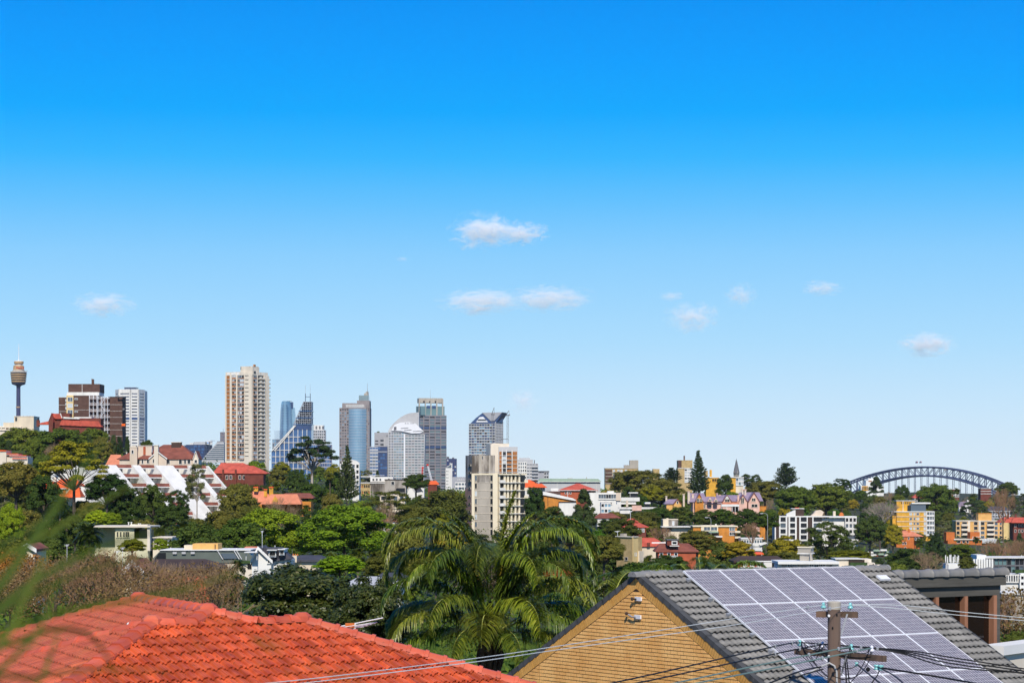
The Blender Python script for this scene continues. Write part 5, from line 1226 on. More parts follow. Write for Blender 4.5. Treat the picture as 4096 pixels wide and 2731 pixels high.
 f, _ = b.body('olive_render', 115, 135, 526.5, depth=10); f.box(b.mb('roof_slab', 'cream_pale'), 90.5, 151, 525.2, 526.6, -10, .8); f.box(b.mb('wall', 'olive_render'), 91.5, 115, 526.6, b.gy, -9, -3); f.box(b.mb('wall', 'olive_render'), 135, 148, 538, b.gy, -10, -.2); f.box(b.mb('column', 'cream_pale'), 147.6, 150.3, 526.6, 550, -1, .4)
 f.box(b.mb('terrace_recess', 'grey_dark'), 135, 147, 529, 538, -7, -4); f.box(b.mb('terrace_side', 'olive_render'), 134.2, 135, 528, 538, -7, 0)
 for x in (117, 120.2, 123.4, 125.8, 128): b.window(f, x, x+1.3, 531.2, 536.4, frame='olive_render')
 f.box(b.mb('chimney', 'cream_pale'), 127.5, 132.8, 523.9, 525.2, -4, -2.5); f.box(b.mb('chimney', 'cream_pale'), 133, 145.5, 524.1, 525.2, -5, -2)
 for x in (128.6, 131.4, 138.6, 140.4): lathe_px(b, 'chimney_pot', 'white_clean', x, D+3, [(.55, 524), (.5, 522.2), (.9, 521.8), (.9, 521.4)] if x < 135 else [(.4, 524.2), (.4, 523.4), (.8, 523.2), (.8, 522.7)], 10)
 f.box(b.mb('wing', 'cream_pale'), 151, 170.5, 537.5, b.gy, -10, -2); f.box(b.mb('wing_roof', 'cream_pale'), 151, 171, 536.6, 537.5, -10.5, -1.4); b.window(f, 164.5, 167.5, 541, 545, d=-1.9)
 b.done()
 D = 310; b = Bld('grey_roof_building', 'long building with grey-green glazed mansard and cream roof box', 'building', 218, D, keep=(160, 284, 542, 557))
 mat('zinc_green', (.12, .14, .12), var=.15, scale=.4, rough=.45); mat('roof_grey', (.26, .27, .30), var=.1)
 f = Face(152, D, 290, D); f.poly(b.mb('mansard', 'zinc_green'), [(152, 558.5), (160.5, 549.7), (247, 549.7), (254.5, 558.5), (254.5, 562), (152, 562)], -9, 0); f.box(b.mb('roof_edge', 'white_clean'), 160, 251, 549.0, 549.8, -9.2, .25); f.box(b.mb('wall', 'cream'), 154, 252, 562, b.gy, -8, -.2)
 for x in (173, 182, 191): f.box(b.mb('skylight', 'grey_pale'), x, x+4, 551.2, 553.2, 0, .3)
 f.box(b.mb('roof_box', 'honey_brick'), 191, 216.5, 543.2, 549, -6, -1.5); f.box(b.mb('roof_box', 'cream'), 182, 191, 544.8, 549, -5, -2); f.box(b.mb('box_door', 'dark_brown'), 213.4, 214.2, 544, 548.8, -1.5, -1.3)
 f.poly(b.mb('glazing', 'glass_mid'), [(221, 552.6), (234, 552.6), (238, 558), (224, 558)], 0, .2); f.poly(b.mb('glazing', 'glass_dark'), [(159, 552), (166, 552), (166, 558), (155, 558)], 0, .2)
 for x in (217.5, 234, 236.5): f.poly(b.mb('roof_rib', 'steel_white'), [(x, 550), (x+.6, 550), (x+5.6, 558.4), (x+5, 558.4)], 0, .25)
 for x in (229, 236.5): lathe_px(b, 'vent', 'steel_white', x, D+3, [(.5, 549), (.5, 547.6)], 8)
 f.box(b.mb('wall', 'cream_pale'), 240, 258, 562, b.gy, -8, .5); f.box(b.mb('doorway', 'black'), 248, 252, 563, 568, .5, .6); f.box(b.mb('roof_hedge', 'hedge'), 240, 258, 560, 562.4, -1, .8); b.done()
 D = 290; b = Bld('white_gable_house', 'white gabled house with dark slate roof and two dormers', 'house', 268, D, keep=(252, 290, 546, 562))
 b.gable('white_clean', 'slate_dark', 252, 271, 560, 547.8, 9, D=D, barge='white_clean', pxp=258.2)
 f = Face(252, D, 291, D); f.poly(b.mb('roof', 'slate_dark'), [(258.4, 547.4), (279.5, 547), (291.5, 558.5), (271.5, 561)], -4.2, -.6)
 f.box(b.mb('wall', 'white'), 271, 289, 559.5, b.gy, -8, -1)
 for x0, x1, y0, y1 in ((268.7, 276.2, 549.6, 556.5), (279.4, 284.4, 548.9, 554.6)):
  f.box(b.mb('dormer', 'white_clean'), x0, x1, y0, y1, -4, .2); f.box(b.mb('dormer_roof', 'white_clean'), x0-1.2, x1+1.2, y0-.7, y0, -4.2, .7)
  nwin = 4 if x1-x0 > 6 else 3
  for i in range(nwin):
   a = x0+.6+(x1-x0-1.2)*i/nwin; b.window(Face(252, D-.2, 291, D-.2), a+.2, a+(x1-x0-1.2)/nwin-.2, y0+.9, y1-1.6, fw=.05)
 b.window(f, 268, 269.6, 559.5, 562, d=.1); lathe_px(b, 'roof_vent', 'white_clean', 275, D+4, [(.35, 548), (.35, 544.6)], 6)
 f.box(b.mb('pergola', 'white_clean'), 246, 258.6, 550.9, 551.6, -2, 2);
 for x in (247.2, 258): f.box(b.mb('pergola_post', 'white_clean'), x, x+.5, 551.6, 559, 1.2, 1.5)
 b.done()
 D = 330; b = Bld('orange_tile_shed', 'small terracotta tiled roof behind the white gabled house', 'house', 249, D, keep=(240, 256, 545.5, 550)); b.hip('salmon_tile', 241.5, 259.5, 551.6, 546.3, 7, 243, 257); b.body('white', 242, 259, 551.5, depth=7); b.done()
 D = 300; b = Bld('chimney_house', 'low slate roof with cream chimney and terracotta pots', 'house', 307, D, keep=(292, 321, 552, 562)); f, _ = b.body('cream', 295, 320, 559, depth=7); b.hip('slate_dark', 296, 320, 559, 555, 7, 298, 319); f.box(b.mb('chimney', 'cream'), 292.3, 297.2, 555, 562, -2, .6)
 for x in (293.2, 295.4, 297.6): lathe_px(b, 'chimney_pot', 'orange_red_brick', x, D+.5, [(.7, 555.2), (.6, 553.6), (.7, 553.1)], 8)
 lathe_px(b, 'aerial_pole', 'steel_grey', 292.2, D+1, [(.12, 556), (.12, 548.4)], 5); b.done()
 D = 170; b = Bld('gable_cottage', 'small cream gabled cottage peeping through the bare brown tree', 'house', 132, D, keep=None); b.gable('cream', 'brown_tile', 125.5, 141.5, 570.5, 562.6, 6, barge='white_clean'); b.done()
 D = 240; b = Bld('tan_gable_cottage', 'small tan gable at the far left above orange leaved shrubs', 'house', 27, D); b.gable('cream', 'brown_tile', 21.5, 34.5, 549, 545, 6, barge='white_clean'); b.done()
 D = 190; b = Bld('brown_roof_strip', 'long brown tiled roof behind the bare tree lower left', 'house', 165, D, keep=None); b.hip('dark_brown', 140, 210, 567, 559.5, 7, 150, 200); b.body('red_brick', 141, 209, 567, depth=7); b.done()
 D = 150; b = Bld('pale_roof_house', 'pale metal roofed house glimpsed between the dark tree and the palm', 'house', 375, D, keep=None); b.hip('grey_pale', 351, 382, 584, 577, 5, 357, 376); b.hip('slate_dark', 372, 404, 583.5, 573.5, 7, 380, 398, D=D+6); f, _ = b.body('white', 352, 402, 584, depth=6); f.box(b.mb('gutter', 'white_clean'), 380, 403, 584, 585.4, 0, .6); b.done()
left_hill()
def centre():
 # red tiled brick house
 D = 900; b = Bld('red_hip_roof_house', 'brown brick house with broad pink-red hip roof below the tall cream tower', 'house', 240, D, keep=(214, 267, 461, 484))
 f, _ = b.body('dark_red_brick', 216, 262, 472, depth=13); b.hip('red_tile', 214, 262, 472.3, 462, 14, 219, 241); b.hip('red_tile', 245, 266, 472.5, 465, 12, 247.5, 252, D=D-4); f.box(b.mb('wall', 'dark_red_brick'), 246, 264.5, 472.6, b.gy, -2, 4)
 for x in (222.6, 235.2, 252.4): f.box(b.mb('buttress', 'dark_red_brick'), x, x+1.6, 468.8, 490, .2, 1.4)
 for x in (226, 230, 239, 243): b.window(f, x, x+1.8, 475, 478.5)
 b.window(f, 245.4, 248.4, 482, 485); b.done()
 D = 780; b = Bld('orange_chimney_house', 'orange brick house with three tall chimneys and curved gable among trees', 'house', 280, D, keep=(250, 296, 485, 497))
 b.hip('salmon_tile', 245, 273, 501, 490.5, 9, 249, 264); b.hip('salmon_tile', 262, 300, 503, 493.5, 9, 270, 296, D=D-4); b.hip('brown_tile', 278, 312, 497, 492.4, 9, 284, 309, D=D+10); f, _ = b.body('orange_brick', 248, 311, 501, depth=9)
 for x0, x1, y0, y1 in ((253.2, 257.3, 486, 491), (263.5, 266.4, 488.3, 496), (268.7, 272.6, 486, 496.5)):
  f.box(b.mb('chimney', 'yellow_brick'), x0, x1, y0+1, y1, -3, -1.6); f.box(b.mb('chimney_cap', 'orange_tile'), x0-.3, x1+.3, y0, y0+1, -3.2, -1.4)
  for t in (.2, .6): f.box(b.mb('flue', 'shade_brown'), x0+(x1-x0)*t, x0+(x1-x0)*(t+.18), y0+1.4, y0+2.6, -1.6, -1.5)
 f.poly(b.mb('curved_gable', 'yellow_brick'), [(272.4, 506), (272.8, 501.5), (274, 500), (274.2, 498), (275.4, 496.6), (276, 494.2), (276.7, 496.6), (278.6, 498), (278.9, 500), (280.2, 501.5), (280.6, 506)], 3.0, 3.7); b.done()
 # low brown flats
 D = 1000; b = Bld('weathered_low_flats', 'low weathered concrete and brick flats left of the dark domed tree', 'apartment block', 382, D, keep=(357, 407, 476, 494))
 f, _ = b.body('concrete', 357, 386, 482.5, depth=14); b.facade(f, 357.5, 370, 482.5, 495, 6, 2, 'tan_brick', ww=.7, wh=.45, glass=['glass_dark', 'brown_panel'], d=.5); f.box(b.mb('wall', 'concrete_stained'), 371, 385, 481, b.gy, -6, .6)
 f.box(b.mb('wall', 'concrete_stained'), 385, 406, 479.2, b.gy, -10, 1.4); f.box(b.mb('wall', 'white'), 370, 393, 476.2, 481, -10, -2); f.box(b.mb('roof_slab', 'white'), 357, 371, 475.5, 476.3, -10, -3); f.box(b.mb('roof_slab', 'white'), 357, 386, 481.8, 482.6, -12, .9); f.box(b.mb('roof_slab', 'dark_brown'), 384.6, 406.4, 478.6, 479.3, -10, 1.7)
 f2 = Face(385, D-1.5, 406, D-1.5); b.window(f2, 391.4, 394.2, 481, 484); b.window(f2, 396, 405, 487.4, 491.6, frame='concrete')
 for x in (372.5, 376, 379.5, 388): b.window(Face(357, D+2, 400, D+2), x, x+1.6, 478, 480);
 f.box(b.mb('railing', 'steel_white'), 374, 384, 474.6, 474.9, -4, -3.8); b.done()
 D = 1020; b = Bld('grey_gable_house', 'white house with steep grey slate gable beside low flats', 'house', 413, D, keep=(406, 422, 480, 491)); b.gable('white_clean', 'slate_dark', 406.5, 415, 491, 484, 8, barge='white_clean'); f = Face(406, D, 423, D); f.poly(b.mb('roof', 'slate_dark'), [(410, 480.8), (417, 480.8), (422.5, 490), (414.8, 491.4)], -6, -1.5); f.poly(b.mb('barge', 'white_clean'), [(416.6, 480.6), (417.4, 480.6), (423, 490), (422.2, 490)], -1.5, -1.2); f.box(b.mb('wall', 'white'), 414, 424, 485, b.gy, -8, -2); f.box(b.mb('chimney', 'white'), 421, 422.3, 482.5, 487, -4, -3); b.done()
 D = 1100; b = Bld('orange_roof_house', 'bright orange roofed house beside the dark domed tree', 'house', 432, D, keep=(427, 438, 479, 487)); b.hip('orange_tile', 427, 438, 483.6, 480, 8, 429.5, 436); b.body('dark_red_brick', 428, 437, 483.6, depth=8); b.done()
 D = 760; b = Bld('pale_hidden_flats', 'cream wall and red tiled roof glimpsed through the pale gum tree', 'building', 398, D, keep=None); f, _ = b.body('cream', 380, 405, 494, depth=8); b.facade(f, 380, 405, 494, 508, 4, 2, 'cream', glass=['glass_dark', 'glass_mid']); b.hip('salmon_tile', 381, 410, 520, 514.5, 8, 387, 404, D=D-30); f2 = Face(381, D-30, 410, D-30); f2.box(b.mb('wall', 'white'), 383, 408, 520, b.gy, -7, 0); b.done()
 D = 930; b = Bld('white_dome_house', 'white arched roof glimpsed behind the tall pine', 'building', 352, D, keep=None); f, _ = b.body('white', 340, 359, 470, depth=10); b.facade(f, 340, 359.5, 463, 485, 5, 4, 'white', ww=.6, wh=.6, glass=['glass_dark', 'glass_mid'], d=.6); f.poly(b.mb('arched_roof', 'white'), [(341, 463), (344, 459.5), (352, 459), (357, 460.5), (359.4, 463)], -9, .5); b.done()
 # concrete flats
 D = 850; b = Bld('concrete_flats', 'stained concrete apartment block with cream balconies in the centre', 'apartment tower', 495, D, keep=(465, 526, 443, 528))
 mat('pink_brick', (.42, .24, .17), var=.2, scale=.5); mat('cream_bright', (.76, .67, .49), var=.06)
 f = Face(465, D, 526, D); gy = b.gy
 # rear stained block with its brick flank
 fr1, fr2 = b.body('concrete_stained', 465.5, 495, 454.6, D=D+6, pxc=472, dl=10, dr=2)
 fr1.box(b.mb('flank', 'pink_brick'), 465.7, 472, 488, gy, -.1, .25)
 for i in range(11):
  y = 463.8+7.72*i; b.window(fr1, 469.2, 471.2, y, y+1.5, d=.3, frame='concrete', fw=.06)
 fr2.box(b.mb('rib', 'concrete'), 478.6, 481.2, 453.8, 480, 0, .5); fr2.box(b.mb('rib', 'concrete'), 488.6, 490.2, 455, 480, 0, .5)
 # tall cream and brown block behind
 fk = Face(490.5, D+14, 517.6, D+16)
 fk.box(b.mb('upper_block', 'cream_pale'), 490.8, 500.2, 443.6, gy, -10, -.4); fk.box(b.mb('upper_block', 'grey_pale'), 498.6, 517.6, 446.2, gy, -12, 0)
 fk.box(b.mb('lift_room', 'cream_pale'), 492.6, 509.6, 442.8, 447, -8, -1)
 for i in range(6):
  y = 451+4.15*i
  fk.box(b.mb('brown_panel', 'brown_panel'), 499.3, 501.4, y, y+3.7, 0, .3); fk.box(b.mb('brown_panel', 'brown_panel'), 506.8, 511.4, y+1.5, y+3.7, 0, .35); fk.box(b.mb('brown_panel', 'brown_panel'), 512.6, 516.9, y, y+3.9, 0, .3)
  fk.rect(b.mb('window_panes', 'glass_pale' if i in (1, 2) else 'glass_dark'), 502.9, 505.8, y+.2, y+3.5, .1); fk.rect(b.mb('window_panes', 'glass_dark'), 506.8, 511.4, y, y+1.4, .1); fk.box(b.mb('floor_edge', 'white'), 499.2, 517, y+3.75, y+4.1, 0, .45)
 for x in (502, 506.1, 511.9): fk.box(b.mb('mullion', 'white'), x-.3, x+.3, 449.6, 476, 0, .5)
 # front block
 ff1, ff2 = Face(472, D, 497.2, D-2), Face(497.2, D-2, 525, D+3)
 b.mb('wall', 'concrete').prism([tuple(ff1.A), tuple(ff1.B), tuple(ff2.B), (ff2.B.x, D+14), (ff1.A.x, D+12)], b.gz-3, ff1.z(474.4))
 ff1.box(b.mb('cream_strip', 'cream_bright'), 471.9, 474.6, 473, gy, 0, .35); ff1.box(b.mb('cream_strip', 'cream_bright'), 493.2, 497.9, 473, gy, 0, .45)
 ff1.box(b.mb('parapet', 'cream_bright'), 472, 497.4, 472.8, 474.4, -6, .3); ff2.box(b.mb('parapet', 'cream_bright'), 497.2, 524.6, 472.9, 474.3, -6, 1.9)
 ff1.box(b.mb('stained_panel', 'concrete_stained'), 477.3, 490, 474.6, 482, 0, .12)
 for i in range(8):
  y = 474.6+7.72*i
  b.window(ff1, 474.9, 477, y+.4, y+5.4, d=.08, glass=['glass_mid', 'glass_dark', 'glass_pale'][i % 3], frame='cream_bright', fw=.07, bars=0); b.window(ff1, 490.4, 492.8, y+.2, y+5.8, d=.08, glass='glass_dark', frame='cream_bright', fw=.07)
  ff1.box(b.mb('joint', 'cream_pale'), 474.6, 493.2, y+7.2, y+7.55, 0, .14)
  # balcony side
  ff2.rect(b.mb('window_panes', 'glass_dark'), 498, 524.6, y+.1, y+7, .05)
  for x0, x1 in ((497.9, 498.7), (502.6, 504.4), (505.8, 507.6), (509.6, 511.0), (513.6, 515.0), (517.4, 518.8)): ff2.box(b.mb('balcony_fin', 'cream_bright'), x0, x1, y, y+7.5, 0, 1.2)
  q = MB(); ff2.box(q, 497.9, 520.4, y+7.0, y+7.7, 0, 1.8); q.build('balcony_slab', 'white', b.o)
  q = MB(); ff2.box(q, 519.6, 525, y+7.0, y+7.6, 0, 2.6); ff2.box(q, 521.6, 525, y+4.6, y+7, 2.3, 2.6); q.build('balcony', 'cream_bright', b.o)
  q = MB(); ff2.box(q, 498, 503.4, y+4.8, y+7.0, 1.5, 1.75); q.build('balcony_panel', 'white', b.o)
  if i in (0, 2, 3): q = MB(); ff2.box(q, 511.2, 514, y+4.8, y+7.0, 1.5, 1.8); q.build('balcony_panel', 'cream_bright', b.o)
 ff1.box(b.mb('roof_railing', 'steel_grey'), 476, 520, 471.2, 471.5, -3, -2.8); lathe_px(b, 'vent_stack', 'concrete', 482.6, D+6, [(.5, 456), (.5, 452.6)], 6); b.done()
 # white flats to the right of it
 D = 1500; b = Bld('white_grey_flats', 'pale grey flats with stacked balconies just right of the concrete block', 'apartment block', 528, D, keep=(518, 539, 457, 477))
 f, _ = b.body('grey_pale', 517, 533, 459, depth=15); f.box(b.mb('wall', 'grey_pale'), 519, 530, 457.2, 460, -10, -2); b.facade(f, 518, 526.5, 461.5, 482, 4, 6, 'white', ww=.55, wh=.6, glass=['glass_dark', 'glass_mid'], d=.5); b.facade(f, 526.5, 538, 463, 482, 4, 6, 'grey_pale', ww=.75, wh=.6, glass=['glass_dark', 'glass_mid', 'glass_pale'], d=.8); f.box(b.mb('wall', 'grey_pale'), 526, 538, 462.8, b.gy, -12, .2)
 b.balconies(f, 532, 538.4, [466.4, 469.6, 472.8, 476, 479.2], 1.2, 2.2, 'grey_pale'); lathe_px(b, 'chimney', 'dark_brown', 534.4, D+4, [(.35, 463), (.35, 459.4)], 6); b.done()
 D = 1550; b = Bld('flat_grey_house', 'low grey flat roofed house with dark chimney right of the pale flats', 'house', 544, D, keep=(538, 549, 470, 478)); f, _ = b.body('grey_wall', 538, 549, 471.4, depth=10); f.box(b.mb('roof_slab', 'grey_dark'), 538, 549.3, 470.3, 471.4, -10, .6); b.facade(f, 544, 548.6, 471.4, 478, 2, 2, 'grey_pale', ww=.7, glass=['glass_dark', 'glass_mid']); b.done()
 D = 1150; b = Bld('orange_roof_villa', 'white villa with vivid orange hip roof right of the concrete block', 'house', 535, D, keep=(525, 546, 478, 490)); f, _ = b.body('white', 524, 545, 486.3, depth=10); b.hip('orange_tile', 522, 543, 486.4, 479, 11, 525.5, 530); b.hip('orange_tile', 533, 546, 486.4, 483, 9, 536.5, 542, D=D-3); f.box(b.mb('chimney', 'dark_brown'), 534.8, 536.6, 479.2, 483, -4, -2.6)
 for x in (535.5, 537.6, 541, 543.4): b.window(f, x, x+1.1, 487, 489, glass='glass_mid')
 b.done()
 D = 1250; b = Bld('green_roof_hall', 'long pale hall with flat green metal roof behind the red roofed brick house', 'hall', 569, D, keep=(538, 602, 477, 490))
 f, _ = b.body('grey_pale', 540, 600.4, 481.5, depth=22); f.poly(b.mb('roof', 'green_roof'), [(540, 477.9), (598, 478.2), (601.6, 481.0), (537.6, 481.0)], -20, .8); f.box(b.mb('roof_edge', 'white_clean'), 538, 601.4, 480.9, 481.3, -1, 1.1); f.box(b.mb('clerestory', 'glass_dark'), 541, 599, 481.4, 482.2, 0, .2)
 for x in (557, 586, 596.5): f.box(b.mb('downpipe', 'white'), x, x+.25, 482.4, 496, 0, .3)
 f.box(b.mb('roof_vent', 'grey_pale'), 568, 573, 477.2, 478, -12, -9); lathe_px(b, 'chimney', 'concrete', 586.5, D+8, [(.4, 479), (.4, 476.6)], 6); b.done()
 D = 1050; b = Bld('red_roof_brick_flats', 'brick building with wide crimson hip roof before the pale hall', 'apartment block', 577, D, keep=(559, 598, 482.5, 496)); f, _ = b.body('red_brick', 560.5, 580, 489.6, depth=13); f.box(b.mb('wall', 'dark_red_brick'), 580, 596, 490, b.gy, -12, -4); b.hip('red_tile', 559, 596.8, 489.6, 482.8, 14, 577, 580)
 for x in (565, 567.5, 570): b.window(f, x, x+1.1, 491.2, 493.2)
 f.box(b.mb('downpipe', 'white_clean'), 567.4, 567.8, 490, 496, 0, .3); f.box(b.mb('fascia', 'white'), 558.8, 597, 489.5, 490, -.2, .9); b.done()
 D = 980; b = Bld('orange_hall', 'orange walled building with a long white sloping roof', 'building', 556, D, keep=(538, 578, 490, 508)); f = Face(537, D, 578, D)
 f.poly(b.mb('wall', 'orange_brick'), [(541.5, 512), (577, 512), (577, 500), (541.5, 493.5)], -10, 0); f.poly(b.mb('roof', 'white_clean'), [(537.5, 490.6), (545, 491), (573, 497.6), (576, 499.4), (575.6, 500.2), (541.6, 494), (537, 493.6)], -9, .8); f.box(b.mb('wall', 'red_brick'), 537.2, 541.5, 493.5, 512, -10, .2); f.box(b.mb('wall', 'white'), 558.8, 576, 501.4, b.gy, -8, 3); f.box(b.mb('roof_edge', 'dark_brown'), 558.5, 576.4, 500.9, 501.5, -8, 3.4); f.box(b.mb('pier', 'dark_brown'), 547.6, 548.1, 495, 505, 0, .3)
 f.box(b.mb('tanks', 'white'), 551.2, 559, 487.6, 491, -16, -12); f.box(b.mb('rear_wall', 'brown_brick'), 545.5, 561, 490.6, 494, -15, -11); b.done()
 # white modern terraces
 D = 1000; b = Bld('white_modern_house', 'long low white modern house with dark ribbon windows', 'house', 613, D, keep=(592, 638, 490, 501))
 f, _ = b.body('white', 589, 621, 492, depth=10); b.facade(f, 598.5, 616, 492.6, 499, 7, 1, 'white', ww=.9, wh=.6, glass=['glass_dark', 'glass_dark', 'glass_mid'], d=.4, each=True); f.box(b.mb('wall', 'white'), 607.5, 614, 490.3, 492, -6, -1); f.box(b.mb('wall', 'stained_wall' if False else 'beige_wall'), 616, 620.5, 492, 500, -3, .6); b.facade(f, 600, 612, 501, 504, 4, 1, 'white', ww=.8, wh=.6, glass=['glass_dark'], d=.5, each=True)
 f.box(b.mb('east_wing', 'white'), 621, 639.6, 496.8, 500.6, -8, 1); f.box(b.mb('roof_slab', 'white_clean'), 629, 638, 491.6, 492.6, -7, .5); f.box(b.mb('glazing', 'glass_dark'), 630.5, 637.8, 492.6, 496.8, -6, -.5); b.done()
 D = 940; b = Bld('white_lower_terrace', 'lower white terrace house with green screen below the modern house', 'house', 604, D, keep=(601, 655, 501, 509)); f, _ = b.body('white', 601, 611, 502, depth=8); b.facade(f, 601, 611, 502, 513, 3, 2, 'white', ww=.75, wh=.5, glass=['glass_dark', 'glass_sky'], d=.3, each=True); f.box(b.mb('screen', 'green_roof'), 611, 614, 510, 513, -1, .3)
 f.box(b.mb('long_slab', 'white'), 617, 636, 501.6, 503.6, -7, 0); f.box(b.mb('long_slab', 'white_clean'), 645, 650.4, 501.6, 503.2, -7, 0); f.box(b.mb('garden_wall', 'white'), 619, 657.5, 506.5, 508.4, -3, 1); f.box(b.mb('garden_wall', 'pink_wall'), 632, 641.4, 504.8, 510, -3, 1.4); f.box(b.mb('arcade', 'white'), 620, 630, 508.4, 513, -4, .4); f.box(b.mb('pier', 'beige_wall'), 626, 628, 499.6, 507, 0, 1); f.box(b.mb('shade', 'glass_dark'), 645, 650, 503.2, 506.4, -4, -1); b.done()
 D = 900; b = Bld('brown_roof_bungalow', 'low brown tiled roof below the white terrace houses', 'house', 607, D, keep=(598, 619, 512.5, 518)); b.hip('brown_tile', 596, 619.5, 517, 512.6, 9, 600, 613); b.body('white', 597, 619, 517, depth=9); b.done()
centre()
def right():
 # brown skyline flats
 D = 1500; b = Bld('brown_skyline_flats', 'brown banded skyline flats with a grey lift tower left of the big dark tree', 'apartment block', 616, D, keep=(605, 639, 459, 478))
 f, _ = b.body('tan_brick', 605.3, 638, 468, depth=16);
 for i in range(4): y = 469+3.6*i; f.box(b.mb('floor_band', 'concrete'), 605.2, 638, y+2.8, y+3.4, 0, .4); f.box(b.mb('brown_band', 'brown_brick'), 605.4, 612, y, y+2.8, 0, .2)
 for x in (612.8, 617.5, 620.5, 625):
  for i in range(3): b.window(f, x, x+1.9, 469.2+3.6*i, 471+3.6*i, glass='glass_pale')
 f.box(b.mb('lift_tower', 'concrete'), 629.8, 638.4, 459.6, 470, -8, -1); f.box(b.mb('plant', 'concrete'), 624.3, 630, 464.4, 468, -8, -1); f.box(b.mb('roof_slab', 'concrete'), 605, 638.4, 467.4, 468, -16, .3); f.box(b.mb('wing', 'tan_brick'), 653, 659.5, 468.3, b.gy, -8, 0); b.done()
 D = 1450; b = Bld('tan_tower_flats', 'tan brick tower block with a chimney behind the tall pine', 'apartment tower', 685, D, keep=(678, 693, 454, 476))
 f, _ = b.body('tan_brick', 677.7, 692.5, 467.4, depth=14); f.box(b.mb('top_block', 'tan_brick'), 678.2, 692.5, 459.6, 468, -13, -.3); f.box(b.mb('top_side', 'brown_brick'), 678.1, 681.6, 459.8, 467, -3, -.1); f.box(b.mb('chimney', 'brown_brick'), 684.2, 685.5, 455, 460, -6, -4.6); b.facade(f, 684.5, 692.4, 468, 482, 3, 5, 'white', ww=.8, wh=.55, glass=['glass_dark', 'glass_mid', 'glass_pale'], d=.4, each=True); f.box(b.mb('floor_band', 'white'), 677.6, 692.6, 467.2, 467.7, 0, .3); b.done()
 D = 1400; b = Bld('yellow_skyline_flats', 'yellow flats with a tall chimney right of the pine', 'apartment block', 716, D, keep=(706, 744, 468, 485))
 f, _ = b.body('yellow_brick', 706, 719, 477, depth=10); f.box(b.mb('chimney', 'yellow_brick'), 710.1, 712.3, 469.2, 477, -4, -2.6); f.box(b.mb('chimney', 'tan_brick'), 704.8, 708.5, 470, 477.4, -8, -5); f.box(b.mb('roof_slab', 'white'), 705.8, 719.4, 476.3, 477.1, -10, .5); b.facade(f, 712, 718.6, 477.4, 481.6, 3, 1, 'yellow_brick', ww=.8, wh=.6, glass=['glass_mid', 'glass_dark'], d=.3, each=True)
 f.box(b.mb('east_wing', 'yellow_brick'), 730.5, 735.8, 477, b.gy, -8, 0); f.box(b.mb('roof_slab', 'white'), 730, 744, 476.3, 477, -8, .6); b.facade(Face(735.8, D, 743.6, D), 735.8, 743.6, 477, 485, 3, 2, 'white', ww=.82, wh=.7, glass=['glass_pale', 'glass_mid', 'glass_green'], d=.4, each=True); f.box(b.mb('core', 'cream'), 735.8, 743.4, 477, b.gy, -8, -.1); b.done()
 D = 1600; b = Bld('church_spire', 'slender grey stone church spire above the trees', 'church spire', 736.4, D, keep=(733, 740, 457, 472)); c = P(736.4, 475, D)
 q = MB(); q.lathe(c, [(2.0, b.gz), (2.0, ZY(472.8, D))], 4); q.build('tower', 'concrete', b.o); q = MB(); q.lathe(c, [(2.3, ZY(472.8, D)), (1.4, ZY(466.5, D)), (.55, ZY(461, D)), (.06, ZY(458.2, D))], 8); q.build('spire', 'grey_dark', b.o)
 for k in range(4):
  a = k*math.pi/2+.4; q = MB(); q.lathe((c.x+1.9*math.cos(a), c.y+1.9*math.sin(a), 0), [(.35, ZY(473, D)), (.3, ZY(471.6, D)), (.02, ZY(469.8, D))], 6); q.build('pinnacle', 'concrete', b.o)
 lathe_px(b, 'finial', 'steel_grey', 736.4, D, [(.06, 458.4), (.04, 456.8)], 5); b.done()
 # pink gothic mansion
 D = 1050; b = Bld('pink_gothic_mansion', 'long pink gothic mansion with purple slate gables and tall chimneys', 'house', 730, D, keep=(692, 767, 488, 507))
 f = Face(692, D, 767, D); gy = b.gy; m = b.mb('wall', 'pink_wall')
 f.box(m, 693, 757, 501, gy, -12, 0); b.hip('slate_purple', 690, 706, 501, 492.4, 11, 691, 705, D=D); b.hip('slate_purple', 705.5, 720, 502.4, 496.0, 11, 706.2, 720, D=D); b.hip('slate_purple', 717, 740, 500.4, 494.4, 13, 718, 740, D=D); b.hip('slate_purple', 738, 762, 500, 491.6, 13, 741, 760.8, D=D+3)
 b.gable('orange_brick', 'slate_purple', 695, 703.6, 501.6, 493, 8, D=D-3, barge='brown_tile'); b.gable('pink_wall', 'slate_purple', 722.5, 731.5, 501, 494.6, 8, D=D-2.5, barge='brown_tile'); b.gable('pink_wall', 'slate_purple', 739, 746.8, 500.4, 494.2, 8, D=D-2.5, barge='brown_tile'); b.gable('pink_wall', 'slate_purple', 748.4, 759.6, 501, 492, 9, D=D-3.5, barge='brown_tile')
 f3 = Face(692, D-3.6, 767, D-3.6); f2 = Face(692, D-2.6, 767, D-2.6)
 for x0, x1, ya, yb, ff in ((697, 699.2, 498, 500.8, f3), (700.2, 702, 498, 500.6, f3), (752, 755.4, 497.6, 500.4, f3), (751.6, 757.4, 503.6, 506.4, f3), (741.2, 743.9, 497.4, 502.6, f2), (725, 729.4, 498.9, 501, f2), (709, 711.4, 498.9, 500.4, f3), (715, 717.2, 499.4, 500.8, f3), (708.6, 711.4, 504.2, 506, f), (703.8, 705.4, 503.6, 507.5, f)): b.window(ff, x0, x1, ya, yb, d=.06, frame='cream_pale', fw=.14, bars=1)
 f2.poly(b.mb('half_timber', 'white_clean'), [(724.6, 498.4), (729.6, 498.4), (727, 495.4)], .1, .25)
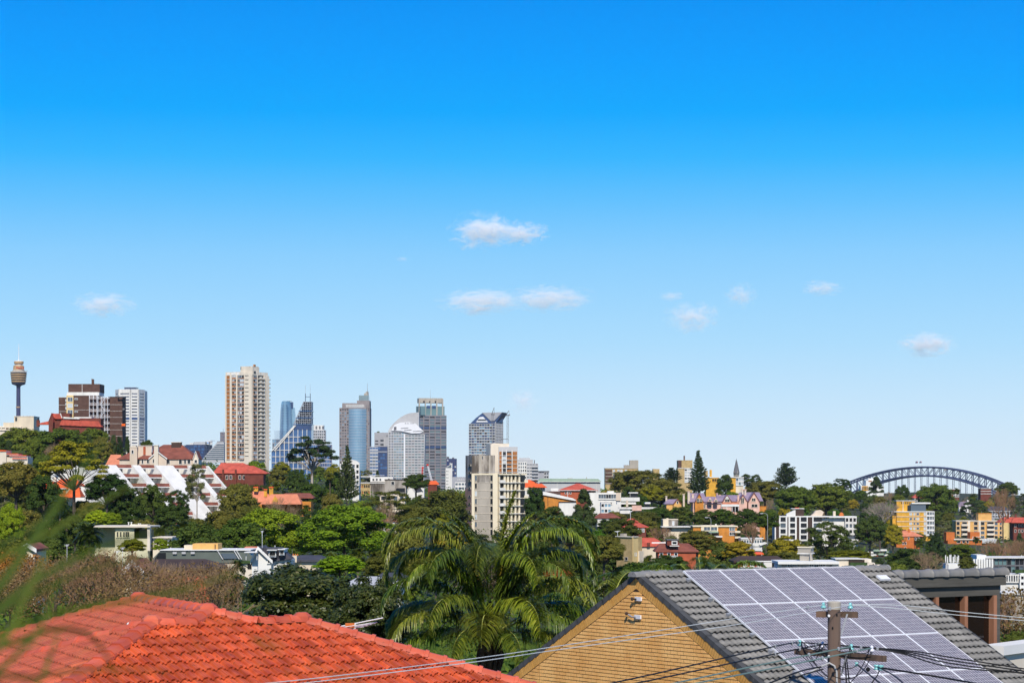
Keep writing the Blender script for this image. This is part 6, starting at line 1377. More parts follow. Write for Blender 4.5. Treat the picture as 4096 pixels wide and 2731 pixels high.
 for x in (725.6, 726.6, 727.6, 728.6): f2.box(b.mb('timber', 'dark_brown'), x-.1, x+.1, 496.6+abs(x-727)*.7, 498.4, .2, .32)
 for x0, x1, y in ((707.6, 712.4, 498.6), (713.6, 718, 499)): f3.poly(b.mb('dormer', 'pink_wall'), [(x0, y+2.4), (x1, y+2.4), ((x0+x1)/2, y-2.2)], -3, -.2);
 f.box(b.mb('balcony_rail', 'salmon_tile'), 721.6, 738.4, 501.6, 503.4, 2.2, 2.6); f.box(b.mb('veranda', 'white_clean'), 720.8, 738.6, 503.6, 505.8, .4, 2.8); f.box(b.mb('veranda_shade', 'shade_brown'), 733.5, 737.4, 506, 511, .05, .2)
 for x in (721, 726, 731.5, 734.5, 737.8): f.box(b.mb('veranda_post', 'white_clean'), x, x+.4, 505.8, 512, 2.2, 2.6)
 for x0, x1, y0, y1, d in ((649.6+42.6, 694.2, 493.4, 505, -2), (687.7, 689.9, 490.4, 503, 0), (718.0, 719.3, 492.6, 500, -8), (720.4, 721.8, 494, 500, -6), (743.4, 745, 488.6, 497, -7), (746.0, 747.8, 488.6, 497, -7), (737, 738.8, 494.4, 506, 2)):
  f.box(b.mb('chimney', 'beige_wall' if x0 < 700 or x0 > 740 else 'pink_wall'), x0, x1, y0+.8, y1, d-1, d); f.box(b.mb('chimney_cap', 'pink_wall'), x0-.25, x1+.25, y0, y0+.8, d-1.15, d+.15)
 f.box(b.mb('battlement_wing', 'orange_brick'), 759, 766, 507-.6, gy, -6, 1)
 for x in (759.2, 761.2, 763.2, 765.2): f.box(b.mb('merlon', 'orange_brick'), x, x+.9, 505.4, 506.4, -6, 1)
 b.done()
 D = 1060; b = Bld('gothic_lodge', 'small gothic lodge with purple slate roof left of the pink mansion', 'house', 672, D, keep=(664, 684, 494, 505)); b.hip('slate_purple', 665.4, 680, 503, 498.6, 8, 668, 678); f, _ = b.body('honey_brick', 666.4, 680, 503, depth=8); b.gable('honey_brick', 'slate_purple', 673.5, 681.5, 503.4, 498.6, 6, D=D-2, barge='brown_tile'); b.window(Face(673, D-2, 682, D-2), 676.8, 678.2, 500.6, 503)
 for x0, x1, y in ((666, 667.6, 495.4), (683.4, 685.2, 493.6), (671.2, 672.4, 500)): f.box(b.mb('chimney', 'beige_wall'), x0, x1, y+.7, 506, -4, -2.8); f.box(b.mb('chimney_cap', 'beige_wall'), x0-.2, x1+.2, y, y+.7, -4.2, -2.6)
 b.done()
 # houses lower centre right
 D = 800; b = Bld('red_tile_brick_house', 'dark brick house with red tiled hip roof and arched white windows', 'house', 633, D, keep=(621, 648, 518, 535)); f, _ = b.body('dark_red_brick', 622, 646, 526, depth=11); b.hip('red_tile', 620.5, 647.5, 526.2, 520.8, 12, 626, 637); b.hip('red_tile', 626.5, 637, 520.8, 517.8, 5, 630, 633, D=D+4); f.box(b.mb('chimney', 'dark_red_brick'), 634, 635.4, 517.6, 521, -4, -3); f.box(b.mb('chimney', 'dark_red_brick'), 624.4, 625.4, 520.8, 524, -3, -2)
 for x in (628.5, 635.4, 641): b.window(f, x, x+3, 528.2, 531.2, glass='glass_mid', fw=.16, bars=2)
 b.window(f, 632, 633.5, 533, 535, frame='cream'); b.done()
 D = 820; b = Bld('grey_render_cube', 'weathered grey cube house with white flat roofs above the orange flats', 'house', 670, D, keep=(662, 680, 517.5, 527)); f, _ = b.body('concrete_stained', 663, 678, 519, depth=9); f.box(b.mb('parapet', 'cream'), 662.8, 678.2, 518.4, 519.2, -9, .2); f.box(b.mb('chimney', 'cream'), 667, 669, 517.6, 519, -4, -3); f.box(b.mb('flank', 'cream'), 663, 668.5, 519.2, 527, 0, .2); b.window(f, 672.6, 674, 520.6, 524.4, d=.1, glass='glass_pale'); f.box(b.mb('flat_roof', 'white'), 661, 695, 525.4, 526.4, -6, 3.4); f.box(b.mb('lower_wall', 'cream'), 663, 690, 526.4, b.gy, -6, 1.6); b.window(Face(660, D-1.6, 695, D-1.6), 667, 671.6, 527.4, 529.4, d=.1, frame='cream'); b.done()
 D = 790; b = Bld('orange_white_flats', 'orange brick flats with cream window wall and white flat roof', 'apartment block', 716, D, keep=(695, 740, 523.5, 533))
 f, _ = b.body('orange_brick', 693, 737, 526, depth=11); f.box(b.mb('roof_slab', 'cream_bright'), 692.5, 737.6, 525, 526.1, -11, .5); f.box(b.mb('cream_wall', 'cream_bright'), 701, 718, 524.6, 531, -8, .4); b.facade(Face(701, D-.4, 718, D-.4), 703.5, 717.5, 525.6, 530.4, 2, 1, 'cream_bright', ww=.86, wh=.7, glass=['glass_mid', 'glass_dark'], d=.2, each=True, bar='white')
 f.box(b.mb('balcony_recess', 'shade_brown'), 705, 719, 531, 535, .0, .15); f.box(b.mb('balcony_rail', 'white'), 713, 722, 535, 536.6, .2, 1.4); f.box(b.mb('awning', 'green_roof'), 708.5, 718, 530.8, 532, .4, 1.4); b.window(f, 729.6, 734.6, 526.6, 530, glass='glass_mid', bars=2); b.window(f, 729.6, 734.6, 531.6, 534.6, glass='glass_dark', bars=2); b.balconies(f, 734.5, 740, [531.4, 537], 1.4, 1.6, 'cream'); f.box(b.mb('roof_vent', 'white'), 716, 717.4, 523.4, 525, -4, -3); b.done()
 D = 560; b = Bld('tan_brick_block', 'blank tan brick block with pale lit corner behind the palms', 'building', 629, D, keep=(618, 643, 535, 556))
 f1, f2 = b.body('tan_brick', 616.5, 642, 536.4, pxc=632.5, dl=5, dr=4); f2.box(b.mb('sunlit_corner', 'cream_yellow'), 632.6, 637.8, 537, b.gy, 0, .1); f1.box(b.mb('coping', 'cream_pale'), 616, 632.6, 535.7, 536.5, -1, .3); f2.box(b.mb('coping', 'cream_pale'), 632.6, 637.4, 535.7, 536.5, -1, .3); b.window(f2, 634.8, 636, 552.5, 555, fw=.12); f2.box(b.mb('side_deck', 'cream'), 637.6, 641.8, 550.6, b.gy, -2, .5); f2.box(b.mb('deck_rail', 'white_clean'), 637.4, 641, 547.6, 548, -1, -.8); f2.box(b.mb('deck_rail', 'white_clean'), 637.4, 641, 549, 549.4, -1, -.8); b.window(f1, 625.4, 627.6, 557, 559.6, frame='concrete'); f1.box(b.mb('chimney', 'concrete'), 614, 617.6, 533.4, 536, -3, -2)  # right face given a paler colour, painting in the sunlight on it
 b.done()
 D = 640; b = Bld('red_roof_bungalow', 'low bungalow with broad red tiled roof behind tan brick block', 'house', 652, D, keep=(637, 668, 536.5, 546)); b.hip('red_tile', 636, 666.5, 545, 537.2, 10, 641, 655); b.body('cream', 637, 666, 545, depth=10); f = Face(636, D, 668, D); f.box(b.mb('dormer', 'dark_red_brick'), 647, 650, 542, 546, -.5, .8); f.box(b.mb('white_roof', 'white_clean'), 652, 667, 541.5, 543.6, -3, -1); b.done()
 D = 600; b = Bld('brown_dormer_house', 'brown tiled house with a square red dormer window', 'house', 675, D, keep=(660, 697, 539, 560)); b.hip('brown_tile', 657, 697, 550.4, 543, 10, 661, 690); f, _ = b.body('red_brick', 658, 696, 550.4, depth=9); f.box(b.mb('dormer', 'dark_red_brick'), 667, 678.6, 539.4, 544.8, -5, .2); f.box(b.mb('dormer_roof', 'grey_dark'), 666.6, 679, 538.8, 539.5, -5.2, .5); b.window(Face(660, D-.2, 690, D-.2), 672.4, 676.6, 541, 543.4, fw=.2); f.box(b.mb('dormer_sill', 'white'), 669.6, 679, 544.8, 545.6, -.2, .6)
 for x in (660, 667.6, 674.6): b.window(f, x, x+2.6, 552.4, 556)
 f.box(b.mb('lower_wall', 'grey_pale'), 658.6, 676, 554.6, b.gy, .1, 3); b.done()
 D = 780; b = Bld('white_ribbon_house', 'small white house with ribbon windows above a pink roof', 'house', 753, D, keep=(741, 767, 536.5, 546)); f, _ = b.body('white', 741, 762, 538, depth=8); b.facade(f, 741, 762, 538, 545.6, 8, 1, 'white', ww=.7, wh=.5, glass=['glass_mid', 'glass_dark'], d=.3, mb_=2, each=True); f.poly(b.mb('side_roof', 'white_clean'), [(759, 543.4), (766, 541.6), (767, 542.6), (760, 545)], -5, .8); f.box(b.mb('roof_slab', 'white_clean'), 740.6, 763.5, 537.3, 538.1, -8, .5); b.done()
 D = 650; b = Bld('pink_roof_shed', 'low pavilion with a glaring pink-red roof', 'shed', 752, D, keep=(741.5, 763, 548.8, 555)); b.hip('orange_tile', 742, 762, 553, 549.6, 6, 743, 761); mat('pink_roof', (.80, .16, .12), var=.15); f, _ = b.body('pink_roof', 742.4, 761.6, 551.4, depth=6); f.box(b.mb('gutter', 'white'), 741.6, 762.4, 549.4, 550.2, -6, .3); b.done()
 D = 430; b = Bld('brown_roof_terrace', 'long terrace with dark roof, brick wall and white balcony behind the solar roof', 'house', 764, D, keep=(748, 783, 555.5, 572)); f, _ = b.body('red_brick', 738, 782, 560.5, depth=9); b.hip('dark_brown', 736, 784, 560.4, 555.8, 9, 741, 780); f.box(b.mb('fascia', 'white_clean'), 740, 784.4, 560, 561, -.2, .9)
 for x in (744, 751, 757.5, 764, 770): b.window(f, x, x+2.6, 562, 565.6, bars=1)
 f.box(b.mb('balcony', 'white'), 740, 783, 566, 570, .2, 1.6); f.box(b.mb('bay', 'white'), 763, 771, 561.5, 566, .2, 1.6); b.done()
 # white framed flats
 D = 1100; b = Bld('white_framed_flats', 'white framed flats with dark brown panels and a slanted roof stair', 'apartment block', 815, D, keep=(775, 860, 507, 538))
 f = Face(775, D, 860, D); f.box(b.mb('core', 'white'), 775, 812, 516.2, b.gy, -12, -.4); fr = b.mb('frame', 'white_clean')
 f.box(fr, 774.6, 829, 515.3, 516.4, -10, .5)
 for x0, x1 in ((774.6, 775.8), (779.0, 780.4), (785.6, 787.2), (788.4, 790), (795, 796.6), (799.2, 800.6), (806.6, 807.6), (812.2, 813.4)): f.box(fr, x0, x1, 516.4, 547, -.4, .5)
 for x0, x1 in ((775.8, 779), (787.2, 788.4), (796.6, 799.2), (807.6, 812.2)): f.box(b.mb('brown_panel', 'dark_brown'), x0, x1, 516.4, 547, -.4, .2)
 for i in range(5):
  y = 516.6+5.9*i
  for x0, x1 in ((780.4, 785.6), (790, 795), (800.6, 806.6), (813.4, 822)):
   q = MB(); f.rect(q, x0, x1, y+.4, y+4.2, -.1); q.build('window', b.rng.choice(['glass_dark', 'glass_dark', 'glass_mid']), b.o)
   f.box(fr, x0, x1, y+4.5, y+5.9, -.4, .35)
  if i > 1: b.balconies(f, 842, 857.5, [y+5.4], 1.4, 2.0, 'white')
 f.box(b.mb('east_core', 'white'), 812, 856.4, 518, b.gy, -14, -1.5); b.facade(Face(842, D-.2, 856.4, D-.2), 845, 856.4, 516.2, 534, 3, 3, 'white', ww=.66, wh=.6, glass=['glass_mid', 'glass_dark'], d=.5, each=True); f.box(b.mb('parapet', 'white_clean'), 829, 856.6, 515.5, 517, -12, .6)
 f.poly(b.mb('slanted_wall', 'white_clean'), [(786.6, 515.3), (795.4, 515.3), (795.4, 509.4), (794, 509.6), (786.6, 513.4)], -3, .3); f.box(b.mb('stair_house', 'dark_brown'), 795.4, 804, 508.2, 515.3, -6, -.6); f.box(b.mb('stair_roof', 'white'), 791.6, 804.4, 507.6, 508.3, -6.4, -.2); f.box(b.mb('roof_tiles', 'orange_tile'), 796, 800, 507, 507.6, -5, -3)
 f.poly(b.mb('roof_gable', 'beige_wall'), [(812, 515.4), (823, 515.4), (825, 511.6), (822, 509.4), (817, 510), (815, 513)], -8, -4); f.box(b.mb('chimney', 'cream'), 835, 837.4, 510.6, 515.4, -8, -6); lathe_px(b, 'dome', 'orange_red_brick', 841.4, D+7, [(2.6, 515.6), (2.3, 513.4), (1.2, 511.9), (.1, 511.6)], 12); b.done()
 D = 420; b = Bld('rooftop_tower_flats', 'low white brick flats topped by a concrete tank tower behind the solar panels', 'apartment block', 808, D, keep=(777, 838, 545, 572))
 f, _ = b.body('concrete', 782, 835, 563.2, depth=10); mat('pale_brick', (.50, .42, .34), var=.15, scale=1.2); f.box(b.mb('brick_wall', 'pale_brick'), 799, 814, 563.4, b.gy, -1, .3); f.box(b.mb('brick_wall', 'pale_brick'), 823.6, 832, 563.4, b.gy, -1, .3); f.box(b.mb('roof_slab', 'white_clean'), 777.4, 838.4, 560.6, 563.3, -10, 1.0); f.box(b.mb('end_wall', 'cream_pale'), 832, 838.4, 563.3, b.gy, -8, .6); f.box(b.mb('west_wing', 'white'), 777.6, 784, 564, b.gy, -6, -.2)
 for x0, x1 in ((787.5, 790.4), (793, 796.4), (809.4, 812.6), (815, 818), (820.4, 824.6)): b.window(f, x0, x1, 563.8, 568.2, d=.34, bars=1, fw=.1); f.box(b.mb('spandrel', 'dark_red_brick'), x0, x1, 568.6, 571, .2, .5)
 ft1, ft2 = b.body('concrete', 797.8, 813.6, 546.6, D=D+3, pxc=810.6, dl=1.5, dr=4, y1=552.8, name='tank'); ft1.box(b.mb('tank_rim', 'cream_bright'), 797.6, 810.8, 546, 547.2, -.5, .2); ft2.box(b.mb('tank_rim', 'cream_bright'), 810.6, 813.7, 546, 547.2, -.5, .2); ft1.box(b.mb('tank_rim', 'white'), 797.6, 810.8, 552.4, 553.4, -.5, .2); ft2.box(b.mb('tank_rim', 'white'), 810.6, 813.7, 552.4, 553.4, -.5, .2)
 b.body('concrete', 799.8, 812.6, 553.4, D=D+3.4, pxc=809, dl=1, dr=3, y1=562, name='tank_stem'); f.poly(b.mb('stair', 'concrete'), [(812, 561), (815, 561), (812.6, 553), (811.6, 553)], -3, -2.4)
 for y in (557.6, 559.4): f.box(b.mb('railing', 'steel_grey'), 813, 817.5, y, y+.25, -3, -2.9)
 b.done()
 D = 460; b = Bld('cream_terrace_house', 'low cream house with rooftop hedge and stepped parapets behind the solar roof', 'house', 864, D, keep=(838, 892, 557, 572)); f, _ = b.body('cream_pale', 838.5, 891, 566, depth=10); f.box(b.mb('upper_wall', 'cream_pale'), 837, 873, 558.6, 566, -8, -2); f.box(b.mb('parapet', 'white'), 836.4, 863.4, 558, 558.9, -8.2, -1.6); f.box(b.mb('roof_hedge', 'hedge'), 850, 870, 562, 566.2, -2, .4); f.box(b.mb('dark_opening', 'shade_brown'), 850, 866, 559.2, 562.4, -2, -1.8); f.box(b.mb('step_wall', 'cream_pale'), 867, 874.6, 562, 566, -2, .5); f.box(b.mb('step_wall', 'cream_pale'), 874.6, 882, 564, 566, -2, .3); b.window(f, 881.8, 884, 568.4, 570.6); f.box(b.mb('arch_door', 'dark_brown'), 872.2, 873.4, 563, 566, .5, .6); b.done()
 # far right hill
 D = 2000; b = Bld('white_tower_house', 'white block with brown window in front of the bridge left end', 'apartment block', 872, D, keep=(863, 880, 476, 487)); f, _ = b.body('white_clean', 866, 877, 479.5, depth=12); f.box(b.mb('wing', 'white'), 861, 884, 485.2, b.gy, -12, -1); f.box(b.mb('top', 'white_clean'), 868.5, 874.6, 477.6, 480, -8, -1); b.window(f, 868.4, 871.8, 479.8, 480.9, glass='brown_panel', frame='white_clean'); b.facade(f, 862, 868, 485.4, 490, 3, 1, 'yellow_brick', ww=.6, wh=.7, glass=['glass_mid', 'glass_dark'], d=.4); b.done()
 D = 1700; b = Bld('pink_roof_villa', 'small villa with pink-red hip roof left of the bridge hangers', 'house', 918, D, keep=(913, 925, 492, 499)); b.hip('red_tile', 913.6, 925.4, 497, 492.6, 9, 917.6, 922); f, _ = b.body('cream_pale', 914.4, 924.6, 497, depth=9); b.window(f, 918, 920, 498, 499.4); b.done()
 for i, (x0, x1, y0, lab) in enumerate(((949.2, 959, 488.4, 'smaller of two dark red brick blocks under the bridge arch'), (980.6, 991, 487.7, 'larger dark red brick block with pale bands at the right end of the bridge'))):
  D = 1900; b = Bld('red_brick_block', lab, 'apartment block', (x0+x1)/2, D, group='red brick blocks by the bridge', keep=(x0, x1, y0, y0+8)); f, _ = b.body('dark_red_brick', x0, x1, y0, depth=10)
  for k in range(3): f.box(b.mb('pale_band', 'white'), x0-.1, x1+.1, y0+2.6*k, y0+2.6*k+.45, 0, .4)
  if i == 0: b.facade(f, x0+4, x1, y0+3, y0+8, 3, 2, 'white', ww=.7, wh=.5, glass=['glass_dark'], d=.5)
  b.done()
 D = 1350; b = Bld('yellow_brick_flats', 'tall yellow brick flats with white floor bands and glass penthouse', 'apartment block', 914, D, keep=(890, 935, 499, 530))
 f, _ = b.body('yellow_brick', 896.6, 934, 511.2, depth=13); f.box(b.mb('west_wing', 'yellow_brick'), 893, 897, 511, b.gy, -10, -2); f.box(b.mb('upper_block', 'yellow_brick'), 896.8, 915, 500.4, 511.4, -10, -1); f.box(b.mb('upper_cap', 'white'), 896.4, 918, 499.8, 500.4, -10.2, -.6); f.box(b.mb('penthouse_glass', 'glass_mid'), 909.6, 926, 503.4, 510.8, -7, -.4); f.box(b.mb('penthouse_glass', 'glass_dark'), 907.6, 911, 504.6, 511, -6, -.3); f.box(b.mb('penthouse_roof', 'white_clean'), 911.6, 930.4, 501.8, 503.2, -8, .4)
 for k in range(7): f.box(b.mb('upper_slot', 'dark_brown'), 901.4+1.9*k, 902.3+1.9*k, 501.4, 503.2, -1, -.85)
 f.box(b.mb('pipe', 'white'), 903, 903.5, 500.6, 511, -1, -.7); f.box(b.mb('parapet', 'white_clean'), 893, 934.4, 510.6, 511.4, -13, .4)
 for i in range(5):
  y = 511.4+4.8*i; f.box(b.mb('floor_band', 'white'), 896.6, 934.2, y+4.4, y+4.8, -.1, .3)
  for x0, x1 in ((909.6, 912), (913.6, 915.2), (916.6, 919)): b.window(f, x0, x1, y+.9, y+3.1, glass=b.rng.choice(['glass_pale', 'glass_mid']))
  b.window(f, 924, 926, y+.7, y+3.4, glass='glass_pale'); f.rect(b.mb('window_panes', 'glass_mid'), 927.2, 933.8, y+.5, y+4.2, .1)
  for x in (926.6, 929.6, 932, 934): f.box(b.mb('balcony_post', 'white_clean'), x-.3, x+.2, y, y+4.8, 0, .7)
  f.box(b.mb('balcony_rail', 'white_clean'), 926.6, 934.2, y+2.8, y+4.4, .4, .6)
 b.done()
 D = 1250; b = Bld('orange_hip_house', 'tall orange-red brick house with salmon hip roof and white windows', 'house', 908, D, keep=(896, 923, 528, 550)); f, _ = b.body('orange_red_brick', 896.4, 914, 535.4, pxc=None, depth=12); f.box(b.mb('wall', 'orange_red_brick'), 914, 921.4, 535.6, b.gy, -12, -5); b.hip('salmon_tile', 895.4, 922.4, 535.4, 530, 13, 900, 912); f.box(b.mb('chimney', 'orange_red_brick'), 909.4, 911.2, 528.4, 532, -5, -4); f.box(b.mb('chimney', 'dark_red_brick'), 899, 909, 529.2, 532, -11, -9)
 for x, y in ((902.4, 536.4), (902.4, 541.6), (904.6, 546.4), (908, 536.6), (915, 537), (918, 537), (905, 541.6)): b.window(f, x, x+1.3, y, y+2.2)
 b.done()
 D = 1420; b = Bld('honey_brick_flats', 'wide honey brick flats with white balconies and a tall roof block', 'apartment block', 984, D, keep=(956, 1013, 511, 540))
 f, _ = b.body('honey_brick', 956, 1008, 520.4, depth=13); f2 = Face(1008, D, 1012.6, D+5); f2.box(b.mb('end_wall', 'cream_yellow'), 1008, 1012.6, 520.4, b.gy, -4, 0); f.box(b.mb('roof_block', 'honey_brick'), 978.6, 992, 512.8, 521, -8, -1); f.box(b.mb('roof_block_cap', 'orange_brick'), 978.4, 992.2, 512.4, 513, -8.2, -.8); f.box(b.mb('parapet', 'cream_pale'), 955.8, 1012, 519.8, 520.6, -13, .4)  # end wall yellow, not honey: its sunlit brightness is put into the colour
 f.box(b.mb('stone_pier', 'cream_pale'), 967.8, 970, 520.6, 541, 0, .4); f.box(b.mb('stone_pier', 'cream_yellow'), 1002, 1008, 520.6, 546, 0, .3); f.box(b.mb('stone_pier', 'cream_pale'), 978.4, 980.6, 520.6, 541, 0, .4)  # wide yellow strip has the brightness of the sunlit end painted in too
 for i in range(4):
  y = 520.8+4.6*i
  for x0, x1 in ((956.6, 959.6), (962.2, 967), (974, 977.6), (980.8, 984.4), (987.2, 993.6), (994.6, 997.6), (999.8, 1001.6)):
   b.window(f, x0, x1, y+.5, y+3.5, glass=b.rng.choice(['glass_dark', 'glass_dark', 'glass_mid']), frame='cream_pale', fw=.15)
  b.balconies(f, 961, 967.6, [y+4.2], 1.7, 1.8, 'cream_pale'); b.balconies(f, 986.6, 994.2, [y+4.2], 1.7, 1.8, 'cream_pale')
 lathe_px(b, 'aerial', 'steel_grey', 981.6, D+4, [(.1, 513), (.1, 510)], 5); b.done()
 D = 1330; b = Bld('orange_low_flats', 'low orange brick flats with white conservatory before the honey brick block', 'apartment block', 972, D, keep=(948, 999, 531, 550))
 f, _ = b.body('orange_red_brick', 947.8, 996, 539, depth=12); f.box(b.mb('west_block', 'orange_red_brick'), 946.6, 955, 531.6, 540, -9, -1); f.box(b.mb('upper_block', 'orange_red_brick'), 970.4, 980, 531.4, 539, -9, -.6); f.box(b.mb('flat_roof', 'cream_pale'), 953.6, 996.4, 538.2, 539.2, -10, .8); f.box(b.mb('conservatory', 'glass_pale'), 982, 996, 538.4, 542.4, -.5, 1.2)
 for k in range(6): f.box(b.mb('conservatory_bar', 'white_clean'), 982+2.7*k, 982.4+2.7*k, 538.2, 542.6, 1.2, 1.35)
 for x0, x1, y in ((957, 960.4, 540), (962.4, 965, 540), (966.6, 968.6, 540), (971, 974, 545), (987, 989.2, 546)): b.window(f, x0, x1, y, y+2.2)
 b.balconies(f, 970, 975.6, [546.6, 550.4], 1.3, 1.4, 'white'); f.box(b.mb('vent_frame', 'white'), 972.6, 973, 536.2, 539, -.6, -.4); f.box(b.mb('vent_frame', 'white'), 972.6, 980, 536, 536.4, -.6, -.4); b.done()
 D = 1700; b = Bld('white_gothic_villa', 'narrow white gothic villa with pointed gable below the bridge', 'house', 967, D, keep=(961, 973, 499, 515)); f = b.gable('white_clean', 'slate_dark', 963, 972.4, 507, 500.6, 8, barge='white_clean', pxp=968.4); f.box(b.mb('chimney', 'white'), 967.3, 968.8, 498.6, 502, -2, -1); f.box(b.mb('bay', 'white'), 965.4, 971, 507.5, 513.4, 0, 1.2); b.mb('bay_roof', 'slate_dark'); f.poly(b.mb('bay_roof', 'slate_dark'), [(964.8, 507.6), (971.6, 507.6), (968.2, 505.6)], 0, 1.4); b.window(Face(963, D-1.2, 973, D-1.2), 965.8, 967, 508.2, 511); b.window(Face(963, D-1.2, 973, D-1.2), 968.6, 969.8, 508.2, 511); b.window(f, 967.6, 968.6, 513.6, 515.6, d=.1); f.poly(b.mb('side_roof', 'slate_purple'), [(958.6, 506.6), (960.6, 501.4), (968, 500.8), (963.4, 507)], -7, -2); f.box(b.mb('side_wall', 'white'), 959.4, 964, 506.6, b.gy, -7, -1.4); b.done()
 D = 1600; b = Bld('veranda_house', 'grey roofed house with long veranda behind the bare tree', 'house', 999, D, keep=(990, 1006, 508, 518)); f, _ = b.body('grey_wall', 988, 1010, 510, depth=9); b.hip('slate_dark', 987, 1011, 510.4, 505.6, 9, 992, 1006)
 for k in range(7): f.box(b.mb('veranda_post', 'steel_white'), 988.4+3.4*k, 988.7+3.4*k, 510.4, 517, 1.2, 1.4)
 f.box(b.mb('veranda_roof', 'grey_pale'), 988, 1010.4, 510.2, 510.8, 0, 1.6); f.box(b.mb('veranda_rail', 'steel_white'), 988, 1010.4, 514.2, 514.6, 1.2, 1.4); b.facade(f, 988, 1010, 511, 518, 7, 1, 'grey_wall', ww=.5, wh=.6, glass=['glass_dark'], d=.2); b.done()
 D = 1380; b = Bld('dark_red_gable_house', 'dark red brick house with crimson tiled roof at the right edge', 'house', 1018, D, keep=(1001, 1024, 514, 532)); b.hip('red_tile', 1000, 1022, 521.6, 516.6, 10, 1004, 1018); f, _ = b.body('dark_red_brick', 1013, 1036, 521.6, depth=10); b.hip('red_tile', 1012, 1037, 521.8, 516.8, 11, 1016, 1032, D=D-3); f.box(b.mb('gable_bay', 'dark_red_brick'), 1013.4, 1017, 520, b.gy, 0, 1); f.box(b.mb('chimney', 'dark_red_brick'), 1008.4, 1010, 513.6, 519, -4, -3); f.box(b.mb('chimney', 'dark_red_brick'), 1016, 1017.8, 513.6, 518, -4, -3)
 for x in (1014.2, 1018.6, 1021.6):
  for y in (523.4, 529): b.window(f, x, x+1.4, y, y+2.6, d=1.05 if x < 1016 else .05)
 b.done()
 D = 720; b = Bld('antenna_roof', 'white roof block crowned by tall phone antenna panels', 'antenna', 953, D, keep=(945, 961, 552, 572)); f, _ = b.body('white_clean', 945.8, 960, 562.6, depth=5); f.box(b.mb('door', 'grey_wall'), 946.4, 948.6, 564, 570, 0, .08)
 for x, y0, y1 in ((946.4, 554.6, 561.6), (948.4, 556, 562.4), (949.8, 554.2, 561), (952, 554, 562), (954.2, 556, 562.4), (956, 554.4, 561.6), (957.4, 556, 562), (959, 554.8, 561.6)): f.box(b.mb('antenna_panel', 'white_clean'), x-.45, x+.45, y0, y1, -2+(x % 2), -1.7+(x % 2))
 for x in (947.3, 951, 955.2, 958.4): f.box(b.mb('antenna_pole', 'steel_grey'), x-.12, x+.12, 554, 562.6, -2, -1.9)
 f.box(b.mb('antenna_frame', 'steel_grey'), 946, 959.6, 560.6, 560.9, -2.1, -1.9); b.done()
 D = 650; b = Bld('dark_glass_building', 'black glass building with white vertical fins at the right edge', 'office block', 1005, D, keep=(972, 1024, 553, 576)); f, _ = b.body('glass_dark', 985, 1040, 557.4, depth=14); f.box(b.mb('roof_slab', 'white'), 985, 1041, 556.6, 557.5, -14, 1); f.box(b.mb('white_block', 'white_clean'), 976.6, 986, 554.2, 572, -8, .4)
 for k in range(8): f.box(b.mb('fin', 'white_clean'), 972.4+2.6*k, 974.2+2.6*k, 558.2, 570, .5, 1.2)
 b.facade(f, 990, 1040, 557.5, 572, 12, 2, 'grey_dark', ww=.86, wh=.8, glass=['glass_dark', 'glass_mid', 'glass_dark', 'glass_green'], d=.3, each=True); lathe_px(b, 'flue', 'white_clean', 1021.5, D+4, [(.2, 557), (.2, 554)], 6); b.done()
 D = 560; b = Bld('white_colonnade', 'white colonnaded building below the black glass building', 'building', 1013, D, keep=(1001, 1024, 572, 592)); f, _ = b.body('white', 1000.6, 1046, 573.6, depth=9); b.facade(f, 1000.6, 1020, 573.6, 582, 8, 1, 'white', ww=.55, wh=.7, glass=['glass_dark', 'glass_mid'], d=.5, each=True); f.box(b.mb('hedge', 'hedge'), 1016, 1045, 569.4, 572.6, -4, -1); f.box(b.mb('front_block', 'white_clean'), 1019.4, 1046, 572.4, b.gy, -4, 1.2); b.facade(Face(1019.4, D-1.2, 1046, D-1.2), 1019.4, 1046, 574, 592, 5, 3, 'white_clean', ww=.5, wh=.5, glass=['glass_mid', 'glass_dark'], d=.4, each=True); b.done()
 D = 420; b = Bld('low_white_roof', 'low broken white roof among bare trees at the right edge', 'shed', 1014, D, keep=None); f, _ = b.body('concrete', 1002, 1040, 592, depth=7); f.poly(b.mb('roof', 'white'), [(1001, 592), (1020, 591), (1040, 592.5), (1040, 594), (1012, 594), (1001, 593)], -6, .4); b.done()
 # car park with pale awnings
 D = 1120; b = Bld('awning_terrace', 'terrace of pale green awnings and white roofs among trees', 'pavilion', 880, D, keep=(866, 896, 547, 556)); f = Face(866, D, 897, D)
 for k, (x0, x1, y) in enumerate(((868, 874, 551), (873.5, 880, 549), (880, 887, 548.6), (886, 893, 550.4), (870, 877, 553.6), (878, 884, 552.6), (884.6, 891, 553.6))):
  f.poly(b.mb('awning', 'green_roof' if k % 2 else 'white_clean'), [(x0, y+1.6), (x1, y+1.6), (x1-.8, y), (x0+.8, y)], -4+k % 3, -1+k % 3); f.box(b.mb('awning_post', 'steel_white'), x0+.3, x0+.6, y+1.6, b.gy, -2, -1.8)
 f.box(b.mb('wall', 'red_brick'), 874, 884, 554.8, b.gy, -3, 0); b.done()
right()
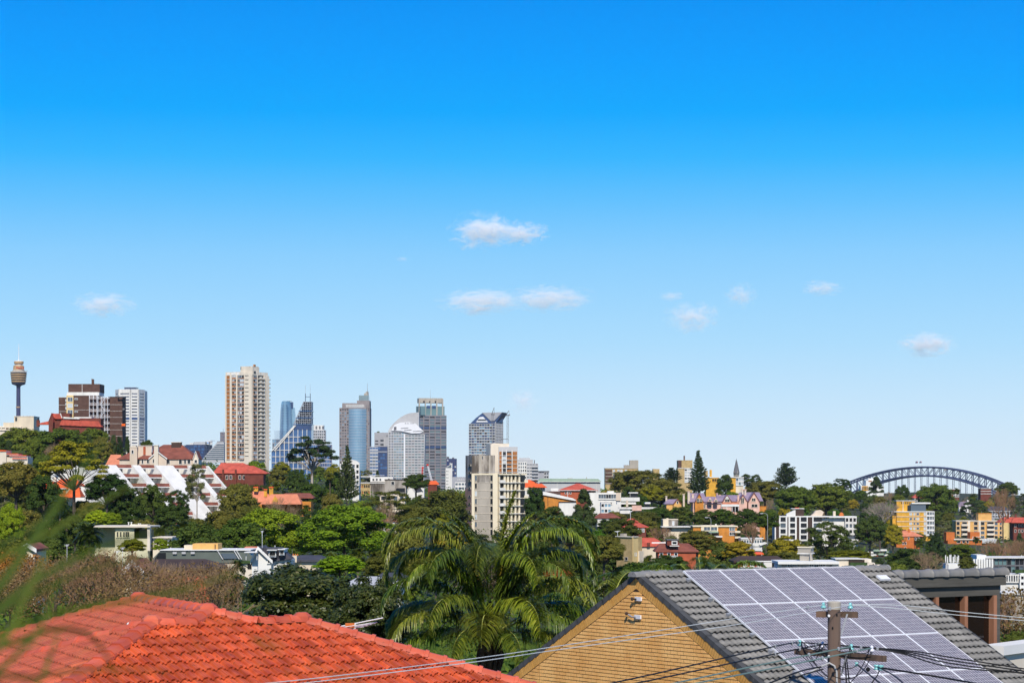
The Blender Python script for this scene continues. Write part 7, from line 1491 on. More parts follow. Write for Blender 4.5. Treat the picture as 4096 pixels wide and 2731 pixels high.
# street lamps and aerials that stand clear of the trees
def small():
 for px, yt, yb, D, lab, dx in ((767.6, 512.6, 530, 760, 'curved street lamp right of the orange flats', -5.4), (711, 516.6, 526, 760, 'curved street lamp behind the orange flats', -4), (1005, 541, 551, 1000, 'street lamp below the honey brick flats', -3)):
  b = Bld('street_lamp', lab, 'street lamp', px, D, group='curved street lamps'); q = b.mb('pole', 'steel_grey'); p = [P(px, yb+14, D)]
  p += [P(px, yt+3, D), P(px-.5, yt+1.2, D), P(px-2, yt+.1, D), P(px+dx, yt, D)]; q.tube(p, .09, 6); c = P(px+dx, yt+.2, D); b.mb('lamp_head', 'grey_pale').box(c.x-.7, c.x+.2, c.y-.2, c.y+.2, c.z-.12, c.z+.12); b.done()
 for px, yt, yb, D, w, lab in ((67, 544, 562, 150, 5, 'television aerial left of the bare tree'), (117, 550.5, 566, 150, 7, 'television aerial above the gabled cottage'), (122.5, 547, 566, 150, 5, 'thin aerial right of cottage aerial'), (262.2, 530.5, 547, 289, 3, 'tall aerial on the white gabled house'), (617.5, 530.6, 536, 558, 6, 'aerial on the tan brick block'), (309.6, 479.5, 492, 900, 4, 'pale aerial among dark trees below the lattice tower'), (630.5, 510.5, 519, 798, 5, 'aerial on the red tiled brick house')):
  b = Bld('roof_aerial', lab, 'aerial', px, D, group='television aerials', gz=P(px, yb, D).z); t = D/F*.22; b.mb('mast', 'steel_white').tube([P(px, yb, D), P(px, yt, D)], t, 5)
  for k, s in enumerate((1, .7, .5)):
   y = yt+.35*k*(yb-yt)*.12; b.mb('element', 'steel_white').tube([P(px-w*s*.5, y+.2, D), P(px+w*s*.5, y-.2, D)], t*.8, 4)
  b.done()
small()
# ================================================================ vegetation
def leafmat(name, dark, light, trans=.25, rough=.55, spec=.3, hue=.15, tip=None):
 m = bpy.data.materials.new(name); m.use_nodes = True; MATS[name] = m
 t = m.node_tree; L = t.links.new; bs = t.nodes['Principled BSDF']; out = t.nodes['Material Output']
 bs.inputs['Roughness'].default_value = rough; bs.inputs['Specular IOR Level'].default_value = spec
 g = t.nodes.new('ShaderNodeNewGeometry'); rp = t.nodes.new('ShaderNodeValToRGB'); L(g.outputs['Random Per Island'], rp.inputs[0])
 rp.color_ramp.elements[0].color = (*dark, 1); rp.color_ramp.elements[1].color = (*light, 1)
 if tip: e = rp.color_ramp.elements.new(.9); e.color = (*light, 1); rp.color_ramp.elements[2].color = (*tip, 1)
 oi = t.nodes.new('ShaderNodeObjectInfo'); hs_ = t.nodes.new('ShaderNodeHueSaturation')
 mh = t.nodes.new('ShaderNodeMapRange'); L(oi.outputs['Random'], mh.inputs['Value']); mh.inputs['To Min'].default_value = .5-hue*.16; mh.inputs['To Max'].default_value = .5+hue*.25; L(mh.outputs[0], hs_.inputs['Hue'])
 mv = t.nodes.new('ShaderNodeMapRange'); L(oi.outputs['Random'], mv.inputs['Value']); mv.inputs['To Min'].default_value = 1+hue*2.2; mv.inputs['To Max'].default_value = 1-hue*2.2; L(mv.outputs[0], hs_.inputs['Value'])
 L(rp.outputs[0], hs_.inputs['Color']); L(hs_.outputs[0], bs.inputs['Base Color'])
 tr = t.nodes.new('ShaderNodeBsdfTranslucent'); L(hs_.outputs[0], tr.inputs['Color'])
 mx_ = t.nodes.new('ShaderNodeMixShader'); mx_.inputs[0].default_value = trans; L(bs.outputs[0], mx_.inputs[1]); L(tr.outputs[0], mx_.inputs[2]); L(mx_.outputs[0], out.inputs[0])
leafmat('leaf_dark', (0.040, 0.070, 0.013), (0.106, 0.144, 0.022), spec=.12, rough=.7)
leafmat('leaf_fig', (0.056, 0.098, 0.013), (0.156, 0.200, 0.022), spec=.12, rough=.7)
leafmat('leaf_bright', (0.069, 0.138, 0.010), (0.231, 0.338, 0.015), spec=.12, rough=.7)
leafmat('leaf_lime', (0.163, 0.250, 0.010), (0.425, 0.525, 0.019), spec=.12, rough=.7)
leafmat('leaf_olive', (0.094, 0.103, 0.018), (0.231, 0.206, 0.033), spec=.12, rough=.7)
leafmat('leaf_gold', (0.163, 0.156, 0.013), (0.413, 0.338, 0.019), spec=.12, rough=.7)
leafmat('leaf_pine', (0.027, 0.053, 0.018), (0.077, 0.106, 0.027), spec=.12, rough=.7)
leafmat('leaf_grey', (0.075, 0.090, 0.033), (0.188, 0.194, 0.062), spec=.12, rough=.7)
leafmat('leaf_gloss', (.034, .050, .009), (.105, .115, .018), rough=.42, spec=.35, tip=(.13, .11, .025))
leafmat('leaf_palm', (.055, .088, .010), (.170, .205, .020), rough=.38, spec=.4, tip=(.26, .25, .05))
leafmat('leaf_palm_bright', (.08, .125, .008), (.25, .29, .02), rough=.38, spec=.4, tip=(.36, .36, .06))
leafmat('leaf_blade', (.06, .085, .006), (.15, .19, .02), rough=.4, spec=.4, trans=.35)
leafmat('leaf_brown', (.15, .085, .028), (.30, .175, .060), hue=.06)
leafmat('leaf_rust', (.24, .07, .012), (.46, .16, .02), hue=.05)
mat('bark', (.085, .065, .05), var=.3, scale=1.5)
mat('bark_pale', (.38, .33, .27), var=.25, scale=1.2)
mat('bark_pine', (.06, .045, .035), var=.3, scale=1.5)
mat('twig_brown', (.30, .20, .115), var=.3, scale=.8)
mat('twig_grey', (.33, .27, .22), var=.3, scale=.8)
mat('twig_red', (.29, .165, .09), var=.3, scale=.8)
mat('palm_trunk', (.20, .15, .11), var=.35, scale=3)
mat('palm_boot', (.13, .075, .045), var=.5, scale=4)
mat('palm_stem', (.40, .42, .10), var=.25, scale=2)
mat('palm_spear', (.72, .50, .05), var=.15, scale=2)
def quads_mesh(name, V, m):
 """V: (n,4,3) leaf quads"""
 n = len(V); me = bpy.data.meshes.new(name)
 me.vertices.add(n*4); me.vertices.foreach_set('co', V.reshape(-1).astype(np.float32))
 me.loops.add(n*4); me.loops.foreach_set('vertex_index', np.arange(n*4, dtype=np.int32))
 me.polygons.add(n); me.polygons.foreach_set('loop_start', np.arange(0, n*4, 4, dtype=np.int32)); me.polygons.foreach_set('loop_total', np.full(n, 4, dtype=np.int32))
 me.update(calc_edges=True); me.materials.append(MATS[m]); return me
def leaf_quads(rng, C, N, size, aspect=.55):
 n = len(C); N = N/np.linalg.norm(N, axis=1, keepdims=True)
 r = rng.normal(size=(n, 3)); t = np.cross(N, r); t /= np.linalg.norm(t, axis=1, keepdims=True)+1e-9; b = np.cross(N, t)
 s = size*rng.uniform(.6, 1.35, (n, 1)); a = t*s*.5; c = b*s*.5*aspect
 return np.stack([C-a, C-c, C+a, C+c], axis=1)
def clump_crown(seed, nc, nl, leaf, cr=(.10, .17), shape='dome', fill=.25, flat=.75, gap=0.0):
 rng = np.random.default_rng(seed); out = []; cen = []
 tries = 0
 while len(cen) < nc and tries < nc*40:
  tries += 1
  v = rng.normal(size=3); v /= np.linalg.norm(v)
  rad = rng.uniform(.74, 1.04) if rng.random() > fill else rng.uniform(.3, .8)
  if shape == 'dome':
   if v[2] < -.6: continue
   p = np.array([v[0]*.40*rad, v[1]*.40*rad, .42+v[2]*.46*rad])
  elif shape == 'round':
   p = np.array([v[0]*.40*rad, v[1]*.40*rad, .5+v[2]*.42*rad])
  elif shape == 'umbrella':
   q = rng.uniform(-1, 1, 2)
   if q@q > 1: continue
   p = np.array([q[0]*.43, q[1]*.43, .80-.42*(q@q)+rng.normal()*.07])
  elif shape == 'tall':
   p = np.array([v[0]*.36*rad, v[1]*.36*rad, .5+v[2]*.46*rad])*np.array([1-.35*max(v[2], 0), 1-.35*max(v[2], 0), 1])
  elif shape == 'cone':
   z = rng.uniform(0, 1); th = rng.uniform(0, 6.28); rr = .44*(1-z)**.8*rng.uniform(.75, 1)+.02
   p = np.array([rr*math.cos(th), rr*math.sin(th), .05+.9*z])
  if gap and cen and min(np.linalg.norm(p-c) for c in cen) < gap: continue
  cen.append(p)
 cc = np.mean(cen, axis=0)
 for p in cen:
  r = rng.uniform(*cr); n = int(nl*(r/np.mean(cr))**2)
  v = rng.normal(size=(n, 3)); v /= np.linalg.norm(v, axis=1, keepdims=True); v[:, 2] = np.where(v[:, 2] < -.6, -v[:, 2]*.5, v[:, 2])
  rr = r*rng.uniform(.55, 1.05, (n, 1)); C = p+v*rr*np.array([1, 1, flat])+rng.normal(size=(n, 3))*r*.10
  ow = (p-cc); ow = ow/(np.linalg.norm(ow)+1e-6)
  N = v*.9+ow*.35+np.array([0, 0, .45])+rng.normal(size=(n, 3))*.45
  out.append(leaf_quads(rng, C, N, leaf))
 return np.concatenate(out), cen
def limbs_mesh(name, seed, cen, m, base=(0, 0, -.35), r0=.03, take=14):
 rg = random.Random(seed); q = MB(); cs_ = list(cen); rg.shuffle(cs_); fork = Vector((0, 0, .05))
 q.tube([Vector(base), fork], r0, 6, r0*.75)
 for p in cs_[:take]:
  p = Vector(p); mid = fork.lerp(p, .45)+Vector((rg.uniform(-.04, .04), rg.uniform(-.04, .04), .02))
  q.tube([fork+Vector((rg.uniform(-.01, .01), rg.uniform(-.01, .01), -.01)), mid, p], r0*.5, 5, r0*.10)
  for k in range(2):
   e = mid.lerp(p, rg.uniform(.3, .8)); q.tube([e, e+Vector((rg.uniform(-.09, .09), rg.uniform(-.09, .09), rg.uniform(.02, .1)))], r0*.16, 4, r0*.05)
 return mesh_of(q.v, q.f, m, name)
def trunk_mesh(name, m, seed=0):
 rg = random.Random(seed); q = MB(); vs = []; n = 8
 for t in (-.06, 0, .25, .5, .75, 1):
  ox, oy = rg.uniform(-.5, .5)*t, rg.uniform(-.5, .5)*t; r = 1.25 if t < .01 else 1-.4*t
  vs += [(ox+r*math.cos(2*math.pi*k/n), oy+r*math.sin(2*math.pi*k/n), t) for k in range(n)]
 q.add(vs, [(i*n+k, i*n+(k+1) % n, (i+1)*n+(k+1) % n, (i+1)*n+k) for i in range(5) for k in range(n)]+[tuple(5*n+k for k in range(n))])
 return mesh_of(q.v, q.f, m, name)
def bare_mesh(name, seed, m, depth=6, spread=.55, up=.35, r0=.022):
 rg = random.Random(seed); q = MB()
 def grow(p, d, L, r, k):
  e = p+d*L; q.tube([p, p.lerp(e, .5)+Vector((rg.gauss(0, .05), rg.gauss(0, .05), 0))*L, e], r, 3, r*.68)
  if k == 0: return
  for i in range(rg.choice((2, 3, 3)) if k > 1 else 3):
   nd = (d+Vector((rg.gauss(0, spread), rg.gauss(0, spread), rg.gauss(up*.4, spread*.6)))).normalized(); grow(e, nd, L*rg.uniform(.62, .84), r*.62, k-1)
 for i in range(5):
  a = i*1.26+rg.random(); grow(Vector((0, 0, -.25)), Vector((math.cos(a)*.5, math.sin(a)*.5, .8)).normalized(), .27, r0, depth)
 zs = [v[2] for v in q.v]; xs = [math.hypot(v[0], v[1]) for v in q.v]; z1 = max(zs); x1 = sorted(xs)[int(len(xs)*.985)]
 q.v = [(v[0]*.5/x1, v[1]*.5/x1, v[2]/z1 if v[2] > 0 else v[2]) for v in q.v]
 return mesh_of(q.v, q.f, m, name)
def pine_quads(seed, tiers=17, nb=9, rise=.10, droop=.0, leaf=.060, width=.5, power=.9, den=60):
 """araucaria: whorls of straight branches clothed in short foliage"""
 rng = np.random.default_rng(seed); out = []; br = MB()
 br.tube([Vector((0, 0, -.3)), Vector((0, 0, .98))], .014, 6, .003)
 for k in range(tiers):
  z = .04+.93*(k/(tiers-1)); L = width*(1-(k/tiers))**power*rng.uniform(.82, 1.05)+.02
  for j in range(nb if k < tiers-4 else 6):
   th = 2*math.pi*(j+rng.uniform(-.25, .25))/nb+k*.7; d = np.array([math.cos(th), math.sin(th), rise])
   LL = L*rng.uniform(.75, 1.08); n = max(5, int(den*LL/width)+4)
   t = rng.uniform(.12, 1, n); C = np.array([0, 0, z])+d*(t*LL)[:, None]+rng.normal(size=(n, 3))*np.array([.012, .012, .010])
   C[:, 2] += .05*t**2*LL/width-droop*t*LL
   N = np.array([0, 0, 1.0])+rng.normal(size=(n, 3))*.7; out.append(leaf_quads(rng, C, N, leaf, .6))
   br.tube([Vector((0, 0, z)), Vector(np.array([0, 0, z])+d*LL*.9)], .004, 3, .001)
 return np.concatenate(out), br
def frond_geo(q_leaf, q_stem, P0, az, el, L, droop, nl=46, ll=.62, lw=.036, seed=0, hang=.85, rstem=.022, fl=1.0, start=.16, curl=1.35):
 """arched pinnate frond; leaflets are bent strips; quads go to the list q_leaf"""
 rg = random.Random(seed); pts = [Vector(P0)]; N = 22; e0 = math.radians(el)
 h = Vector((math.cos(math.radians(az)), math.sin(math.radians(az)), 0))
 for i in range(N):
  t = (i+.5)/N; e = e0-math.radians(droop)*t**curl; pts.append(pts[-1]+(h*math.cos(e)+Vector((0, 0, 1))*math.sin(e))*(L/N))
 q_stem.tube(pts, rstem, 5, rstem*.2)
 side = Vector((-h.y, h.x, 0))
 for k in range(nl):
  t = start+(1-start)*(k+.5)/nl; f = t*N; i = min(N-1, int(f)); p = pts[i].lerp(pts[i+1], f-i); tan = (pts[i+1]-pts[i]).normalized()
  upv = side.cross(tan); upv = upv if upv.z > 0 else -upv
  ln = ll*(math.sin(math.pi*min(1, .15+.85*t)**.8)*.75+.28)
  for sg in (-1, 1):
   jit = rg.uniform(-.25, .25); d = (side*sg*.85+tan*(.45+jit*.4)+upv*(rg.uniform(-.1, .45)*fl)).normalized(); a = p.copy(); seg = 3; w0 = lw*rg.uniform(.8, 1.15); pv = None
   lf = ln*rg.uniform(.8, 1.12)
   for s_ in range(seg):
    b_ = a+d*(lf/seg); wv = d.cross(Vector((0, 0, 1)))
    wv = wv.normalized() if wv.length > .05 else side
    wa = w0*(1-.12*s_); wb = w0*(1-.12*(s_+1)) if s_ < seg-1 else w0*.12
    wa2 = wv*wa*.5 if pv is None else pv
    q_leaf.append((a-wa2, a+wa2, b_+wv*wb*.5, b_-wv*wb*.5)); pv = wv*wb*.5
    a = b_; d = (d+Vector((0, 0, -1))*hang*(.45+.3*s_)).normalized()
# ---- prototypes: crown, trunk and limbs meshes in unit size
PROTO = {}
def proto(kind, name, crown, trunk, limbs=None, tr=.022, trunk_top=.35): PROTO[kind] = dict(name=name, crown=crown, trunk=trunk, limbs=limbs, tr=tr, top=trunk_top)
TB = trunk_mesh('trunk', 'bark', 1); TP = trunk_mesh('trunk', 'bark_pale', 2); TN = trunk_mesh('trunk', 'bark_pine', 3)
def reg(kind, name, m, n, trunk, **k):
 L_ = []
 lm = k.pop('limb', None); take = k.pop('take', 12); r0 = k.pop('r0', .03)
 for i in range(n):
  V, cen = clump_crown(hash_(kind)+i, **k)
  L_.append((quads_mesh('crown', V, m), limbs_mesh('limbs', i, cen, lm, take=take, r0=r0) if lm else None))
 PROTO[kind] = (name, L_, trunk)
def hash_(s): return sum((i+3)*ord(c) for i, c in enumerate(s)) % 9973
reg('fig', 'fig_tree', 'leaf_fig', 2, TB, nc=115, nl=165, leaf=0.0435, cr=(.06, .105), shape='dome', flat=.9, limb='bark')
reg('dark', 'broadleaf_tree', 'leaf_dark', 3, TB, nc=115, nl=165, leaf=0.0435, cr=(.06, .105), shape='dome', flat=.9, limb='bark')
reg('bright', 'ficus_tree', 'leaf_bright', 2, TB, nc=120, nl=300, leaf=0.0305, cr=(.065, .10), shape='dome', fill=.1)
reg('lime', 'lime_tree', 'leaf_lime', 2, TB, nc=115, nl=165, leaf=0.0493, cr=(.06, .105), shape='dome', flat=.9)
reg('olive', 'bushy_tree', 'leaf_olive', 2, TB, nc=115, nl=165, leaf=0.0406, cr=(.06, .105), shape='dome', flat=.9, limb='bark')
reg('gold', 'wattle_tree', 'leaf_gold', 2, TB, nc=115, nl=165, leaf=0.0464, cr=(.06, .105), shape='dome', flat=.9, limb='bark')
reg('gum', 'gum_tree', 'leaf_olive', 2, TP, nc=34, nl=275, leaf=0.0348, cr=(.07, .12), shape='round', gap=.10, flat=.6, limb='bark_pale', take=20, r0=.026)
reg('greygum', 'gum_tree', 'leaf_grey', 2, TP, nc=36, nl=275, leaf=0.0348, cr=(.07, .12), shape='tall', gap=.10, flat=.6, limb='bark_pale', take=20, r0=.026)
reg('umbrella', 'umbrella_tree', 'leaf_pine', 1, TB, nc=44, nl=275, leaf=0.0377, cr=(.06, .10), shape='umbrella', gap=.06, flat=.5, limb='bark_pale', take=26, r0=.026)
reg('umbrellagum', 'gum_tree', 'leaf_gold', 1, TB, nc=60, nl=300, leaf=0.0319, cr=(.06, .10), shape='umbrella', gap=.06, flat=.55, limb='bark', take=26, r0=.024)
reg('lacy', 'lacy_tree', 'leaf_dark', 2, TB, nc=76, nl=240, leaf=0.0290, cr=(.05, .085), shape='round', gap=.075, flat=.8, limb='bark', take=26, r0=.026)
reg('conifer', 'conifer_tree', 'leaf_pine', 2, TN, nc=60, nl=250, leaf=0.0435, cr=(.07, .12), shape='cone')
reg('cypress', 'cypress_tree', 'leaf_pine', 2, TN, nc=46, nl=275, leaf=0.0508, cr=(.12, .18), shape='tall')
for kind, nm, m, k in (('norfolk', 'norfolk_pine', 'leaf_pine', dict(tiers=17, nb=9, rise=.10)), ('hoop', 'hoop_pine', 'leaf_pine', dict(tiers=15, nb=9, rise=.5, power=.6, leaf=.06, den=70))):
 V, br = pine_quads(hash_(kind), **k); PROTO[kind] = (nm, [(quads_mesh('crown', V, m), mesh_of(br.v, br.f, 'bark_pine', 'limbs'))], TN)
for kind, m, k in (('bare', 'twig_brown', {}), ('baregrey', 'twig_grey', {}), ('barered', 'twig_red', {})):
 PROTO[kind] = ('bare_tree', [(bare_mesh('crown', hash_(kind)+i, m, **k), None) for i in range(2)], TB)
def palm_proto(kind, nm, m, nf, L, el, droop, ll, lw, hang, tm='palm_trunk', nl=26):
 ql = []; qs = MB(); rg = random.Random(hash_(kind))
 for i in range(nf):
  e = el[0]+(el[1]-el[0])*(i % 5)/4+rg.uniform(-8, 8); frond_geo(ql, qs, (0, 0, .0), i*137.5, e, L*rg.uniform(.85, 1.1), droop*rg.uniform(.85, 1.15), nl=nl, ll=ll, lw=lw, seed=i, hang=hang, rstem=.012)
 V = np.array([[list(p) for p in q] for q in ql]); PROTO[kind] = (nm, [(quads_mesh('crown', V, m), mesh_of(qs.v, qs.f, 'palm_stem', 'limbs'))], trunk_mesh('trunk', tm, hash_(kind)))
palm_proto('phoenix', 'date_palm', 'leaf_palm', 44, .52, (80, -15), 85, .17, .028, .25, nl=34)
palm_proto('fanpalm', 'fan_palm', 'leaf_palm', 30, .40, (85, -40), 70, .26, .06, .7)
palm_proto('cocos', 'feather_palm', 'leaf_palm', 22, .55, (80, -5), 110, .2, .04, .8, nl=34)
TREES = []; USED = {}
def tree(px, y0, y1, wpx, D, kind, label, group=None, rz=None, cat=None, gz=None, var=None):
 nm, vs_, tk = PROTO[kind]; k = D/F; rg = random.Random(int(px*31+y0*17+D)); g = ground_z(px, D) if gz is None else gz
 X = (px-512)*k; zt = ZY(y0, D); zb = ZY(y1, D); w = wpx*k; h = max(zt-zb, 1.0)
 palm = kind in ('phoenix', 'fanpalm', 'cocos')
 g = min(g, zb-.3); H = zb-g
 o = thing(nm, label, cat or ('palm' if palm else 'tree'), (X, D, g), group); o.rotation_euler = (0, 0, rg.uniform(0, 6.28) if rz is None else rz)
 cr, lm = vs_[(rg.randrange(len(vs_)) if var is None else var) % len(vs_)]
 if palm: H = (zt+zb)/2-g; sc = (w, w, w)
 else: sc = (w*rg.uniform(.94, 1.06), w*rg.uniform(.94, 1.06), h)
 c = bpy.data.objects.new('crown', cr); COL.objects.link(c); c.parent = o; c.location = (0, 0, H); c.scale = sc
 if lm:
  l = bpy.data.objects.new('fronds' if palm else 'limbs', lm); COL.objects.link(l); l.parent = o; l.location = (0, 0, H); l.scale = sc
 t = bpy.data.objects.new('trunk', tk); COL.objects.link(t); t.parent = o
 r = w*(.035 if palm else .022) if kind not in ('norfolk', 'hoop') else w*.02
 t.scale = (r, r, H+(0 if palm else h*.32))
 TREES.append((px, y0, y1, wpx, D)); return o
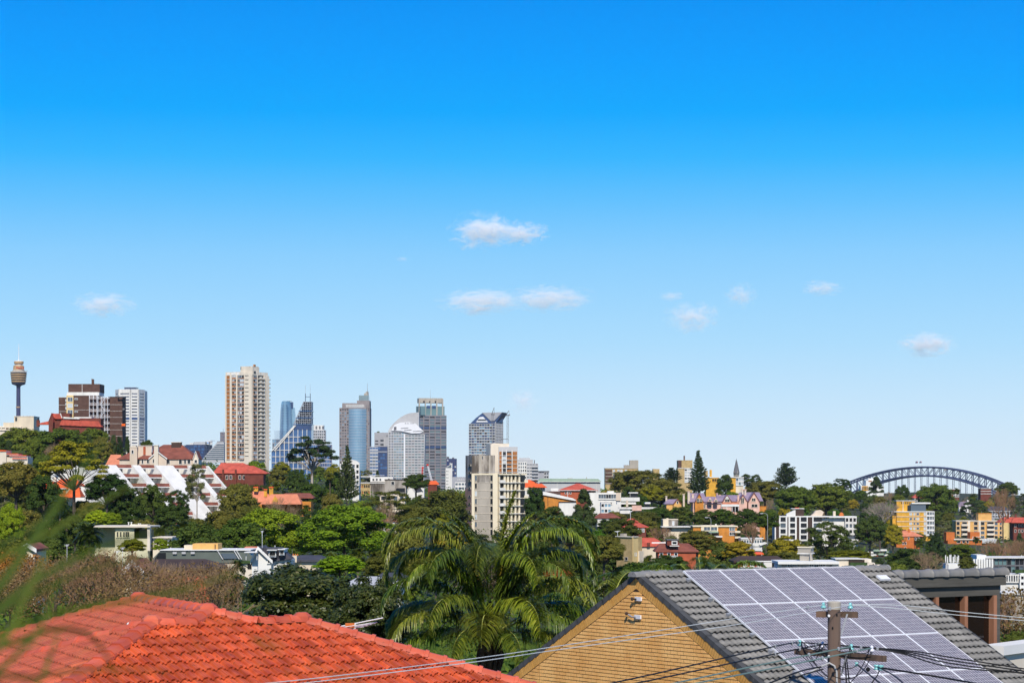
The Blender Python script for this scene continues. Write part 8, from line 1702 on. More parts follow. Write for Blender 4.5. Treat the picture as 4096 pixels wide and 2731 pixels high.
MT = [  # crown centre column, top row, bottom row, width in columns, distance, kind, label
 (22, 425, 462, 62, 960, 'fig', 'broad dark fig tree on the hilltop below the cream rooftop'),
 (62, 423.5, 462, 66, 950, 'fig', 'broad dark fig tree on the hilltop below the red roofed brick house'),
 (93, 426, 452, 38, 930, 'fig', 'dark fig tree at the foot of the white scaffolding'),
 (74, 436, 492, 74, 560, 'umbrellagum', 'spreading yellow-green gum tree with bare dark limbs before the white flats'),
 (113, 432, 456, 9, 905, 'cypress', 'leftmost dark cypress at the foot of the brown brick flats'),
 (120, 434, 457, 8, 905, 'cypress', 'middle dark cypress at the foot of the brown brick flats'),
 (127.5, 436, 458, 7, 905, 'cypress', 'rightmost dark cypress before the white slotted tower'),
 (147, 438.3, 450, 15, 980, 'dark', 'small dark tree between the slotted tower and the mansion roof'),
 (16, 456, 500, 52, 560, 'olive', 'dark olive tree below the orange trimmed house at left edge'),
 (11, 497, 548, 32, 330, 'bright', 'bright green rounded tree at the left edge'),
 (44, 470, 515, 42, 500, 'dark', 'dark tree left of the orange tiled cottage'),
 (60, 497, 513, 24, 470, 'phoenix', 'date palm below the orange tiled cottage'),
 (107, 470, 506, 52, 560, 'dark', 'dome shaped dark tree before the left end of the white flats'),
 (58, 499, 522, 44, 570, 'dark', 'dark tree hiding the wall of the orange tiled cottage'),
 (82, 497, 520, 30, 575, 'olive', 'olive tree hard against the right end of the orange tiled cottage'),
 (128, 484, 522, 42, 570, 'dark', 'dark tree before the broad white end wall of the terraced flats'),
 (172, 503, 528, 40, 540, 'dark', 'dark tree below the lacy tree at the foot of the white flats'),
 (92, 498, 522, 34, 480, 'olive', 'olive tree under the date palm by the orange tiled cottage'),
 (125, 497, 530, 36, 480, 'dark', 'dark tree above the flat roofed modern house'),
 (153, 480, 520, 34, 560, 'dark', 'round near-black tree before the middle of the white flats'),
 (178, 487, 522, 30, 560, 'lacy', 'lacy dark tree before the white flats, right of the round dark one'),
 (197, 461, 503, 29, 600, 'greygum', 'tall grey-green gum with pale trunk at the right of the white flats'),
 (97, 508, 528, 32, 400, 'lime', 'vivid lime green bush above the flat roofed modern house'),
 (112, 510, 526, 22, 395, 'bright', 'green bush right of the vivid lime bush'),
 (75, 512, 545, 40, 380, 'dark', 'dark tree left of the date palm by the modern house'),
 (89, 523, 546, 34, 320, 'phoenix', 'date palm against the left end of the flat roofed house'),
 (50, 515, 552, 36, 330, 'dark', 'dark tree left of the television aerial'),
 (182, 521, 541, 30, 400, 'phoenix', 'large date palm right of the flat roofed house'),
 (160, 527, 537, 18, 400, 'phoenix', 'small date palm just left of the large date palm'),
 (212, 527, 541, 18, 400, 'cocos', 'small feathery palm right of the large date palm'),
 (132, 537, 553, 32, 330, 'gold', 'yellow-green wattle before the flat roofed house'),
 (160, 536, 552, 18, 340, 'bright', 'green bush right of the flat roofed house'),
 (195, 515, 535, 30, 470, 'olive', 'olive shrubbery above the large date palm'),
 (225, 512, 540, 30, 480, 'olive', 'olive tree left of the large bright ficus'),
 (237, 477, 522, 44, 700, 'olive', 'round olive-green tree below the red hip roofed house'),
 (207, 485, 520, 24, 720, 'dark', 'dark tree right of the white flats'),
 (312, 432, 473, 54, 880, 'umbrella', 'flat topped umbrella tree with pale limbs before the lattice tower'),
 (330, 471.5, 480, 12, 800, 'fanpalm', 'slender palm left of the tall pine'),
 (347, 445, 500, 27, 820, 'norfolk', 'tall dark tiered pine before the curved bay tower'),
 (268, 503, 556, 86, 430, 'bright', 'large bright green ficus with billowing crown, left of the pair'),
 (345, 499, 560, 112, 420, 'bright', 'large bright green ficus with billowing crown, right of the pair'),
 (391, 487, 522, 58, 640, 'gum', 'pale limbed gum tree right of the large bright ficus'),
 (416, 471.5, 490, 30, 960, 'dark', 'near-black domed tree before the curved roof office'),
 (442, 484, 534, 64, 770, 'olive', 'broad dark olive fig left of the concrete flats'),
 (412, 500, 535, 40, 640, 'olive', 'olive tree between the pale gum and the concrete flats'),
 (535, 483, 520, 24, 830, 'dark', 'dark tree hugging the right side of the concrete flats'),
 (552, 503, 530, 34, 740, 'dark', 'dark tree below the long white sloping roof'),
 (584, 487, 525, 30, 720, 'conifer', 'dark conical pine before the crimson roofed brick flats'),
 (570, 512, 548, 48, 600, 'dark', 'dark tree below the conical pine'),
 (622, 515, 545, 46, 640, 'olive', 'spreading olive tree above the tan brick block'),
 (604, 530, 566, 46, 430, 'olive', 'round olive tree left of the tan brick block'),
 (587, 526, 537, 12, 460, 'fanpalm', 'small fan palm left of the round olive tree'),
 (636, 466, 495, 62, 1240, 'olive', 'large dark tree on the skyline before the brown banded flats'),
 (661, 474, 505, 56, 1200, 'olive', 'large spreading tree with bare limbs right of the skyline flats'),
 (698.5, 450, 492, 25, 1280, 'norfolk', 'tall tiered pine on the skyline between tan tower and yellow flats'),
 (672, 467.5, 482, 24, 1330, 'hoop', 'dark pine with level branches left of the tan tower'),
 (725, 472, 492, 20, 1350, 'dark', 'dark tree between the two yellow flats'),
 (750, 472, 488, 30, 1450, 'lacy', 'lacy dark tree right of the church spire'),
 (786, 463, 486, 28, 1450, 'hoop', 'dark pine with upswept branches on the right skyline'),
 (765, 477, 502, 44, 1250, 'olive', 'spreading olive tree above the pink mansion right end'),
 (796, 482, 512, 46, 1200, 'fig', 'green tree below the upswept skyline pine'),
 (826, 479, 512, 50, 1230, 'fig', 'broad green tree left of the bridge'),
 (842, 476.5, 492, 24, 1500, 'lacy', 'lacy tree just left of the bridge arch'),
 (705, 494, 506, 16, 1120, 'baregrey', 'grey leafless tree behind the pink mansion'),
 (718.5, 487.5, 495, 11, 1120, 'fanpalm', 'palm behind the pink mansion roof'),
 (876, 476, 494, 20, 1900, 'conifer', 'dark pine before the left end of the bridge'),
 (902, 482.5, 500, 17, 1800, 'dark', 'dark tree under the left half of the bridge arch'),
 (936, 479.5, 513, 46, 1550, 'fig', 'large green tree under the crown of the bridge arch'),
 (1007, 480, 496, 26, 1700, 'dark', 'dark tree at the right end of the bridge'),
 (1003, 487, 516, 34, 1350, 'barered', 'large leafless tree before the right end of the bridge'),
 (974, 495, 522, 32, 1500, 'umbrella', 'dark flat topped tree right of the white gothic villa'),
 (957, 487, 494, 9, 1800, 'fanpalm', 'palm beside the smaller red brick block'),
 (973, 493, 502, 13, 1650, 'fanpalm', 'palm right of the white gothic villa gable'),
 (880, 499, 522, 42, 1150, 'baregrey', 'grey leafless tree left of the yellow brick flats'),
 (870, 512, 545, 36, 1080, 'dark', 'dark tree right of the white framed flats'),
 (893, 522, 548, 24, 1120, 'gold', 'yellowish tree left of the orange hip roofed house'),
 (829, 518, 562, 60, 820, 'lacy', 'large lacy dark tree before the white framed flats'),
 (786, 534, 560, 40, 700, 'gold', 'yellow-green tree before the left end of the white framed flats'),
 (787, 549, 570, 46, 560, 'olive', 'rounded olive tree left of the concrete tank tower'),
 (752, 521, 538, 24, 770, 'barered', 'purplish leafless tree right of the orange flats'),
 (738, 539, 560, 40, 560, 'gold', 'bright yellow-green tree left of the pink roofed pavilion'),
 (850, 548, 563, 52, 600, 'gold', 'yellow-green hedge trees right of the concrete tank tower'),
 (905, 545, 572, 44, 700, 'dark', 'dark green tree behind the right end of the solar roof'),
 (928, 550, 572, 40, 640, 'bare', 'leafless thicket left of the phone antennas'),
 (967, 554, 573, 20, 640, 'olive', 'olive bush right of the phone antennas'),
 (996, 538, 562, 40, 900, 'barered', 'reddish leafless trees below honey brick flats, left part'),
 (1018, 537, 562, 36, 880, 'barered', 'reddish leafless trees below honey brick flats, right part'),
 (920, 538, 546, 13, 900, 'fanpalm', 'slender palm before the yellow brick flats'),
 (936, 531, 556, 22, 950, 'conifer', 'conical dark tree between the orange house and the low orange flats'),
 (976, 535, 543, 9, 1200, 'fanpalm', 'small palm before the orange low flats'),
 (962, 541, 560, 30, 900, 'fig', 'round green tree below the orange low flats'),
 (663, 525, 545, 30, 720, 'barered', 'leafless pinkish tree right of the red tiled brick house'),
 (697, 527, 552, 50, 700, 'olive', 'olive tree before the orange white flats'),
 (669, 552, 575, 46, 380, 'dark', 'dark tree before the brown dormer house'),
 (681, 504, 524, 28, 930, 'dark', 'dark tree between the gothic lodge and the pink mansion, low'),
 (658, 505, 522, 34, 930, 'fig', 'green tree below the gothic lodge, left side'),
 (704, 507, 527, 28, 900, 'dark', 'dark tree before the orange gable of the pink mansion'),
 (724, 507, 527, 32, 890, 'fig', 'green tree before the veranda of the pink mansion'),
 (746, 506, 529, 34, 880, 'dark', 'dark tree before the right wing of the pink mansion'),
 (766, 508, 530, 30, 880, 'fig', 'green tree below the battlement wing of the pink mansion'),
 (612, 516, 533, 34, 850, 'dark', 'dark tree below the brown tiled bungalow'),
 (588, 504, 526, 22, 920, 'dark', 'dark tree at the left foot of the white modern house'),
 (643, 509, 524, 40, 890, 'olive', 'olive tree below the long garden wall'),
 (800, 540, 562, 40, 760, 'olive', 'olive tree at the foot of the white framed flats'),
 (1008, 588, 645, 46, 130, 'barered', 'nearest reddish leafless tree at the right edge'),
 (1016, 628, 652, 30, 110, 'dark', 'dark green shrub at the right edge below the leafless tree'),
 (863, 563, 574, 12, 400, 'fanpalm', 'stubby palm on the cream terrace house'),
 (340, 553, 575, 60, 230, 'lime', 'bright green bush right of the chimney house'),
 (385, 551, 578, 50, 220, 'olive', 'olive bush behind the near palm, left side'),
 (55, 552, 612, 120, 135, 'bare', 'large leafless brown tree behind the terracotta roof, left'),
 (112, 546, 618, 120, 130, 'barered', 'large leafless tree behind the terracotta roof around the cottage'),
 (205, 557, 625, 100, 125, 'bare', 'leafless grey-brown tree left of the dark glossy tree'),
 (165, 562, 625, 80, 120, 'barered', 'leafless tree behind the ridge of the terracotta roof'),
 (150, 556, 622, 110, 140, 'bare', 'leafless tree behind the right of the gabled cottage'),
 (10, 550, 600, 60, 160, 'barered', 'leafless tree at the left edge beside the orange shrub'),
 (238, 553, 580, 20, 200, 'phoenix', 'small palm before the grey roofed building'),
]
for t_ in MT: tree(*t_)
# dense russet foliage still hanging in the leafless trees
def loose_leaves(name, label, cat, boxes, m, n, size, seed):
 rng = np.random.default_rng(seed); out = []
 for (px, y0, y1, w, D) in boxes:
  c = P(px, (y0+y1)/2, D); k = D/F; v = rng.normal(size=(n, 3)); v /= np.linalg.norm(v, axis=1, keepdims=True); r = rng.uniform(.35, 1, (n, 1))**.6
  C = np.array(c)+v*r*np.array([w*k/2, w*k/2, (y1-y0)*k/2]); out.append(leaf_quads(rng, C, v+rng.normal(size=(n, 3)), size))
 me = quads_mesh(name, np.concatenate(out), m); o = bpy.data.objects.new(name, me); COL.objects.link(o); setp(o, label, cat, kind='stuff'); return o
loose_leaves('withered_leaves', 'withered brown leaves among the leafless trees lower left', 'leaves', [(60, 552, 612, 125, 135), (112, 548, 616, 115, 130), (205, 560, 620, 90, 125), (150, 566, 622, 120, 118), (20, 562, 620, 70, 130)], 'leaf_brown', 3000, .14, 1)
loose_leaves('russet_leaves', 'russet orange leaves on the shrubs at the left edge', 'leaves', [(8, 550, 596, 60, 158), (30, 553, 600, 60, 150)], 'leaf_rust', 2600, .22, 2)
loose_leaves('withered_leaves', 'withered reddish leaves among the leafless trees at the right edge', 'leaves', [(1010, 585, 640, 50, 130), (1000, 538, 560, 60, 890)], 'leaf_brown', 900, .2, 3)
loose_leaves('autumn_leaves', 'orange autumn leaves glimpsed through the near palm', 'leaves', [(558, 568, 580, 30, 150)], 'leaf_rust', 700, .16, 5)
# ---- near glossy dark tree
def near_tree():
 for px, y0, y1, wpx, D, lab, sd in ((297, 559, 668, 140, 92, 'near dark glossy leaved tree behind the terracotta roof, left of the pair', 3), (374, 571, 668, 92, 86, 'near dark glossy leaved tree behind the terracotta roof, beside the palm', 5)):
  V, cen = clump_crown(900+sd, nc=130, nl=480, leaf=.031, cr=(.07, .12), shape='round', fill=.2)
  me = quads_mesh('crown', V, 'leaf_gloss'); k = D/F; g = 64.5; o = thing('glossy_tree', lab, 'tree', ((px-512)*k, D, g), 'near glossy trees')
  c = bpy.data.objects.new('crown', me); COL.objects.link(c); c.parent = o; zb = ZY(y1, D); c.location = (0, 0, zb-g); c.scale = (wpx*k, wpx*k, (y1-y0)*k)
  t = bpy.data.objects.new('trunk', TB); COL.objects.link(t); t.parent = o; t.scale = (.16, .16, zb-g+1.5); TREES.append((px, y0, y1, wpx, D))
near_tree()
# ---- near queen palm, every frond a part
def near_palm(px, yc, D, fronds, label, trunk_r=.20, leaf='leaf_palm', base_y=None, ll=1.05, spear=True, nl=140, lw=.05):
 c = P(px, yc, D); g = 65.0; o = thing('queen_palm', label, 'palm', (c.x, c.y, g), 'queen palms behind the brick house')
 q = MB(); q.tube([Vector((c.x, c.y, g-.5)), Vector((c.x+.02, c.y, c.z-1.9))], trunk_r, 12, trunk_r*.95); q.build('trunk', 'palm_trunk', o)
 q = MB(); rg = random.Random(int(px)); q.lathe((c.x, c.y, 0), [(trunk_r*.95, c.z-2.0), (trunk_r*1.55, c.z-1.5), (trunk_r*1.75, c.z-.95), (trunk_r*1.25, c.z-.35), (trunk_r*.8, c.z+.35), (trunk_r*.4, c.z+.7)], 12); q.build('crown_shaft', 'palm_boot', o)
 for i in range(12):
  a = i*2.4; e = Vector((math.cos(a), math.sin(a), 0)); p0 = Vector((c.x, c.y, c.z-1.7))+e*trunk_r*1.2; q = MB(); q.tube([p0, p0+e*.18+Vector((0, 0, .55)), p0+e*.1+Vector((0, 0, 1.1))], .07, 5, .03); q.build('leaf_base', 'palm_boot', o)
 for i, (az, el, L, dr) in enumerate(fronds):
  ql = []; qs = MB(); st = Vector((c.x, c.y, c.z-.35))+Vector((math.cos(R(az)), math.sin(R(az)), 0))*trunk_r*.9
  up_ = el > 84
  frond_geo(ql, qs, st, az, el, L, dr, nl=nl, ll=ll*(.75 if up_ else 1), lw=lw, seed=i*7+int(px), hang=1.15 if not up_ else .7, rstem=.05 if up_ else .032, start=.45 if up_ else .22, curl=2.3)
  f = MB(); V = np.array([[list(p) for p in q] for q in ql])-np.array(o.location); me = quads_mesh('frond', V, leaf if (i+int(px)) % 4 else 'leaf_palm_bright')
  fo = bpy.data.objects.new('frond', me); COL.objects.link(fo); fo.parent = o
  qs.build('stem', 'palm_spear' if up_ else 'palm_stem', fo)
near_palm(490, 622, 74, [(20, 88, 4.7, 22), (205, 87, 4.5, 60), (330, 87, 4.4, 60), (175, 85, 6.5, 180), (6, 85, 6.6, 180), (196, 82, 6.2, 180), (342, 82, 6.2, 180), (50, 82, 6.2, 160), (125, 81, 6.2, 160), (262, 82, 5.2, 175), (300, 77, 5.0, 175), (232, 77, 5.2, 175),
 (180, 73, 5.4, 175), (357, 72, 5.4, 175), (215, 69, 5.0, 175), (322, 69, 5.0, 175), (28, 72, 5.4, 165), (152, 72, 5.4, 165), (90, 72, 5.4, 150),
 (188, 55, 4.6, 150), (350, 55, 4.6, 150), (236, 44, 4.3, 150), (298, 42, 4.3, 150), (208, 28, 4.2, 125), (332, 26, 4.2, 125), (265, 32, 3.4, 135), (4, 36, 4.0, 130), (168, 36, 4.0, 130), (245, 14, 3.2, 105), (292, 12, 3.2, 105), (200, 8, 3.6, 90), (340, 6, 3.6, 90)],
 'near queen palm with drooping feathery fronds between the two roofs')
near_palm(604, 618, 80, [(165, 62, 3.6, 120), (10, 64, 3.8, 115), (60, 66, 3.6, 115), (120, 60, 3.6, 120), (200, 50, 3.2, 120), (340, 55, 3.4, 120), (300, 60, 3.0, 130), (250, 50, 3.0, 130), (30, 40, 3.6, 105), (90, 52, 3.6, 110), (180, 35, 3.2, 105), (0, 30, 3.4, 105)],
 'queen palm behind the left slope of the brick gable', nl=90)
near_palm(702, 596, 84, [(165, 64, 2.9, 110), (15, 62, 3.2, 110), (60, 66, 2.6, 100), (120, 66, 2.6, 100), (200, 58, 2.9, 115), (335, 56, 3.2, 115), (300, 66, 2.2, 120), (250, 64, 2.2, 120), (20, 44, 3.8, 100), (90, 70, 2.8, 95), (175, 44, 3.4, 100), (345, 38, 3.8, 100), (270, 78, 2.4, 100), (190, 30, 3.6, 80), (0, 30, 3.8, 80)],
 'queen palm whose bright tips rise behind the ridge of the solar roof', nl=90, leaf='leaf_palm_bright', ll=.7)
near_palm(655, 606, 82, [(165, 66, 2.8, 110), (15, 66, 2.8, 110), (60, 62, 2.8, 105), (120, 62, 2.8, 105), (200, 60, 2.8, 115), (335, 58, 2.8, 115), (90, 66, 2.8, 100), (180, 44, 3.2, 100), (0, 46, 3.2, 100)],
 'low queen palm just behind the gable peak', nl=80, ll=.65)
# ---- out of focus grass blades close to the lens at the left
def near_blades():
 D0 = 2.6; o = thing('grass_plant', 'blurred long green blades close to the viewer at lower left', 'plant', (-1.3, 2.7, 66))
 m = MB(); m.tube([(-1.3, 2.7, 65.9), (-1.12, 2.7, 70), (-.86, 2.65, 74.4)], .02, 6, .012); m.build('stem', 'palm_stem', o)
 root = Vector((-.86, 2.65, 74.4))
 BL = [([(-60, 640), (-6, 592), (28, 545), (58, 503), (84, 465), (108, 438)], 2.5, 9), ([(-60, 660), (0, 606), (45, 574), (95, 549), (140, 535), (182, 527)], 2.7, 8), ([(-60, 600), (-5, 560), (50, 531), (100, 502), (148, 476)], 2.9, 7),
   ([(-60, 680), (0, 634), (60, 612), (125, 600), (185, 588), (240, 571)], 2.6, 8), ([(-50, 700), (-2, 648), (22, 604), (42, 562), (58, 528)], 2.4, 7), ([(-60, 690), (20, 640), (70, 628), (100, 645), (122, 690)], 2.7, 7),
   ([(-60, 720), (-4, 672), (34, 636), (50, 602), (60, 575)], 2.5, 6), ([(-40, 720), (30, 690), (52, 650), (60, 625)], 2.8, 5), ([(-60, 655), (-10, 616), (36, 592), (86, 570), (150, 556)], 2.75, 6), ([(-50, 710), (40, 676), (110, 668), (170, 672)], 2.6, 5),
   ([(-60, 585), (0, 545), (40, 522), (74, 505)], 2.8, 6)]
 for i, (pts, D, w) in enumerate(BL):
  p = [root]+[P(x, y, D+.05*j) for j, (x, y) in enumerate(pts)]; d = []
  for j in range(len(p)-1):
   for s in range(6):
    t = s/6; p0 = p[max(j-1, 0)]; p1 = p[j]; p2 = p[j+1]; p3 = p[min(j+2, len(p)-1)]
    d.append(.5*((2*p1)+(p2-p0)*t+(2*p0-5*p1+4*p2-p3)*t*t+(3*p1-p0-3*p2+p3)*t**3))
  d.append(p[-1]); q = MB(); vs = []; n = len(d)
  for j, c in enumerate(d):
   tn = (d[min(j+1, n-1)]-d[max(j-1, 0)]).normalized(); sd = tn.cross(Vector((0, 1, .3))).normalized(); ww = w*D/F*.5*(1-(j/n)**2.2)+.0004
   vs += [c-sd*ww, c+Vector((0, .25, 0))*ww, c+sd*ww]
  fs = [(3*j+a, 3*j+a+1, 3*j+a+4, 3*j+a+3) for j in range(n-1) for a in (0, 1)]
  q.add(vs, fs); q.build('blade', 'leaf_blade', o, smooth=True)
near_blades()
# ---- the rest of the wooded slopes, tree by tree, kept clear of the buildings in view
LAND = [(x0, x1, y0, y1, D) for x0, x1, y0, y1, D in KEEP]
def skyline(px):
 xs = [0, 100, 125, 210, 270, 345, 420, 465, 525, 600, 660, 700, 760, 800, 840, 900, 960, 1024]; ys = [428, 430, 452, 456, 460, 462, 480, 488, 492, 490, 478, 480, 482, 483, 486, 492, 493, 490]
 return float(np.interp(px, xs, ys))
def solve_D(px, y, hgt):
 D = 130.0
 while D < 1900:
  if HZ+(CAMZ-ground_z(px, D)-hgt)*F/D <= y: return D
  D *= 1.02
 return None
def fill():
 rg = random.Random(11); done = []; n = 0; cnt = {}
 kinds = [('dark', 'dark green tree'), ('fig', 'mid green tree'), ('olive', 'olive tree'), ('olive', 'olive tree'), ('gold', 'yellow-green tree'), ('greygum', 'grey-green gum'), ('conifer', 'dark conifer'), ('lacy', 'lacy dark tree'), ('bare', 'leafless brown tree'), ('fanpalm', 'small palm'), ('bright', 'bright green tree')]
 wt = [9, 7, 7, 4, 4, 3, 2, 3, 3, 2, 3]; cand = []
 for i in range(40000):
  px = rg.uniform(-8, 1032); y = rg.uniform(440, 574)
  if y < skyline(px)+3: continue
  kind, kl = rg.choices(kinds, wt)[0]
  hgt = rg.uniform(5.5, 9.5); D = solve_D(px, y, hgt)
  if D is None or D < 200: continue
  H = hgt*rg.uniform(1.35, 1.7); W = rg.uniform(9, 14)
  if kind in ('conifer',): W *= .6
  if kind == 'fanpalm': W = 5; H = 7
  g = ground_z(px, D); k = F/D; y0 = HZ+(CAMZ-g-H)*k; y1 = HZ+(CAMZ-g+.4)*k; w = W*k
  if kind == 'fanpalm': y1 = y0+5*k
  if y0 < skyline(px)-1: continue
  r = (px-w*.46, px+w*.46, y0+1, y1)
  bad = False
  for x0, x1, ya, yb, Db in KEEP:
   if Db > D-8 and r[0] < x1 and r[1] > x0 and r[2] < yb-1.0 and r[3] > ya: bad = True; break
   if abs(Db-D) < 16 and x0-3 < px < x1+3: bad = True; break
  if bad: continue
  yc = (y0+y1)/2; hh = (y1-y0)
  for (qx, qy, qw, qh, qD) in done:
   if abs(qx-px) < .29*(qw+w) and abs(qy-yc) < .22*(qh+hh): bad = True; break
  if bad: continue
  done.append((px, yc, w, hh, D)); cand.append((px, y0, y1, w, D, kind, kl)); n += 1
  if n >= 420: break
 # say where each one stands by the nearest named thing
 names = []
 for o in [q for q in bpy.data.objects if q.type == 'EMPTY' and q.parent is None and 'label' in q]:
  pass
 groups = {}
 for c in cand:
  px, y0, y1, w, D, kind, kl = c; yc = (y0+y1)/2; best = None
  for (lx, ly, ln) in MARKS:
   d = math.hypot((px-lx), (yc-ly)*1.6)
   if best is None or d < best[0]: best = (d, lx, ly, ln)
  _, lx, ly, ln = best
  rel = 'left of' if px < lx-abs(yc-ly) else 'right of' if px > lx+abs(yc-ly) else 'above' if yc < ly else 'below'
  groups.setdefault((kl, rel, ln), []).append(c)
 for (kl, rel, ln), cs_ in groups.items():
  cs_.sort(key=lambda c: c[0]); m = len(cs_)
  for i, c in enumerate(cs_):
   px, y0, y1, w, D, kind, _ = c
   if m == 1: lab = f'{kl} {rel} {ln}'
   elif m == 2: lab = f'{("left", "right")[i]} one of two {kl}s {rel} {ln}'
   else: lab = f'{("first", "second", "third", "fourth", "fifth", "sixth", "seventh", "eighth", "ninth", "tenth")[min(i, 9)]} from left of the {kl}s {rel} {ln}'
   tree(px, y0, y1, w, D, kind, lab, 'trees on the wooded slopes')
 print('FILL', n)
MARKS = [(18, 440, 'the cream rooftop at left edge'), (12, 455, 'the orange trimmed house'), (62, 487, 'the orange tiled cottage'), (75, 470, 'the white flats left end'), (135, 490, 'the white stepped flats'), (160, 455, 'the brown roofed mansion'), (205, 500, 'the white flats right end'), (240, 473, 'the red hip roofed house'), (280, 495, 'the orange chimney house'), (347, 470, 'the tall tiered pine'), (312, 450, 'the umbrella tree'), (268, 525, 'the left bright ficus'), (345, 525, 'the right bright ficus'), (391, 503, 'the pale gum'), (382, 485, 'the weathered low flats'), (442, 505, 'the broad olive fig'), (495, 495, 'the concrete flats'), (535, 486, 'the vivid orange villa roof'), (556, 500, 'the white sloping roof'), (577, 490, 'the crimson roofed flats'), (613, 497, 'the white modern house'), (640, 507, 'the lower white terrace'), (633, 527, 'the red tiled brick house'), (629, 547, 'the tan brick block'), (652, 541, 'the red roofed bungalow'), (675, 548, 'the brown dormer house'), (670, 524, 'the grey cube house'), (716, 530, 'the orange white flats'), (672, 500, 'the gothic lodge'), (730, 502, 'the pink mansion'), (698, 470, 'the skyline pine'), (636, 480, 'the skyline flats'), (753, 541, 'the white ribbon house'), (752, 552, 'the pink roofed pavilion'), (795, 530, 'the white framed flats'), (850, 530, 'the white framed flats right end'), (808, 553, 'the concrete tank tower'), (786, 475, 'the upswept skyline pine'), (872, 482, 'the white block by the bridge'), (918, 495, 'the pink roofed villa'), (914, 515, 'the yellow brick flats'), (908, 540, 'the orange hip roofed house'), (880, 551, 'the pale green awnings'), (984, 530, 'the honey brick flats'), (972, 543, 'the low orange flats'), (967, 507, 'the white gothic villa'), (985, 492, 'the larger red brick block'), (1018, 524, 'the dark red house at right edge'), (953, 560, 'the phone antennas'), (1005, 562, 'the black glass building'), (125, 537, 'the flat roofed modern house'), (182, 531, 'the large date palm'), (218, 552, 'the grey mansard building'), (268, 556, 'the white gabled house'), (307, 557, 'the chimney house'), (40, 530, 'the lower left aerial'), (865, 560, 'the cream terrace house'), (820, 495, 'the broad tree left of bridge'), (587, 535, 'the small fan palm')]
fill()
# ---- undergrowth covering the ground between the trees
def undergrowth():
 rng = np.random.default_rng(77); out = []
 n = 9000; D = np.exp(rng.uniform(math.log(105), math.log(1900), n)); px = rng.uniform(-60, 1084, n)
 for a, b in zip(px, D):
  z = ground_z(a, b); k = max(1.0, b/350); m = 14
  C = np.array([(a-512)*b/F, b, z])+rng.normal(size=(m, 3))*np.array([2.0*k, 1.6*k, .6]); C[:, 2] = z+np.abs(C[:, 2]-z)+rng.uniform(0, 1.8)
  out.append(leaf_quads(rng, C, rng.normal(size=(m, 3))*.6+np.array([0, -.3, 1]), .55*k**.7, .7))
 me = quads_mesh('undergrowth', np.concatenate(out), 'leaf_fig'); o = bpy.data.objects.new('undergrowth', me); COL.objects.link(o); setp(o, 'green shrubs and undergrowth covering the slopes', 'undergrowth', kind='stuff')
undergrowth()
# ================================================================ clouds: real volumes far behind the city
def cloud_mat(name, dens, sx):
 m = bpy.data.materials.new(name); m.use_nodes = True; t = m.node_tree; L = t.links.new
 t.nodes.remove(t.nodes['Principled BSDF']); out = t.nodes['Material Output']
 pv = t.nodes.new('ShaderNodeVolumeScatter'); pv.inputs['Color'].default_value = (1, 1, 1, 1); pv.inputs['Anisotropy'].default_value = -.6
 tc = t.nodes.new('ShaderNodeTexCoord'); ln = t.nodes.new('ShaderNodeVectorMath'); ln.operation = 'LENGTH'
 no = t.nodes.new('ShaderNodeTexNoise'); no.inputs['Scale'].default_value = sx; no.inputs['Detail'].default_value = 7; no.inputs['Roughness'].default_value = .66; no.inputs['Distortion'].default_value = .9
 oi = t.nodes.new('ShaderNodeObjectInfo'); ad = t.nodes.new('ShaderNodeVectorMath'); ad.operation = 'ADD'; L(tc.outputs['Object'], ad.inputs[0]); L(oi.outputs['Location'], ad.inputs[1]); L(ad.outputs[0], no.inputs['Vector'])
 L(tc.outputs['Object'], ln.inputs[0])
 a = t.nodes.new('ShaderNodeMath'); a.operation = 'MULTIPLY_ADD'; L(no.outputs['Fac'], a.inputs[0]); a.inputs[1].default_value = 3.6; a.inputs[2].default_value = -1.12
 b = t.nodes.new('ShaderNodeMath'); b.operation = 'SUBTRACT'; L(a.outputs[0], b.inputs[0]); L(ln.outputs['Value'], b.inputs[1])
 c = t.nodes.new('ShaderNodeMath'); c.operation = 'MULTIPLY'; c.use_clamp = False; L(b.outputs[0], c.inputs[0]); c.inputs[1].default_value = dens
 d = t.nodes.new('ShaderNodeMath'); d.operation = 'MAXIMUM'; L(c.outputs[0], d.inputs[0]); d.inputs[1].default_value = 0
 L(d.outputs[0], pv.inputs['Density']); L(pv.outputs[0], out.inputs['Volume']); MATS[name] = m; return m
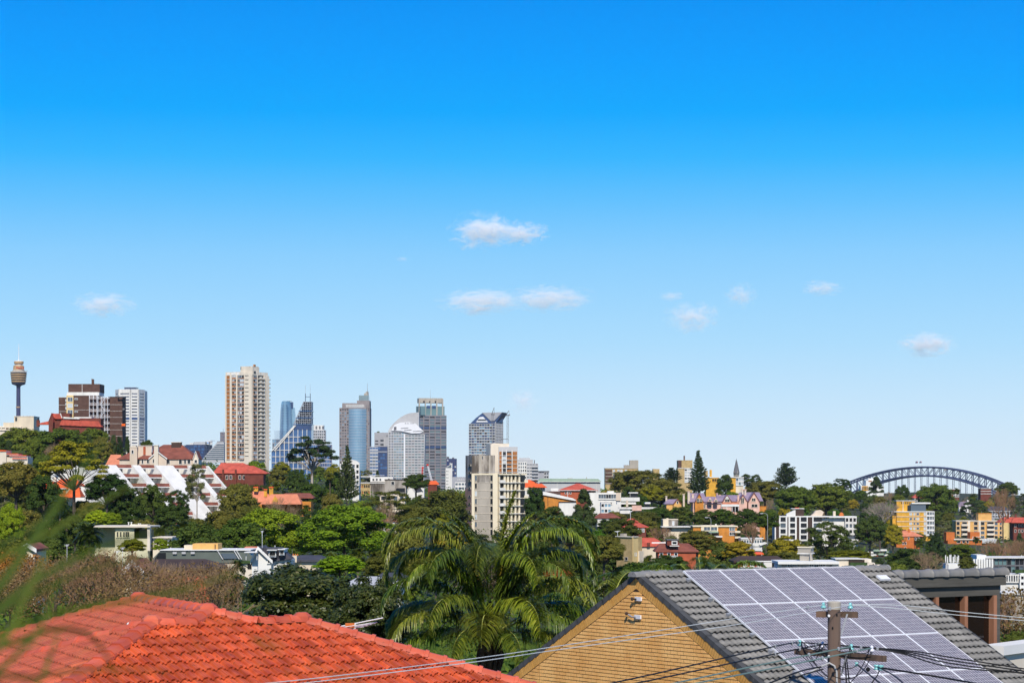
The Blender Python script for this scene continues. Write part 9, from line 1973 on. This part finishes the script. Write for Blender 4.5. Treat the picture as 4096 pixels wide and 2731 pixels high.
def clouds():
 cloud_mat('cloud_dense', .040, 2.6); cloud_mat('cloud_thin', .026, 3.0)
 q = MB(); n = 16; q.lathe((0, 0, 0), [(math.sin(math.pi*i/n)+1e-3, -math.cos(math.pi*i/n)) for i in range(n+1)], 24)
 mes = {k: mesh_of(q.v, q.f, k, 'cloud') for k in ('cloud_dense', 'cloud_thin')}
 D = 9000; k = D/F
 for px, py, w, h, m, lab in ((483, 231, 62, 34, 'cloud_dense', 'largest white cloud, left lobe, in the middle of the sky'), (522, 233, 50, 22, 'cloud_dense', 'right lobe of the largest white cloud'), (482, 301, 80, 24, 'cloud_thin', 'long wispy cloud below the largest, left half'), (552, 298, 78, 24, 'cloud_thin', 'long wispy cloud below the largest, right half'),
  (104, 304, 60, 22, 'cloud_thin', 'small cloud at the left above the observation tower'), (692, 317, 50, 28, 'cloud_thin', 'small cloud right of centre above the skyline pine'), (740, 295, 32, 22, 'cloud_thin', 'tiny wisp upper right of the small centre cloud'), (672, 296, 26, 9, 'cloud_thin', 'faint wisp left of the tiny wisp'), (822, 288, 40, 14, 'cloud_thin', 'faint flat wisp high at right'),
  (928, 344, 52, 22, 'cloud_dense', 'bright small cloud at right above the bridge'), (523, 400, 30, 22, 'cloud_thin', 'pale puff right of the faceted tower'), (402, 258.5, 14, 5, 'cloud_thin', 'tiny faint wisp left of the largest cloud')):
  c = P(px, py, D); o = bpy.data.objects.new('cloud', mes[m]); COL.objects.link(o); o.location = c; o.scale = (w*k*.62, w*k*.42, h*k*.66); setp(o, lab, 'cloud', 'small fair weather clouds')
clouds()
def haze():
 m = bpy.data.materials.new('haze'); m.use_nodes = True; t = m.node_tree; t.nodes.remove(t.nodes['Principled BSDF']); pv = t.nodes.new('ShaderNodeVolumePrincipled')
 pv.inputs['Color'].default_value = (.80, .88, 1.0, 1); pv.inputs['Density'].default_value = 1.6e-5; pv.inputs['Anisotropy'].default_value = 0.0
 t.links.new(pv.outputs[0], t.nodes['Material Output'].inputs['Volume']); MATS['haze'] = m
 q = MB(); q.box(-13000, 13000, -700, 13000, -2, 352); q.build('haze', 'haze', None, kind='stuff', label='thin pale air haze over the whole view')
haze()
